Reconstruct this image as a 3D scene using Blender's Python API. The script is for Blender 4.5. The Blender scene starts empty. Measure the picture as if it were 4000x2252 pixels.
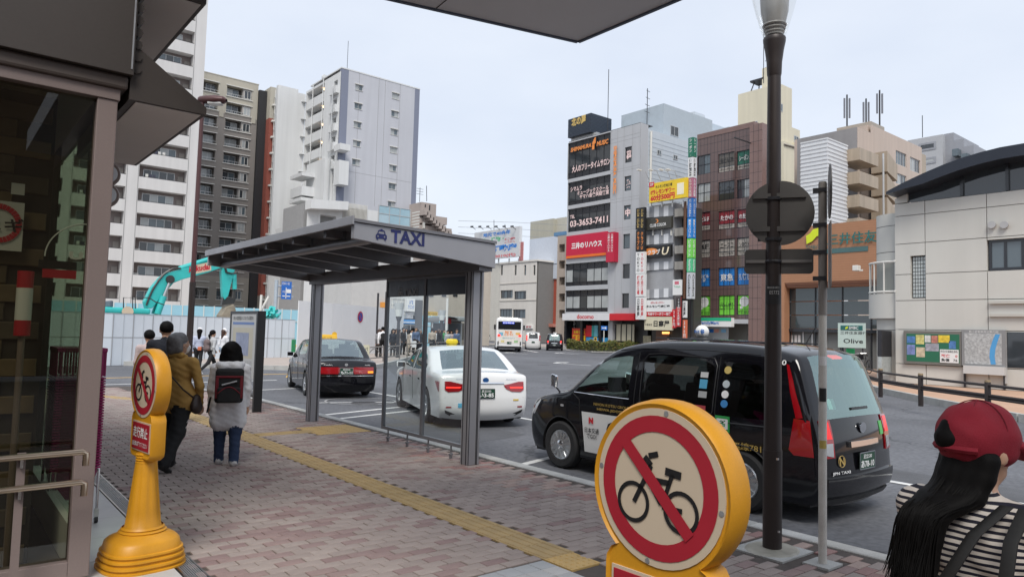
import bpy,bmesh,math,random
import numpy as np
from mathutils import Vector,Matrix,geometry
random.seed(7);rng=np.random.default_rng(7)
SC=bpy.context.scene;COL=SC.collection
# ------------------------------------------------------------------ camera
# world: X = across the pavement towards the road, Y = along the kerb, Z = up (pavement at 0)
FPX,CAMH=2765.0,1.66
PITCH,ROLL,YAW=math.radians(3.5),math.radians(1.55),math.radians(39.3)
_f0=Vector((math.sin(YAW),math.cos(YAW),0));_r0=Vector((math.cos(YAW),-math.sin(YAW),0));_z=Vector((0,0,1))
FW=_f0*math.cos(PITCH)+_z*math.sin(PITCH);_u0=-_f0*math.sin(PITCH)+_z*math.cos(PITCH)
RT=_r0*math.cos(ROLL)+_u0*math.sin(ROLL);UP=-_r0*math.sin(ROLL)+_u0*math.cos(ROLL)
CAM=Vector((0,0,CAMH))
cd=bpy.data.cameras.new('camera');cam=bpy.data.objects.new('camera',cd);COL.objects.link(cam)
cam.matrix_world=Matrix(((RT.x,UP.x,-FW.x,0),(RT.y,UP.y,-FW.y,0),(RT.z,UP.z,-FW.z,CAMH),(0,0,0,1)))
cd.sensor_width=36;cd.lens=36*FPX/4000;cd.clip_start=.05;cd.clip_end=3000
SC.camera=cam
# ------------------------------------------------------------------ light
SUN_EL,SUN_AZ=math.radians(52),math.radians(222)      # azimuth measured from +Y towards +X
world=bpy.data.worlds.new('World');SC.world=world;world.use_nodes=True
nt=world.node_tree;bg=nt.nodes['Background']
sky=nt.nodes.new('ShaderNodeTexSky');sky.sky_type='NISHITA';sky.sun_disc=False
sky.sun_elevation=SUN_EL;sky.sun_rotation=SUN_AZ;sky.dust_density=3;sky.air_density=1.2
tc=nt.nodes.new('ShaderNodeTexCoord')
mp=nt.nodes.new('ShaderNodeMapping');mp.inputs['Scale'].default_value=(1,1,2.2);nt.links.new(tc.outputs['Generated'],mp.inputs[0])
nz=nt.nodes.new('ShaderNodeTexNoise');nz.inputs['Scale'].default_value=2.0;nz.inputs['Detail'].default_value=7;nz.inputs['Roughness'].default_value=.5
nt.links.new(mp.outputs[0],nz.inputs['Vector'])
cr=nt.nodes.new('ShaderNodeValToRGB');cr.color_ramp.elements[0].position=.3;cr.color_ramp.elements[1].position=.72
cr.color_ramp.elements[0].color=(4.2,4.6,5.35,1);cr.color_ramp.elements[1].color=(5.3,5.58,6.05,1)
nt.links.new(nz.outputs['Fac'],cr.inputs[0])
mx=nt.nodes.new('ShaderNodeMix');mx.data_type='RGBA';mx.inputs['Factor'].default_value=.88      # thin even cloud veil over the blue
nt.links.new(sky.outputs[0],mx.inputs['A']);nt.links.new(cr.outputs[0],mx.inputs['B'])
nt.links.new(mx.outputs['Result'],bg.inputs['Color']);bg.inputs['Strength'].default_value=.1
sd=bpy.data.lights.new('sun','SUN');sd.energy=1.5;sd.angle=math.radians(24);sd.color=(1,.96,.9)
sun=bpy.data.objects.new('sun',sd);COL.objects.link(sun)
_s=Vector((math.sin(SUN_AZ)*math.cos(SUN_EL),math.cos(SUN_AZ)*math.cos(SUN_EL),math.sin(SUN_EL)))
sun.rotation_euler=_s.to_track_quat('Z','Y').to_euler();sun.location=(0,0,60)
vs=SC.view_settings;vs.view_transform='Standard';vs.look='None';vs.exposure=.85;vs.gamma=1
SC.render.engine='CYCLES'
cy=SC.cycles;cy.use_denoising=True;cy.max_bounces=7;cy.diffuse_bounces=3;cy.glossy_bounces=4;cy.transmission_bounces=6;cy.transparent_max_bounces=12
cy.caustics_reflective=False;cy.caustics_refractive=False;cy.sample_clamp_indirect=6
# ------------------------------------------------------------------ helpers: photo pixel (4000 x 2252) to a place
def ray(px,py):return FW+RT*((px-2000)/FPX)+UP*((1126-py)/FPX)
def gp(px,py,z=0.0):
    d=ray(px,py);return CAM+d*((z-CAMH)/d.z)
def dep(px,py,Z):return CAM+ray(px,py)*Z
def atX(c,px,py):d=ray(px,py);return CAM+d*(c/d.x)
def atY(c,px,py):d=ray(px,py);return CAM+d*(c/d.y)
V=Vector
# ------------------------------------------------------------------ materials
MATS={}
def mat(name,col,rough=.6,metal=0.,var=.07,scale=2.5,bump=0.,spec=.5,coat=0.,emit=0.,streak=0.,fine=0.):
    if name in MATS:return MATS[name]
    m=bpy.data.materials.new(name);m.use_nodes=True;t=m.node_tree;b=t.nodes['Principled BSDF']
    b.inputs['Roughness'].default_value=rough;b.inputs['Metallic'].default_value=metal
    b.inputs['Specular IOR Level'].default_value=spec;b.inputs['Coat Weight'].default_value=coat
    b.inputs['Coat Roughness'].default_value=.03
    c=(*col,1);b.inputs['Base Color'].default_value=c
    L=t.links.new
    if var or streak or fine or bump:
        tc=t.nodes.new('ShaderNodeTexCoord');src=None
        def noise(sc,st=None,det=5):
            n=t.nodes.new('ShaderNodeTexNoise');n.inputs['Scale'].default_value=sc;n.inputs['Detail'].default_value=det
            if st:
                mm=t.nodes.new('ShaderNodeMapping');mm.inputs['Scale'].default_value=st;L(tc.outputs['Object'],mm.inputs[0]);L(mm.outputs[0],n.inputs['Vector'])
            else:L(tc.outputs['Object'],n.inputs['Vector'])
            return n
        def mul(prev,n,amt):
            r=t.nodes.new('ShaderNodeMapRange');r.inputs['From Min'].default_value=.28;r.inputs['From Max'].default_value=.72
            r.inputs['To Min'].default_value=1-amt;r.inputs['To Max'].default_value=1+amt*.6;L(n.outputs['Fac'],r.inputs[0])
            x=t.nodes.new('ShaderNodeVectorMath');x.operation='SCALE'
            if prev is None:x.inputs[0].default_value=col
            else:L(prev,x.inputs[0])
            L(r.outputs[0],x.inputs['Scale']);return x.outputs[0]
        if var:src=mul(src,noise(scale),var)
        if streak:src=mul(src,noise(1.0,(1.6,1.6,.09)),streak)
        if fine:src=mul(src,noise(scale*40,det=2),fine)
        if src:L(src,b.inputs['Base Color'])
        if var:
            n=noise(scale*3);r=t.nodes.new('ShaderNodeMapRange');r.inputs['To Min'].default_value=max(0,rough-.08);r.inputs['To Max'].default_value=min(1,rough+.08)
            L(n.outputs['Fac'],r.inputs[0]);L(r.outputs[0],b.inputs['Roughness'])
        if bump:
            n=noise(scale*25);bp=t.nodes.new('ShaderNodeBump');bp.inputs['Strength'].default_value=bump;bp.inputs['Distance'].default_value=.01
            L(n.outputs['Fac'],bp.inputs['Height']);L(bp.outputs[0],b.inputs['Normal'])
    if emit:
        b.inputs['Emission Color'].default_value=c;b.inputs['Emission Strength'].default_value=emit
    MATS[name]=m;return m
def glass(name,tint=(.9,.95,.93),ior=1.5,rough=0.0,boost=0.0,gcol=(1,1,1)):
    if name in MATS:return MATS[name]
    m=bpy.data.materials.new(name);m.use_nodes=True;t=m.node_tree;t.nodes.clear()
    o=t.nodes.new('ShaderNodeOutputMaterial');tr=t.nodes.new('ShaderNodeBsdfTransparent');tr.inputs[0].default_value=(*tint,1)
    g=t.nodes.new('ShaderNodeBsdfGlossy');g.inputs['Roughness'].default_value=rough;g.inputs[0].default_value=(*gcol,1)
    fr=t.nodes.new('ShaderNodeFresnel');ge=t.nodes.new('ShaderNodeNewGeometry');ri=t.nodes.new('ShaderNodeMapRange');ri.inputs['To Min'].default_value=ior;ri.inputs['To Max'].default_value=1/ior   # a thin sheet: the same reflection from both sides
    t.links.new(ge.outputs['Backfacing'],ri.inputs[0]);t.links.new(ri.outputs[0],fr.inputs[0]);mx=t.nodes.new('ShaderNodeMixShader')
    if boost:
        a=t.nodes.new('ShaderNodeMath');a.operation='ADD';a.use_clamp=True;a.inputs[1].default_value=boost
        t.links.new(fr.outputs[0],a.inputs[0]);t.links.new(a.outputs[0],mx.inputs[0])
    else:t.links.new(fr.outputs[0],mx.inputs[0])
    t.links.new(tr.outputs[0],mx.inputs[1]);t.links.new(g.outputs[0],mx.inputs[2]);t.links.new(mx.outputs[0],o.inputs[0])
    MATS[name]=m;return m
# ------------------------------------------------------------------ mesh builder
class MB:
    def __init__(s,M=None):s.v=[];s.f=[];s.m=[];s.M=M
    def add(s,vs,fs,m=0):
        n=len(s.v)
        s.v+=[tuple(s.M @ V(p)) for p in vs] if s.M else [tuple(p) for p in vs]
        s.f+=[tuple(n+i for i in f) for f in fs];s.m+=[m]*len(fs);return s
    def box(s,x0,y0,z0,x1,y1,z1,m=0):
        vs=[(x,y,z) for z in (z0,z1) for y in (y0,y1) for x in (x0,x1)]
        return s.add(vs,[(0,2,3,1),(4,5,7,6),(0,1,5,4),(2,6,7,3),(0,4,6,2),(1,3,7,5)],m)
    def hexa(s,b,t,m=0):                     # b, t: 4 bottom and 4 top points, same order
        n=len(b);return s.add(list(b)+list(t),[tuple(range(n))[::-1],tuple(range(n,2*n))]+[(i,(i+1) % n,n+(i+1) % n,n+i) for i in range(n)],m)
    def prism(s,poly,z0,z1,m=0):return s.hexa([(x,y,z0) for x,y in poly],[(x,y,z1) for x,y in poly],m)
    def obox(s,c,u,v,w,m=0):               # centre and three half vectors
        c,u,v,w=V(c),V(u),V(v),V(w)
        return s.hexa([c-u-v-w,c+u-v-w,c+u+v-w,c-u+v-w],[c-u-v+w,c+u-v+w,c+u+v+w,c-u+v+w],m)
    def tube(s,pts,r,n=8,m=0,cap=True):    # pts list, r number or list
        pts=[V(p) for p in pts];k=len(pts);rs=r if isinstance(r,(list,tuple)) else [r]*k;vs=[];fs=[]
        ref=None
        for i,p in enumerate(pts):
            d=(pts[min(i+1,k-1)]-pts[max(i-1,0)]).normalized()
            if ref is None:ref=V((0,0,1)) if abs(d.z)<.9 else V((1,0,0))
            a=d.cross(ref).normalized();b=a.cross(d).normalized();ref=b
            for j in range(n):
                t=2*math.pi*j/n;vs.append(p+(a*math.cos(t)+b*math.sin(t))*rs[i])
        for i in range(k-1):
            for j in range(n):fs.append((i*n+j,i*n+(j+1) % n,(i+1)*n+(j+1) % n,(i+1)*n+j))
        if cap:fs+=[tuple(range(n))[::-1],tuple(range((k-1)*n,k*n))]
        return s.add(vs,fs,m)
    def lathe(s,prof,n=24,c=(0,0,0),m=0,axis='z',sx=1,sy=1):   # prof: list of (r, h)
        vs=[];fs=[];k=len(prof);c=V(c)
        for r,h in prof:
            for j in range(n):
                t=2*math.pi*j/n;x,y=r*math.cos(t)*sx,r*math.sin(t)*sy
                vs.append(c+(V((x,y,h)) if axis=='z' else V((x,h,y)) if axis=='y' else V((h,x,y))))
        for i in range(k-1):
            for j in range(n):fs.append((i*n+j,i*n+(j+1) % n,(i+1)*n+(j+1) % n,(i+1)*n+j))
        fs+=[tuple(range(n))[::-1],tuple(range((k-1)*n,k*n))]
        return s.add(vs,fs,m)
    def grid(s,P,m=0,closed=False):          # P: rows of points
        r,c=len(P),len(P[0]);vs=[p for row in P for p in row];fs=[]
        for i in range(r-1):
            for j in range(c if closed else c-1):fs.append((i*c+j,i*c+(j+1) % c,(i+1)*c+(j+1) % c,(i+1)*c+j))
        return s.add(vs,fs,m)
    def mesh(s,name,mats,inv=None,smooth=False,bevel=0,flip=True):
        me=bpy.data.meshes.new(name);vs=s.v
        if inv is not None:vs=[tuple(inv @ V(p)) for p in vs]
        me.from_pydata(vs,[],s.f)
        for mm in (mats if isinstance(mats,(list,tuple)) else [mats]):me.materials.append(mm)
        me.polygons.foreach_set('material_index',s.m)
        if flip or bevel:
            bm=bmesh.new();bm.from_mesh(me)
            if flip:bmesh.ops.recalc_face_normals(bm,faces=bm.faces)
            if bevel:
                es=[e for e in bm.edges if len(e.link_faces)==2 and e.calc_face_angle(0)>.6]
                bmesh.ops.bevel(bm,geom=es,offset=bevel,segments=2,profile=.5,affect='EDGES',clamp_overlap=True)
            bm.to_mesh(me);bm.free()
        if smooth:
            me.polygons.foreach_set('use_smooth',[True]*len(me.polygons))
            try:me.set_sharp_from_angle(angle=math.radians(smooth if smooth is not True else 40))
            except Exception:pass
        me.update();return me
    def build(s,name,mats,parent=None,smooth=False,bevel=0,label=None,cat=None,group=None,kind=None,flip=True):
        inv=None
        if parent is not None:
            rt=parent
            while rt.parent:rt=rt.parent
            inv=rt.matrix_basis.inverted()
        elif cat:                                # a thing that is one mesh: origin at its base centre
            a=np.array(s.v);o=V(((a[:,0].min()+a[:,0].max())/2,(a[:,1].min()+a[:,1].max())/2,a[:,2].min()));inv=Matrix.Translation(-o)
        ob=bpy.data.objects.new(name,s.mesh(name,mats,inv,smooth,bevel,flip));COL.objects.link(ob)
        if parent is not None:ob.parent=parent
        elif cat:ob.location=o
        return tag(ob,label,cat,group,kind)
def tag(o,label=None,cat=None,group=None,kind=None):
    for k,v in (('label',label),('category',cat),('group',group),('kind',kind)):
        if v:o[k]=v
    return o
def thing(name,label,cat,loc=(0,0,0),rz=0.,group=None,kind=None):
    o=bpy.data.objects.new(name,None);COL.objects.link(o);o.location=loc;o.rotation_euler=(0,0,rz)
    o.matrix_basis=Matrix.Translation(V(loc)) @ Matrix.Rotation(rz,4,'Z');o.empty_display_size=.2
    return tag(o,label,cat,group,kind)
def struct(name,mb,mats,**k):return mb.build(name,mats,kind='structure',**k)
def copy_tree(o,parent=None,chain=True):
    c=o.copy();COL.objects.link(c);c.parent=parent
    for ch in KIDS(o):copy_tree(ch,c)
    return c
def KIDS(o):return list(o.children)
# ------------------------------------------------------------------ lettering: every text is fitted into a box at the end
TEXTS=[]
def text(s,mt,parent,O,U,Vv,bold=.0,name='lettering',shear=0.,ls=1.0):
    """O lower left corner, U full width vector, Vv full height vector (world)"""
    TEXTS.append((s,mt,parent,V(O),V(U),V(Vv),bold,name,shear,ls))
def flush_texts():
    obs=[]
    for s,mt,parent,O,U,Vv,bold,name,shear,ls in TEXTS:
        c=bpy.data.curves.new('t','FONT');c.body=s;c.offset=bold;c.resolution_u=2;c.shear=shear;c.space_line=ls;c.align_x='CENTER'
        o=bpy.data.objects.new('t',c);COL.objects.link(o);obs.append(o)
    dg=bpy.context.evaluated_depsgraph_get();dg.update()
    for (s,mt,parent,O,U,Vv,bold,name,shear,ls),o in zip(TEXTS,obs):
        me=bpy.data.meshes.new_from_object(o.evaluated_get(dg));n=len(me.vertices)
        if not n:print('NO GLYPH',s);continue
        a=np.empty(n*3);me.vertices.foreach_get('co',a);a=a.reshape(-1,3)
        lo,hi=a.min(0),a.max(0);w=np.maximum(hi-lo,1e-6);q=(a-lo)/w
        W=np.array(O)[None]+q[:,:1]*np.array(U)[None]+q[:,1:2]*np.array(Vv)[None]
        rt=parent
        while rt.parent:rt=rt.parent
        iv=np.array(rt.matrix_basis.inverted());W=W@iv[:3,:3].T+iv[:3,3]
        me.vertices.foreach_set('co',W.ravel());me.materials.clear();me.materials.append(mt);me.update();me.name=name
        ob=bpy.data.objects.new(name,me);COL.objects.link(ob);ob.parent=parent
    for o in obs:
        c=o.data;bpy.data.objects.remove(o);bpy.data.curves.remove(c)
# ------------------------------------------------------------------ facades: a vertical plane seen left to right
class Fc:
    def __init__(s,A,B):
        s.A=V((A[0],A[1],0));s.B=V((B[0],B[1],0));d=s.B-s.A;s.L=d.length;s.u=d.normalized();s.n=V((s.u.y,-s.u.x,0))
    def uz(s,px,py,out=0.):
        d=ray(px,py);o=s.A+s.n*out;t=(o-CAM).dot(s.n)/d.dot(s.n);p=CAM+d*t;return (p-s.A).dot(s.u),p.z
    def P(s,u,z,out=0.):return s.A+s.u*u+V((0,0,z))+s.n*out
    def rect(s,x0,y0,x1,y1,out=0.):
        xm,ym=(x0+x1)/2,(y0+y1)/2
        return s.uz(x0,ym,out)[0],s.uz(x1,ym,out)[0],s.uz(xm,y1,out)[1],s.uz(xm,y0,out)[1]
    def box(s,mb,u0,u1,z0,z1,o0,o1,m=0):
        P=s.P;return mb.hexa([P(u0,z0,o1),P(u1,z0,o1),P(u1,z0,o0),P(u0,z0,o0)],[P(u0,z1,o1),P(u1,z1,o1),P(u1,z1,o0),P(u0,z1,o0)],m)
    def wall(s,mb,u0,u1,z0,z1,holes=(),deep=.18,o=0.,m=0,mr=None):
        """a wall face with real openings and their reveals"""
        us=sorted({u0,u1,*[h[i] for h in holes for i in (0,1)]});zs=sorted({z0,z1,*[h[i] for h in holes for i in (2,3)]})
        us=[u for u in us if u0<=u<=u1];zs=[z for z in zs if z0<=z<=z1]
        for j in range(len(zs)-1):
            zc=(zs[j]+zs[j+1])/2;run=None
            for i in range(len(us)-1):
                uc=(us[i]+us[i+1])/2;solid=not any(h[0]<uc<h[1] and h[2]<zc<h[3] for h in holes)
                if solid and run is None:run=us[i]
                if run is not None and (not solid or i==len(us)-2):
                    e=us[i] if not solid else us[i+1]
                    mb.add([s.P(run,zs[j],o),s.P(e,zs[j],o),s.P(e,zs[j+1],o),s.P(run,zs[j+1],o)],[(0,1,2,3)],m);run=None
        for a,b,c,d in holes:
            q=[(a,c),(b,c),(b,d),(a,d)]
            for k in range(4):
                p0,p1=q[k],q[(k+1) % 4]
                mb.add([s.P(*p0,o),s.P(*p1,o),s.P(*p1,o-deep),s.P(*p0,o-deep)],[(0,1,2,3)],m if mr is None else mr)
    def text(s,st,mt,parent,x0,y0,x1,y1,out,**k):
        u0,u1,z0,z1=s.rect(x0,y0,x1,y1,out)
        text(st,mt,parent,s.P(u0,z0,out),s.u*(u1-u0),V((0,0,z1-z0)),**k)
    def vtext(s,st,mt,parent,x0,y0,x1,y1,out,**k):s.text('\n'.join(st),mt,parent,x0,y0,x1,y1,out,**k)
def closed_wall(fc,u0,u1,z0,z1,depth,mb,m=0,holes=(),deep=.18,top=True):
    """front with holes + the other sides of a box behind it"""
    fc.wall(mb,u0,u1,z0,z1,holes,deep,m=m)
    P=fc.P
    mb.add([P(u0,z0,0),P(u1,z0,0),P(u1,z0,-depth),P(u0,z0,-depth),P(u0,z1,0),P(u1,z1,0),P(u1,z1,-depth),P(u0,z1,-depth)],
           [(1,2,6,5),(2,3,7,6),(3,0,4,7)]+([(4,5,6,7)] if top else []),m)
def window(fc,u0,u1,z0,z1,root,fm,pm,deep=.14,mull=1,fw=.05,name='window',trans=0):
    mb=MB();o0,o1=-deep-.03,-deep+.03
    for a,b,c,d in ((u0,u1,z0,z0+fw),(u0,u1,z1-fw,z1),(u0,u0+fw,z0+fw,z1-fw),(u1-fw,u1,z0+fw,z1-fw)):fc.box(mb,a,b,c,d,o0,o1)
    for k in range(mull):
        c=u0+(u1-u0)*(k+1)/(mull+1);fc.box(mb,c-fw*.45,c+fw*.45,z0+fw,z1-fw,o0,o1)
    for k in range(trans):
        c=z0+(z1-z0)*(k+1)/(trans+1);fc.box(mb,u0+fw,u1-fw,c-fw*.4,c+fw*.4,o0+.003,o1-.003)
    w=mb.build(name,fm,root)
    g=MB();P=fc.P;k=mull+1
    pms=pm if isinstance(pm,(list,tuple)) else [pm]
    for i in range(k):
        a,b=u0+(u1-u0)*i/k,u0+(u1-u0)*(i+1)/k
        g.add([P(a+.01,z0+.01,-deep),P(b-.01,z0+.01,-deep),P(b-.01,z1-.01,-deep),P(a+.01,z1-.01,-deep)],[(0,1,2,3)],random.randrange(len(pms)))
    g.build('pane',pms,w,flip=False);return w
def board(name,fc,x0,y0,x1,y1,root,mt,o0=0.,o1=.12,bevel=0,label=None):
    u0,u1,z0,z1=fc.rect(x0,y0,x1,y1,o1);mb=MB();fc.box(mb,u0,u1,z0,z1,o0,o1);return mb.build(name,mt,root,bevel=bevel,label=label)
# ------------------------------------------------------------------ common materials
M_ALU=mat('aluminium',(.55,.56,.57),.35,.8,var=.05)
M_STEEL=mat('stainless_steel',(.6,.6,.6),.22,1.,var=.04)
M_WHITE=mat('white_paint',(.78,.78,.77),.45,var=.05)
M_BLACK=mat('black_plastic',(.012,.012,.013),.4,var=.1)
M_DARK=mat('dark_grey_metal',(.035,.035,.04),.4,.2,var=.1)
M_PANE=[mat('window_pane_dark',(.03,.036,.042),.04,var=0,spec=.9),mat('window_pane_blue',(.09,.12,.14),.04,var=0,spec=.9),mat('window_pane_curtain',(.38,.4,.4),.1,var=.12,scale=1.2,spec=.8)]
M_PANED=[M_PANE[0],M_PANE[0],M_PANE[1]]
# ================================================================== ground, road, pavements
ROADZ=-.15
def asphalt():
    m=mat('asphalt',(.15,.155,.17),.85,var=.16,scale=.35,bump=.25,fine=.25);t=m.node_tree;b=t.nodes['Principled BSDF']
    b.inputs['Specular IOR Level'].default_value=.35;L=t.links.new
    tc=t.nodes.new('ShaderNodeTexCoord');wn=t.nodes.new('ShaderNodeTexNoise');wn.inputs['Scale'].default_value=.8;wn.inputs['Detail'].default_value=6;L(tc.outputs['Object'],wn.inputs['Vector'])
    ad=t.nodes.new('ShaderNodeVectorMath');ad.operation='MULTIPLY_ADD';ad.inputs[1].default_value=(2.2,2.2,2.2);L(wn.outputs['Color'],ad.inputs[0]);L(tc.outputs['Object'],ad.inputs[2])
    vo=t.nodes.new('ShaderNodeTexVoronoi');vo.feature='DISTANCE_TO_EDGE';vo.inputs['Scale'].default_value=.16;L(ad.outputs[0],vo.inputs['Vector'])      # hairline cracks and mended seams
    rp=t.nodes.new('ShaderNodeMapRange');rp.inputs['From Max'].default_value=.006;rp.inputs['To Min'].default_value=.5;L(vo.outputs['Distance'],rp.inputs[0])
    pn=t.nodes.new('ShaderNodeTexNoise');pn.inputs['Scale'].default_value=.11;pn.inputs['Detail'].default_value=8;pn.inputs['Roughness'].default_value=.65;L(tc.outputs['Object'],pn.inputs['Vector']);pr=t.nodes.new('ShaderNodeMapRange');pr.inputs['From Min'].default_value=.35;pr.inputs['From Max'].default_value=.65;pr.inputs['To Min'].default_value=.72;pr.inputs['To Max'].default_value=1.12;L(pn.outputs['Fac'],pr.inputs[0])
    mu=t.nodes.new('ShaderNodeMath');mu.operation='MULTIPLY';L(rp.outputs[0],mu.inputs[0]);L(pr.outputs[0],mu.inputs[1]);old=b.inputs['Base Color'].links[0].from_socket;sc=t.nodes.new('ShaderNodeVectorMath');sc.operation='SCALE';L(old,sc.inputs[0]);L(mu.outputs[0],sc.inputs['Scale']);L(sc.outputs[0],b.inputs['Base Color'])
    return m
M_ASPH=asphalt()
M_PAINT=mat('road_paint',(.72,.72,.7),.7,var=.22,scale=6,fine=.2)
M_YLINE=mat('yellow_road_paint',(.62,.38,.09),.7,var=.2,scale=5)
M_CONC=mat('concrete',(.43,.43,.41),.85,var=.15,scale=3,fine=.15,bump=.15)
STAIN=True
M_JOINT=mat('joint_sand',(.085,.07,.062),.95,var=.2,scale=8)
struct('road',MB().add([(-900,-900,ROADZ),(1500,-900,ROADZ),(1500,1500,ROADZ),(-900,1500,ROADZ)],[(0,1,2,3)]),M_ASPH,flip=False)
KX=5.74                                        # inner line of the kerb
def flat(name,pts,z,m,**k):return struct(name,MB().add([(x,y,z) for x,y in pts],[tuple(range(len(pts)))]),m,flip=False,**k)
# near pavement: joint bed with every paver laid on it
PAV=struct('pavement',MB().prism([(-12,-12),(KX,-12),(KX,17.2),(KX-.25,19.1),(KX-1.0,20.2),(KX-2.0,20.7),(-12,20.7)],-.3,-.011),M_JOINT)
PV=[mat('paver_%d' % i,c,.88,var=.13,scale=7,fine=.3,bump=.3) for i,c in enumerate(
    [(.335,.277,.25),(.31,.255,.23),(.36,.30,.27),(.28,.20,.188),(.29,.207,.192),(.26,.18,.17),(.38,.275,.235),(.40,.30,.26),(.34,.195,.175),(.315,.19,.172)])]
def paver_shape(L,W,h=.03,c=.004,top=0.):
    a,b=L/2,W/2
    lo=[(-a,-b,-h),(a,-b,-h),(a,b,-h),(-a,b,-h)];mi=[(x,y,top-c) for x,y,_ in lo];hi=[((a-c)*(1 if x>0 else -1),(b-c)*(1 if y>0 else -1),top) for x,y,_ in lo]
    fs=[]
    for k in range(4):
        n=(k+1) % 4;fs+=[(k,n,4+n,4+k),(4+k,4+n,8+n,8+k)]
    return lo+mi+hi,fs+[(8,9,10,11)]
def in_quad(x,y):return x
TACX0,TACX1=3.585,3.905
def blocked(x,y):                                # where other surfaces lie
    if TACX0-.02<x<TACX1+.02 and 3.3<y<15.4:return True
    if TACX1<x<5.6 and 10.62<y<10.95:return True
    if 4.72<x<5.62 and 10.35<y<11.28:return True
    if y<3.93 and x<3.58 and x>2.2:return True
    if abs(x-5.25)<.3 and abs(y-3.08)<.28:return True
    if abs(x-5.25)<.14 and abs(y-2.67)<.12:return True
    if y>17.0 and (x-3.7)**2+(y-17.0)**2>1.95**2 and x>3.7:return True
    return False
pavers=[];PL,PW=.2,.1
y=1.0;r=0
while y<20.2:
    x=1.56+(PL/2 if r % 2 else 0)
    while x<KX-.09:
        if not blocked(x,y):pavers.append((x,y))
        x+=PL
    y+=PW;r+=1
def paver_colour(x,y):
    k=max(0,min(1,(x-4.7)/1.2));q=random.random()
    if y<3.6 and x>5.05:k=.95
    elif y<4.6 and x>4.3:k=0 if x<5.0 else .8
    if q<k*.8:return random.choice([6,7,7,8,9,6,4])
    n=math.sin(x*1.3+2)*math.sin(y*.9)+.5
    return random.choice([3,4,5,4]) if random.random()<.16+.14*n else random.choice([0,0,1,2,0,1])
def view(p):
    d=V(p)-CAM;w=d.dot(FW);return (2000+FPX*d.dot(RT)/w,1126-FPX*d.dot(UP)/w,w) if w>.1 else (0,0,-1)
near=[]
for p in pavers:
    a=view((p[0],p[1],0))
    if a[2]>0 and 0<a[0]<4000 and a[1]<2300 and not (2330<a[0]<2940) and not (a[0]>3500):near.append((a[2],p))
near.sort();nearset={p for _,p in near[:300]}
vsP,fsP=paver_shape(PL-.007,PW-.007)
pmesh=[]
for i,m in enumerate(PV):
    pmesh.append(MB().add(vsP,fsP).mesh('paver',m,flip=False))
rest=MB()
for p in pavers:
    c=paver_colour(*p);dz=random.gauss(0,.0012)
    if p in nearset:
        o=bpy.data.objects.new('paver',pmesh[c]);COL.objects.link(o);o.parent=PAV;o.location=(p[0]+random.gauss(0,.0008),p[1]+random.gauss(0,.0008),dz);o.rotation_euler=(random.gauss(0,.006),random.gauss(0,.004),random.gauss(0,.004))
    else:rest.add([(a+p[0],b+p[1],z+dz) for a,b,z in vsP],fsP,c)
rest.build('paver_field',PV,PAV,kind='stuff',flip=False)
# tactile guidance tiles
M_TAC=mat('tactile_yellow',(.40,.28,.125),.7,var=.18,scale=5,fine=.12)
M_TACY=mat('tactile_bright_yellow',(.52,.34,.12),.65,var=.14,scale=5,fine=.1)
def tac_bars(L=.3):
    mb=MB();mb.box(-L/2+.003,-.147,-.03,L/2-.003,.147,.001)
    for k in range(4):
        x=-L/2+L*(k+.5)/4;mb.hexa([(x-.022,-.14,.001),(x+.022,-.14,.001),(x+.022,.14,.001),(x-.022,.14,.001)],[(x-.014,-.136,.007),(x+.014,-.136,.007),(x+.014,.136,.007),(x-.014,.136,.007)])
    return mb
def tac_dots():
    mb=MB();mb.box(-.147,-.147,-.03,.147,.147,.001)
    for i in range(5):
        for j in range(5):mb.lathe([(.017,.001),(.009,.007)],6,(-.12+.06*i,-.12+.06*j,0))
    return mb
tb=tac_bars(.32).mesh('tactile_tile',M_TAC);tb2=tac_bars(.3).mesh('tactile_tile',M_TAC);td=tac_dots().mesh('tactile_tile',M_TACY);td2=tac_dots().mesh('tactile_tile',M_TAC)
def tile(me,x,y,rz=0.):
    o=bpy.data.objects.new('tactile_tile',me);COL.objects.link(o);o.parent=PAV;o.location=(x,y,random.gauss(0,.0008));o.rotation_euler=(0,0,rz+random.gauss(0,.003))
TXC=(TACX0+TACX1)/2
yy=4.08
while yy<15.3:tile(td2 if 10.6<yy<10.9 else tb,TXC,yy);yy+=.3
for k in range(1):tile(td,TXC-.01,3.78-.3*k)
for k in range(3):tile(tb2,4.06+.3*k,10.785,math.pi/2)
for i in range(3):
    for j in range(3):tile(td,4.87+.3*i,10.51+.3*j)
# the guidance line bends away to the crossing
for k in range(9):
    a=k*.05;tile(tb,TXC-.02-.012*k*k,15.55+.3*k,.02+.05*k)
# light tiles in the entrance of the station
M_LT=[mat('light_tile_%d' % i,c,.7,var=.12,scale=6,fine=.15) for i,c in enumerate([(.42,.42,.42),(.47,.46,.45),(.36,.37,.38)])]
lt=[MB().add(*paver_shape(.146,.146)).mesh('light_tile',m,flip=False) for m in M_LT]
for i in range(9):
    for j in range(4):
        o=bpy.data.objects.new('light_tile',random.choice(lt));COL.objects.link(o);o.parent=PAV;o.location=(3.50-.15*i,3.85-.15*j,random.gauss(0,.001))
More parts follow.
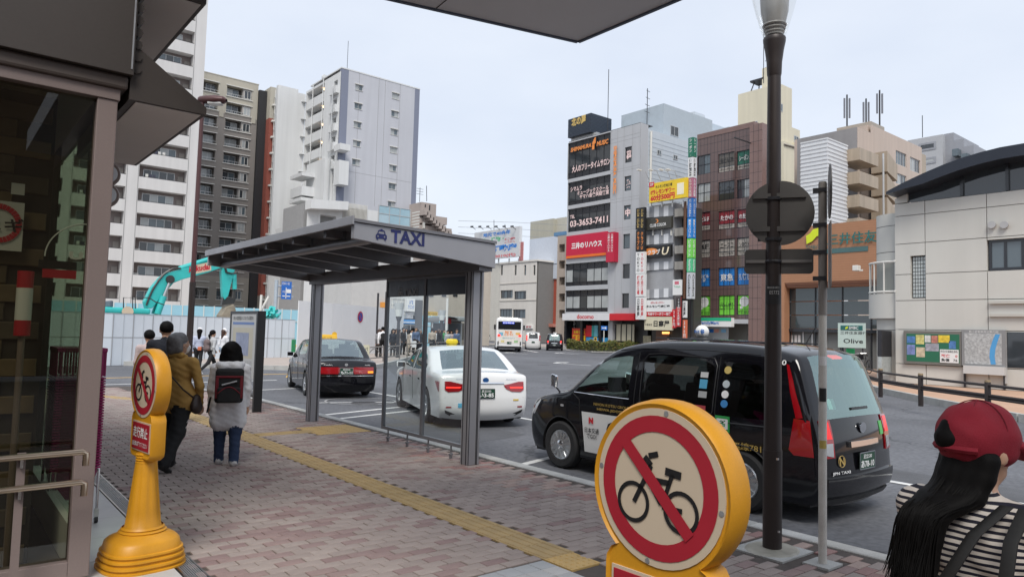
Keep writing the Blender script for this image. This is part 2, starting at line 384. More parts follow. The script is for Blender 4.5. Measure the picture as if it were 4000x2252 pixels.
# shop front strip: pale tiles, drain with its grating
M_SLAB=mat('pale_stone_tile',(.50,.50,.49),.45,var=.1,scale=4,fine=.08)
sl=MB().add(*paver_shape(.496,.596,.02,.002,0)).mesh('stone_tile',M_SLAB,flip=False)
for i in range(2):
    for j in range(15):
        o=bpy.data.objects.new('stone_tile',sl);COL.objects.link(o);o.parent=PAV;o.location=(1.13-.5*i,4.75+.6*j,.003)
dr=thing('drain_grating','narrow stainless slot grating running along the shop front','drain',(1.455,8,0))
g=MB()
g.box(1.388,3.6,-.02,1.398,14,.006);g.box(1.512,3.6,-.02,1.522,14,.006);g.build('frame',M_STEEL,dr)
for k in range(8):
    x=1.405+k*.0138;MB().box(x,3.6,-.018,x+.005,14,.004).build('bar',M_ALU,dr)
# kerb stones and gutter
KERB=struct('kerb',MB().box(KX,-12,-.3,KX+.17,17.1,-.02),M_CONC)
kst=[MB().add(*paver_shape(.165,.594,.1,.008,.002)).mesh('kerb_stone',mat('kerb_concrete_%d' % i,c,.85,var=.16,scale=5,fine=.2,bump=.2),flip=False) for i,c in enumerate([(.47,.46,.43),(.50,.50,.48),(.43,.43,.41)])]
for j in range(-2,29):
    o=bpy.data.objects.new('kerb_stone',random.choice(kst));COL.objects.link(o);o.parent=KERB;o.location=(KX+.085,j*.6+.3,0)
for k in range(7):                                 # the corner curve
    a0,a1=k/7*math.pi/2,(k+1)/7*math.pi/2;R0,R1=2.02,2.19;c=(KX-2.02,17.1)
    MB().hexa([(c[0]+r*math.cos(a),c[1]+r*1.6*math.sin(a),-.1) for r,a in ((R0,a0),(R1,a0),(R1,a1),(R0,a1))],[(c[0]+r*math.cos(a),c[1]+r*1.6*math.sin(a),.001-.03*k/7) for r,a in ((R0,a0),(R1,a0),(R1,a1),(R0,a1))]).build('kerb_stone',kst[k % 3].materials[0],KERB)
M_GUT=mat('gutter_concrete',(.40,.41,.41),.85,var=.18,scale=3,fine=.15)
gut=struct('gutter',MB().box(KX+.17,-12,-.3,KX+.4,17.1,ROADZ+.005),M_GUT)
# road markings
def stripe(p,q,w=.12,z=.004,m=None,name='road_marking'):
    p,q=V((*p,0)),V((*q,0));d=(q-p).normalized();n=V((d.y,-d.x,0))*w/2
    return struct(name,MB().add([(*(a).xy,ROADZ+z) for a in (p-n,q-n,q+n,p+n)],[(0,1,2,3)]),m or M_PAINT,flip=True)
for p,q in (((6.22,13.05),(9.72,14.05)),((6.26,13.75),(9.72,14.75)),((6.2,7.42),(9.75,8.45)),((6.2,19.6),(9.7,20.3)),((6.2,1.2),(9.75,2.2))):stripe(p,q)
stripe((9.8,-4),(9.7,21),.13,.008)
stripe((7.1,16.05),(9.5,15.2),.1,.008)
mh=MB();mh.lathe([(.33,0),(.33,.004)],28,(8.2,15.5,ROADZ+.004));struct('manhole_cover',mh,mat('manhole_iron',(.10,.10,.105),.6,.3,var=.2,scale=9))
mh=MB()
for k in range(40):
    a0,a1=2*math.pi*k/40,2*math.pi*(k+1)/40;mh.add([(8.3+r_*math.cos(a),15.9+r_*math.sin(a),ROADZ+.012) for r_,a in ((.82,a0),(.87,a0),(.87,a1),(.82,a1))],[(0,1,2,3)])
struct('road_marking',mh,mat('worn_paint',(.36,.36,.36),.8,var=.3,scale=5))
stripe((2.0,25.4),(12,26.2),.18,.004,M_YLINE);stripe((9.8,24.2),(12.4,30),.18,.008,M_YLINE);stripe((3,22.9),(9.0,23.2),.14,.004,M_PAINT)
def gl(px,py):p=gp(px,py,ROADZ);return (p.x,p.y)
for a,b,w in (((2211,1366),(2285,1376),.18),((2285,1376),(2520,1377),.18),((1893,1355),(1990,1352),.3),((2040,1365),(2100,1375),.3),((1895,1345),(1975,1342),.25)):stripe(gl(*a),gl(*b),w)
def arrow(px,py,s=1.0):
    c=gp(px,py,ROADZ);d=V((-.1,1,0)).normalized();n=V((1,.1,0)).normalized();mb=MB()
    pt=lambda u,v:tuple((c+d*u*s+n*v*s+V((0,0,.006))))
    mb.add([pt(-2,-.09),pt(-2,.09),pt(.6,.09),pt(.6,-.09)],[(0,1,2,3)]);mb.add([pt(.6,-.1),pt(1.0,.9),pt(1.4,.9),pt(.9,-.1)],[(0,1,2,3)]);mb.add([pt(.7,.9),pt(1.7,.9),pt(1.2,1.9)],[(0,1,2)])
    struct('road_marking',mb,M_PAINT)
arrow(2195,1380);arrow(1996,1378);arrow(2206,1420);arrow(2420,1389,.8)
M_PATCH=mat('asphalt_patch',(.10,.103,.112),.9,var=.15,scale=2,fine=.3,bump=.3)
for pts in ([(6.6,9.2),(8.3,9.6),(8.1,11.6),(6.5,11.2)],[(11.5,6),(14.5,6.6),(14.2,8.0),(11.3,7.4)],[(10.5,17),(12,17.5),(18.5,30),(17.2,30.6)],[(22,22),(26,23),(25.6,26),(21.5,25)],[(9.9,2.0),(10.7,2.0),(10.9,9.5),(10.1,9.5)]):flat('road_patch',pts,ROADZ+.0025,M_PATCH)
for x,y in ((12.8,11.0),(19.5,17.5),(14.2,4.6),(27,30)):struct('manhole_cover',MB().lathe([(.33,0),(.33,.004)],28,(x,y,ROADZ+.003)),MATS['manhole_iron'])
# bus plaza on the far side, island, pavement by the police box
M_PLAZA=mat('plaza_paving',(.42,.36,.32),.9,var=.12,scale=1.5,fine=.2)
def plaza(name,pts,z=.03,m=None,kerb=.16):
    pts=[tuple(p) for p in pts]
    o=struct(name,MB().prism(pts,-.3,z-.004),m or M_PLAZA)
    n=len(pts)
    for i in range(n):
        a,b=V((*pts[i],0)),V((*pts[(i+1) % n],0));d=(b-a);L=d.length
        if L<.2 or L>60:continue
        d.normalize();nn=V((d.y,-d.x,0));k=max(1,int(L/1.2));k=min(k,26)
        for j in range(k):
            p,q=a+d*(L*j/k+.006),a+d*(L*(j+1)/k-.006)
            MB().hexa([(*x.xy,-.2) for x in (p,q,q+nn*kerb,p+nn*kerb)],[(*x.xy,z) for x in (p,q,q+nn*kerb,p+nn*kerb)]).build('kerb_stone',M_CONC,o)
    return o
plaza('bus_stop_pavement',[gl(1205,1447),gl(1300,1452),gl(1420,1446),gl(1510,1428),gl(1620,1397),gl(1760,1378),gl(1880,1368),(46,110),(8,110),(6.0,33)])
plaza('pavement_by_the_police_box',[gl(3200,1470),gl(3330,1493),gl(3440,1533),gl(3600,1568),gl(3800,1608),gl(4000,1648),(15,-4),(60,-30),(62,24),(44,25)],.05,mat('orange_paving',(.50,.32,.22),.9,var=.1,scale=1.2,fine=.15))
plaza('traffic_island',[gl(2211,1364),gl(2317,1375),gl(2420,1376),gl(2507,1375),gl(2560,1368),gl(2560,1352),gl(2200,1350)],.06,mat('island_soil',(.2,.17,.13),.95,var=.2))
plaza('pavement_below_the_shops',[(54.5,75),(54.5,30),(57,26),(120,26),(120,75)],.05)
# ================================================================== near structures
M_BROWN=mat('brown_painted_metal',(.22,.17,.155),.5,var=.06,scale=2,fine=.04)
M_FASC=mat('dark_bronze_panel',(.048,.038,.032),.55,var=.1,scale=1.2,fine=.05)
M_SOFF=mat('grey_soffit',(.82,.79,.77),.7,var=.08,scale=.8)
M_GREYP=mat('grey_canopy_panel',(.74,.77,.82),.6,var=.06,scale=.6)
sh=thing('shop_building','brown framed shop front with dark bronze fascia, wedge awnings and glass corner','building',(.4,5.4,0))
YG=5.36
MB().box(.765,YG-.06,.02,.885,YG+.06,3.13).build('column',M_BROWN,sh,bevel=.006)
MB().box(-3.4,YG-.06,.02,.765,YG+.06,.13).build('sill',M_BROWN,sh,bevel=.004)
MB().box(-3.4,YG-.07,3.13,.895,YG+.07,3.205).build('header',M_BROWN,sh,bevel=.004)
MB().box(-3.4,YG-.10,3.205,.935,YG+.10,3.30).build('cornice',mat('dark_bronze_trim',(.085,.065,.055),.6,var=.1),sh,bevel=.02)
MB().box(-3.4,YG-.14,3.30,.955,YG+4,5.6).build('fascia',M_FASC,sh,bevel=.004)
MB().box(.935,YG-.145,3.34,.945,YG-.139,5.6).build('trim',M_ALU,sh)
gm=glass('shop_glass',(.46,.46,.38),1.5,boost=.02)
MB().add([(-3.4,YG,.13),(.765,YG,.13),(.765,YG,3.13),(-3.4,YG,3.13)],[(0,1,2,3)]).build('pane',gm,sh,flip=False)
gs=glass('side_glass',(.60,.80,.62),1.5,boost=.03)
MB().add([(.83,YG+.06,.3),(.83,YG+2.6,.3),(.83,YG+2.6,3.1),(.83,YG+.06,3.1)],[(0,1,2,3)]).build('pane',gs,sh,flip=False)
MB().box(.79,YG+.06,.02,.87,YG+2.7,.3).build('sill',M_WHITE,sh)
MB().box(.78,YG+2.6,.02,.88,YG+9,3.3).build('wall',M_FASC,sh)
MB().box(-3.5,4.2,0,-3.38,YG+9,5.6).build('wall',mat('warm_bounce_wall',(.62,.47,.33),.7,var=.1),sh)  # unseen wall, its warm beige chosen to bounce light
MB().box(-16,-14.3,0,3.5,-14,9).build('wall',mat('unseen_brick_wall',(.24,.16,.10),.8,var=.2,scale=1,streak=.1),sh)  # unseen wall added so the shop pane mirrors dark brown
MB().box(-14.2,-45,0,-14,4.2,7).build('wall',mat('unseen_station_front',(.34,.27,.22),.6,var=.15,scale=.4),sh)  # unseen station wall added to darken reflections in the car sides
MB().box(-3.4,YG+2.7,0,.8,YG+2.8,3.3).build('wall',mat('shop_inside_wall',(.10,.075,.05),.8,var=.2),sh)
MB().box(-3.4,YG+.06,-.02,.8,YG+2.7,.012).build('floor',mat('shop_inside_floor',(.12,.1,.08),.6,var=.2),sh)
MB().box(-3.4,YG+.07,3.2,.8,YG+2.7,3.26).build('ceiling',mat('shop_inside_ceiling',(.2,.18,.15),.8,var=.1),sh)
bkm=[mat('slate_brick_%d' % i,c,.8,var=.25,scale=6,bump=.3) for i,c in enumerate([(.135,.095,.055),(.11,.08,.05),(.16,.11,.06),(.09,.07,.05),(.19,.115,.05)])]
MB().box(-1.6,YG+.45,.02,.6,YG+.5,3.2).build('wall',mat('dark_mortar',(.03,.025,.02),.9),sh)
bme=[MB().add(*[(lambda q:([(x,z_,-y) for x,z_,y in q[0]],q[1]))(paver_shape(.392,.118,.03,.006,.012))][0]).mesh('brick',m) for m in bkm]
bme=[]
for m in bkm:
    vs,fs=paver_shape(.392,.118,.03,.006,.014);bme.append(MB().add([(x,-z,y) for x,y,z in vs],fs).mesh('brick',m))
for r in range(25):
    for c in range(4):
        x=.38-c*.4-(.2 if r % 2 else 0)
        o=bpy.data.objects.new('brick',bme[random.choice((0,0,1,1,2,3))]);COL.objects.link(o);o.parent=sh
        o.matrix_basis=sh.matrix_basis.inverted() @ Matrix.Translation((x,YG+.445+random.gauss(0,.006),.09+r*.124))
# street side: ribbed cladding edge and two wedge awnings
for k in range(26):
    MB().tube([(.975,YG-.1,3.36+k*.085),(.975,YG+3.5,3.36+k*.085)],.032,8).build('cladding_rib',M_FASC,sh,smooth=True)
def awning(z,y0,y1,x1):
    mb=MB();a=[(.945,y0,z),(x1,y0,z),(x1,y0,z+.05),(.99,y0,z+.36),(.945,y0,z+.38)];b=[(x,y1,zz) for x,_,zz in a];mb.hexa(a,b)
    o=mb.build('awning',M_FASC,sh);MB().box(.99,y0+.03,z-.006,x1-.03,y1-.03,z-.001).build('soffit',M_SOFF,o)
awning(3.15,YG-.09,7.5,1.44);awning(3.95,YG-.09,9.5,1.40)
bs=thing('bracket_sign','brown double disc bracket sign on the shop wall under the awning','sign',(.95,6.2,2.5))
for z in (atY(6.2,480,690).z,atY(6.2,480,772).z):
    MB().lathe([(.088,-.05),(.096,-.03),(.096,.03),(.088,.05)],24,(.985,6.2,z),axis='y').build('disc',M_BROWN,bs,smooth=30)
    MB().lathe([(.07,-.056),(.07,.056)],24,(.985,6.2,z),axis='y').build('lamp_face',M_GREYP,bs)
MB().box(.86,6.17,2.3,.93,6.23,2.95).build('bracket',M_BROWN,bs)
# reflections in the pane, built as solid things just behind it
YI=YG+.36
def IP(px,py,d=0.):return atY(YI+d,px,py)
def iboard(root,name,x0,y0,x1,y1,m,d=0.):
    p,q=IP(x0,(y0+y1)/2,d),IP(x1,(y0+y1)/2,d);a_,b_=IP((x0+x1)/2,y1,d),IP((x0+x1)/2,y0,d);return MB().box(p.x,YI+d,a_.z,q.x,YI+d+.006,b_.z).build(name,m,root)
PST=thing('reflected_poster','white poster with a red brush ring behind the dark shop pane','poster',IP(20,880));M_RED=mat('sign_red',(.50,.02,.035),.45,var=.05);M_PPR=mat('poster_paper',(.6,.6,.58),.6,var=.06)
iboard(PST,'sheet',-90,783,91,976,M_PPR);iboard(PST,'card',44,716,97,760,M_PPR)
rg=MB();c=IP(-8,870,-.01)
for k in range(26):
    a0,a1=(-150+k*11)*math.pi/180,(-150+(k+1)*11-1)*math.pi/180
    rg.add([(c.x+r*math.cos(a),c.y,c.z+r*math.sin(a)) for r,a in ((.095,a0),(.13,a0),(.13,a1),(.095,a1))],[(0,1,2,3)])
rg.build('brush_ring',M_RED,PST,flip=False);text('スギ',M_BLACK,PST,c+V((-.08,-.004,-.05)),(.22,0,0),(0,0,.09),bold=.02)
SGN=thing('reflected_arch_sign','thin white arch outline with letter U above a red strip behind the shop pane','sign',IP(260,1010))
c=IP(345,1012);r_=c.x-IP(174,1012).x;arc=[(c.x+r_*math.cos(a),c.z+r_*.95*math.sin(a)) for a in [math.pi*(.5+.5*k/14) for k in range(15)]]
MB().tube([(x,YI,z) for x,z in arc],.005,6).build('outline',M_WHITE,SGN);p=IP(268,1012);text('U',M_WHITE,SGN,p,(.085,0,0),(0,0,.055),bold=.05);iboard(SGN,'strip',165,1053,298,1086,M_RED);iboard(SGN,'dark_strip',150,1018,300,1050,M_BLACK)
RBN=thing('reflected_banner','red and white round banner post standing behind the shop pane','banner',(IP(90,1200).x,YI-.05,0));c=IP(92,1200,-.08);r_=(IP(124,1200).x-IP(58,1200).x)/2
for y0,y1,m in ((1058,1124,M_RED),(1124,1250,M_WHITE),(1250,1310,M_RED)):MB().lathe([(r_,IP(92,y1,-.08).z),(r_,IP(92,y0,-.08).z)],20,(c.x,c.y,0)).build('band',m,RBN,smooth=30)
MB().lathe([(.02,.012),(.02,IP(92,1310,-.08).z)],12,(c.x,c.y,0)).build('post',M_BROWN,RBN)
# handrails
hr=thing('handrail','two bar stainless handrail with bronze tint before the shop pane','handrail',(.3,5.12,0))
M_RAIL=mat('satin_steel_warm',(.52,.42,.32),.3,1.,var=.06)
for z in (.845,.66):
    MB().tube([(-1.5,5.12,z-.03),(.78,5.12,z),(.80,5.12,z-.012),(.80,5.12,z-.085)],.019,12).build('rail',M_RAIL,hr,smooth=40)
for x in (.47,-.9):
    MB().box(x-.022,5.15,.0,x+.022,5.162,.86).build('post',M_BROWN,hr)
    for z in (.845,.66):MB().box(x-.008,5.12,z-.07,x+.008,5.152,z-.015).build('bracket',M_STEEL,hr)
# canopy over the pavement, its corner pointing at the road
cr_=thing('canopy_roof','large flat grey canopy panel jutting out over the pavement','canopy',(1,2,4.2))
RF=[(4.21,4.33),(2.65,4.73),(.97,5.15),(.97,-2.2),(4.21,-2.2)]  # hidden rear edges placed for the shade they give the foreground
MB().prism(RF,4.2,4.5).build('slab',M_GREYP,cr_)
ed=MB()
for a,b in ((RF[0],RF[1]),(RF[1],RF[2]),(RF[4],RF[0])):
    p,q=V((*a,4.185)),V((*b,4.185));d=(q-p).normalized();n=V((-d.y,d.x,0))
    if n.dot(V((3,2,0))-p)>0:n=-n
    MB().hexa([p,q,q+n*.025,p+n*.025],[x+V((0,0,.33)) for x in (p,q,q+n*.025,p+n*.025)]).build('edge_trim',mat('blue_grey_trim',(.11,.14,.2),.5,var=.05),cr_)
MB().tube([(2.95,4.645,4.197),(2.2,-2,4.197)],.004,4).build('panel_joint',M_DARK,cr_)
# ------------------------------------------------------------------ taxi shelter
M_SH=mat('shelter_grey',(.33,.33,.35),.42,.35,var=.05,scale=2)
M_SHD=mat('shelter_dark_grey',(.2,.2,.215),.5,.3,var=.08)
M_NAVY=mat('navy_print',(.012,.018,.11),.5,var=0)
ts=thing('taxi_shelter','grey metal taxi rank shelter with cantilevered roof and glass screen','shelter',(5.32,9.6,0))
XP=5.32
for yc in (7.23,11.95):
    p=MB();p.box(XP-.105,yc-.075,0,XP+.075,yc+.075,2.45);o=p.build('post',M_SH,ts,bevel=.004)
    for x in (XP-.095,XP+.018,XP+.034):MB().box(x,yc-.079,.002,x+.008,yc-.0755,2.44).build('groove',M_BLACK,o)
    for y in (yc-.05,yc+.035):MB().box(XP-.109,y,.002,XP-.1055,y+.012,2.44).build('groove',M_DARK,o)
Y0,Y1,XA,XB=6.9,12.08,3.44,5.37
zb=lambda x:2.61-(x-XA)/(XB-XA)*.17;zt=lambda x:2.785-(x-XA)/(XB-XA)*.05
for y0,y1,s in ((Y0,Y0+.06,-1),(Y1-.06,Y1,1)):
    f=MB().hexa([(XA,y0,zb(XA)),(XB,y0,zb(XB)),(XB,y1,zb(XB)),(XA,y1,zb(XA))],[(XA,y0,zt(XA)),(XB,y0,zt(XB)),(XB,y1,zt(XB)),(XA,y1,zt(XA))]).build('end_fascia',M_SH,ts,bevel=.004)
    if s<0:EF=f
sl=lambda z:z
MB().hexa([(XA-.01,Y0-.02,zt(XA)+.006),(XB,Y0-.02,zt(XB)+.006),(XB,Y1+.02,zt(XB)+.006),(XA-.01,Y1+.02,zt(XA)+.006)],[(XA-.01,Y0-.02,zt(XA)+.04),(XB,Y0-.02,zt(XB)+.04),(XB,Y1+.02,zt(XB)+.04),(XA-.01,Y1+.02,zt(XA)+.04)]).build('roof_sheet',M_SHD,ts)
MB().box(XA-.035,Y0-.03,zt(XA)-.03,XA-.011,Y1+.03,zt(XA)+.065).build('front_lip',M_SH,ts,bevel=.004)
MB().tube([(XA+.24,Y0+.06,2.63),(XA+.24,Y1-.06,2.63)],.05,14).build('gutter',M_SH,ts,smooth=40)
MB().box(XB-.2,Y0+.06,2.40,XB,Y1-.06,2.6).build('rear_beam',M_SHD,ts)
k=0;y=Y0+.75
while y<Y1-.3:
    MB().hexa([(XA+.28,y,2.64),(XB-.2,y,2.53),(XB-.2,y+.09,2.53),(XA+.28,y+.09,2.64)],[(XA+.28,y,zt(XA)),(XB-.2,y,zt(XB)-.02),(XB-.2,y+.09,zt(XB)-.02),(XA+.28,y+.09,zt(XA))]).build('rafter',M_SHD,ts)
    MB().box(XA+.03,y,2.69,XA+.24,y+.07,zt(XA)).build('bracket',M_SHD,ts);y+=.93
for x in (4.0,4.5,4.95):MB().box(x-.02,Y0+.06,zt(x)-.05,x+.02,Y1-.06,zt(x)-.006).build('purlin',M_SHD,ts)
# print on the end fascia
FE=Fc((XA,Y0-.003),(XB,Y0-.003))
q4=lambda x,y:(1100+x/1.45,850+y/1.45)
def taxi_icon(fc,u,z,s,m,parent,out=0.002,hole=None):
    mb=MB();P=lambda a,b:tuple(fc.P(u+a*s,z+b*s,out))
    body=[(-.5,.12),(-.5,.42),(-.38,.52),(-.3,.78),(-.22,.84),(-.1,.84),(-.1,.92),(.1,.92),(.1,.84),(.22,.84),(.3,.78),(.38,.52),(.5,.42),(.5,.12),(.42,.12),(.42,0),(.28,0),(.28,.12),(-.28,.12),(-.28,0),(-.42,0),(-.42,.12)]
    win=[(-.29,.53),(-.23,.73),(.23,.73),(.29,.53)]
    a=[V(p) for p in body[::-1]];b=[V(p) for p in win[::-1]];lights=[]
    for cx in (-.3,.3):lights.append([V((cx+.085*math.cos(t),.32+.085*math.sin(t))) for t in [k*math.pi/5 for k in range(10)]])
    pts=a+b+sum(lights,[]);nb=len(a);polys=[list(range(nb)),list(range(nb,nb+4)),list(range(nb+4,nb+14)),list(range(nb+14,nb+24))]
    r=geometry.delaunay_2d_cdt(pts,[],polys,1,1e-5)
    for f,org in zip(r[2],r[5]):
        if 0 in org and len(org)==1:mb.add([P(*r[0][i]) for i in f],[tuple(range(len(f)))])
    return mb.build('pictogram',m,parent,flip=False)
u0,u1,z0,z1=FE.rect(*q4(534,66),*q4(596,128))
taxi_icon(FE,(u0+u1)/2,z0,(u1-u0),M_NAVY,EF)
FE.text('TAXI',M_NAVY,EF,*q4(618,76),*q4(810,152),.002,bold=.035)
# the glass screen
scn=MB()
gpn=glass('screen_glass',(.86,.92,.92),1.5,boost=.05,gcol=(.9,.95,1))
ya,yb,ym=7.36,9.47,8.38
for y0,y1,z0,z1 in ((ya,yb,.17,.215),(ya,yb,2.36,2.40),(ya,ya+.04,.215,2.36),(yb-.04,yb,.215,2.36),(ym-.025,ym+.025,.215,2.36)):MB().box(XP-.025,y0,z0,XP+.025,y1,z1).build('screen_frame',M_SHD,ts,bevel=.003)
for y0,y1 in ((ya+.04,ym-.025),(ym+.025,yb-.04)):
    MB().add([(XP,y0,.215),(XP,y1,.215),(XP,y1,2.13),(XP,y0,2.13)],[(0,1,2,3)]).build('pane',gpn,ts,flip=False)
hd=MB().box(XP-.015,ya+.04,2.13,XP+.015,yb-.04,2.36).build('header_panel',mat('navy_panel',(.012,.014,.03),.35,var=.05),ts)
FH=Fc((XP-.017,yb),(XP-.017,ya))
M_PALE=mat('pale_grey_print',(.33,.34,.36),.5,var=0)
r2=lambda x,y:(1400+x/3.625,1050+y/3.625)
u0,u1,z0,z1=FH.rect(*r2(566,292),*r2(632,385));taxi_icon(FH,(u0+u1)/2,z0,(u1-u0),M_PALE,hd)
FH.text('TAXI',M_PALE,hd,*r2(652,282),*r2(838,380),.002,bold=.03)
for k in range(4):
    y=7.66+k*.545;mb=MB();mb.tube([(XP,y,.17),(XP,y,.02)],.011,8);mb.tube([(XP,y,.06),(XP,y,0)],.02,8);mb.tube([(XP-.03,y,.06),(XP+.03,y,.06)],.012,6);mb.build('foot',M_SHD,ts)
# ------------------------------------------------------------------ no cycling stands
M_YEL=mat('yellow_plastic',(.62,.285,.013),.45,var=.16,scale=4,fine=.05,streak=.12)
M_FACE=mat('sign_face_white',(.56,.46,.34),.5,var=.04,scale=3)
M_RED2=mat('stand_red',(.36,.014,.028),.5,var=.08,scale=6)
def rounded_outline(n=44):
    pts=[]
    for k in range(n+1):
        a=math.radians(-52+(284)*k/n);pts.append((.248*math.cos(a),.02+.248*math.sin(a)))
    # down the left shoulder, round the bottom panel
    L=[(-.172,-.185),(-.19,-.215),(-.192,-.235),(-.192,-.44),(-.18,-.47),(-.15,-.485)]
    return pts+L+[(-x,z) for x,z in L[::-1]]
def stand(label,loc,rz,gr='yellow no cycling stands'):
    t=thing('no_cycling_stand',label,'sign stand',(loc[0],loc[1],0),rz,gr);M=t.matrix_basis
    ZC=1.204
    out=rounded_outline();mb=MB(M);n=len(out)                       # local: face towards -x, width along y
    rings=[(-.042,.93),(-.049,.975),(-.036,1.),(0,1.01),(.036,1.),(.049,.975),(.042,.93)]
    cz=-.1
    vs=[[(x,y*s,ZC+cz+(z-cz)*s) for y,z in out] for x,s in rings]
    mb.grid(vs,closed=True);mb.add(vs[0],[tuple(range(n))]);mb.add(vs[-1],[tuple(range(n))])
    body=mb.build('body',M_YEL,t,smooth=50)
    X=-.0445
    def disc(r0,r1,m,x,name,a0=0,a1=360,c=(0,.02),k=48):
        b=MB(M)
        for i in range(k):
            p0,p1=math.radians(a0+(a1-a0)*i/k),math.radians(a0+(a1-a0)*(i+1)/k)
            q=[(r0,p0),(r1,p0),(r1,p1),(r0,p1)] if r0 else [(0,0),(r1,p0),(r1,p1)]
            b.add([(x,-(c[0]+r*math.cos(a)),ZC+c[1]+r*math.sin(a)) for r,a in q],[tuple(range(len(q)))])
        return b.build(name,m,body,flip=False)
    fb=MB(M);fb.lathe([(.226,-.002),(.226,.002)],48,(X,0,ZC+.02),axis='x');fb.build('face',M_FACE,body)
    disc(.158,.205,M_RED2,X-.004,'red_ring')
    W=lambda a,b:(X-.005,-a,ZC+.02+b)                                 # a to the viewer's right
    b=MB(M)
    def line(p,q,w,x=0.):
        p,q=V(p),V(q);d=(q-p).normalized();nn=V((-d.y,d.x))*w/2
        b.add([W(*(p-nn)),W(*(q-nn)),W(*(q+nn)),W(*(p+nn))],[(0,1,2,3)])
    for p,q,w in (((-.082,-.055),(-.02,.06),.015),((-.02,.06),(-.045,.06+.022),.018),((-.03,.086),(.004,.096),.016),((-.042,.02),(.045,.02),.016),((.045,.02),(.02,-.05),.014),((.02,-.05),(.09,-.05),.014),((.045,.02),(.055,.045),.014),((.03,.052),(.085,.046),.022),((-.035,.02),(.015,-.045),.012)):line(p,q,w)
    b.build('bicycle_frame',M_BLACK,body,flip=False)
    for cx in (-.085,.085):disc(.048,.06,M_BLACK,X-.005,'bicycle_wheel',c=(cx,-.035),k=28)
    b2=MB(M);d=V((math.cos(math.radians(-45)),math.sin(math.radians(-45))));nn=V((-d.y,d.x))*.019;p,q=-d*.165,d*.165
    b2.add([(X-.007,-a,ZC+.02+c) for a,c in (p-nn,q-nn,q+nn,p+nn)],[(0,1,2,3)]);b2.build('red_slash',M_RED2,body,flip=False)
    pl=MB(M).box(X-.003,-.165,ZC-.435,X+.004,.165,ZC-.235).build('white_border',M_FACE,body)
    MB(M).box(X-.006,-.155,ZC-.425,X-.003,.155,ZC-.245).build('red_panel',M_RED2,body)
    text('走行禁止',M_WHITE,pl,M @ V((X-.008,.135,ZC-.345)),M.to_3x3() @ V((0,-.27,0)),(0,0,.075),bold=.02)
    text('自転車は降りてください',M_WHITE,pl,M @ V((X-.008,.14,ZC-.405)),M.to_3x3() @ V((0,-.28,0)),(0,0,.035),bold=.012)
    for a in (0,90,180,270):
        MB(M).lathe([(.008,-.004),(.008,.004)],10,(X,.216*math.cos(math.radians(a+8)),ZC+.02+.216*math.sin(math.radians(a+8))),axis='x').build('rivet',M_ALU,body)
    # fluted stem on a ribbed base
    st=MB(M);nseg=48;prof=[(.062,.76),(.062,.70),(.070,.68),(.118,.24),(.13,.22)]
    rows=[]
    for i,(r,h) in enumerate([(.062,.765),(.064,.71),(.07,.68),(.078,.6),(.09,.48),(.103,.36),(.114,.265),(.13,.245)]):
        row=[]
        for j in range(nseg):
            a=2*math.pi*j/nseg;fl=1-.09*max(0,math.cos(a*8))**2 if 3<=i<=5 else 1
            row.append((r*fl*math.cos(a),r*fl*math.sin(a),h))
        rows.append(row)
    st.grid(rows,closed=True);st.build('stem',M_YEL,t,smooth=50)
    nk=MB(M)
    for k in range(4):nk.lathe([(.064,.755-.018*k),(.07,.75-.018*k),(.07,.744-.018*k),(.064,.739-.018*k)],28)
    nk.build('neck_rings',M_YEL,t,smooth=50)
    def sq(r,h,n=48,e=3.2):                                              # rounded square ring
        return [((abs(math.cos(a))**(2/e))*math.copysign(r,math.cos(a)),(abs(math.sin(a))**(2/e))*math.copysign(r,math.sin(a)),h) for a in [2*math.pi*k/n for k in range(n)]]
    bs=MB(M);R=[]
    for r,h,e in [(.128,.262,2.0),(.138,.250,2.0),(.132,.244,2),(.15,.232,2.1),(.145,.225,2.1),(.165,.212,2.2),(.205,.19,2.6),(.222,.172,2.7),(.232,.125,2.8),(.244,.120,2.8),(.246,.108,2.8),(.236,.1,2.8),(.236,.092,2.8),(.252,.086,2.8),(.254,.074,2.8),(.242,.066,2.8),(.242,.056,2.8),(.26,.05,2.8),(.262,.036,2.8),(.25,.028,2.8),(.25,.02,2.8),(.266,.014,2.8),(.266,0,2.8)]:R.append(sq(r,h,e=e))
    bs.grid(R,closed=True);bs.add(R[-1],[tuple(range(48))]);bs.build('base',M_YEL,t,smooth=50);return t
stand('yellow no cycling stand beside the shop column and basket stack',(1.22,5.45),.12)
stand('yellow no cycling stand on the pavement next to the woman in the red cap',(1.695,1.33),.02)
# ================================================================== buildings on the left
M_TWH=mat('tower_white',(.62,.61,.60),.75,var=.05,scale=.15,streak=.07)
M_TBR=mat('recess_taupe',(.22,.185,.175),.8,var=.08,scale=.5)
M_GRB=mat('apartment_brown_grey',(.255,.232,.212),.8,var=.07,scale=.2,streak=.06)
M_CRM=mat('apartment_cream',(.45,.42,.35),.8,var=.06,scale=.2,streak=.05)
M_BEI=mat('apartment_beige',(.34,.315,.275),.8,var=.07,scale=.2,streak=.06)
M_RDB=mat('apartment_red',(.30,.085,.06),.8,var=.08,scale=.3,streak=.08)
M_WBL=mat('block_white',(.66,.67,.67),.7,var=.05,scale=.2,streak=.06)
M_WGR=mat('block_grey_white',(.50,.51,.55),.7,var=.04,scale=.2,streak=.05)
M_WBU=mat('block_slate_blue',(.20,.22,.29),.7,var=.05,scale=.2)
M_LINT=mat('lintel_white',(.66,.65,.61),.7,var=.04)
M_RAILD=mat('dark_railing',(.06,.06,.065),.4,.5,var=.05)
M_FRM=mat('window_frame_pale',(.55,.56,.56),.45,.4,var=.04)
M_CRACK=mat('panel_joint_grey',(.28,.28,.28),.9,var=.05)
def xr(fc,*a):return fc.rect(*a)
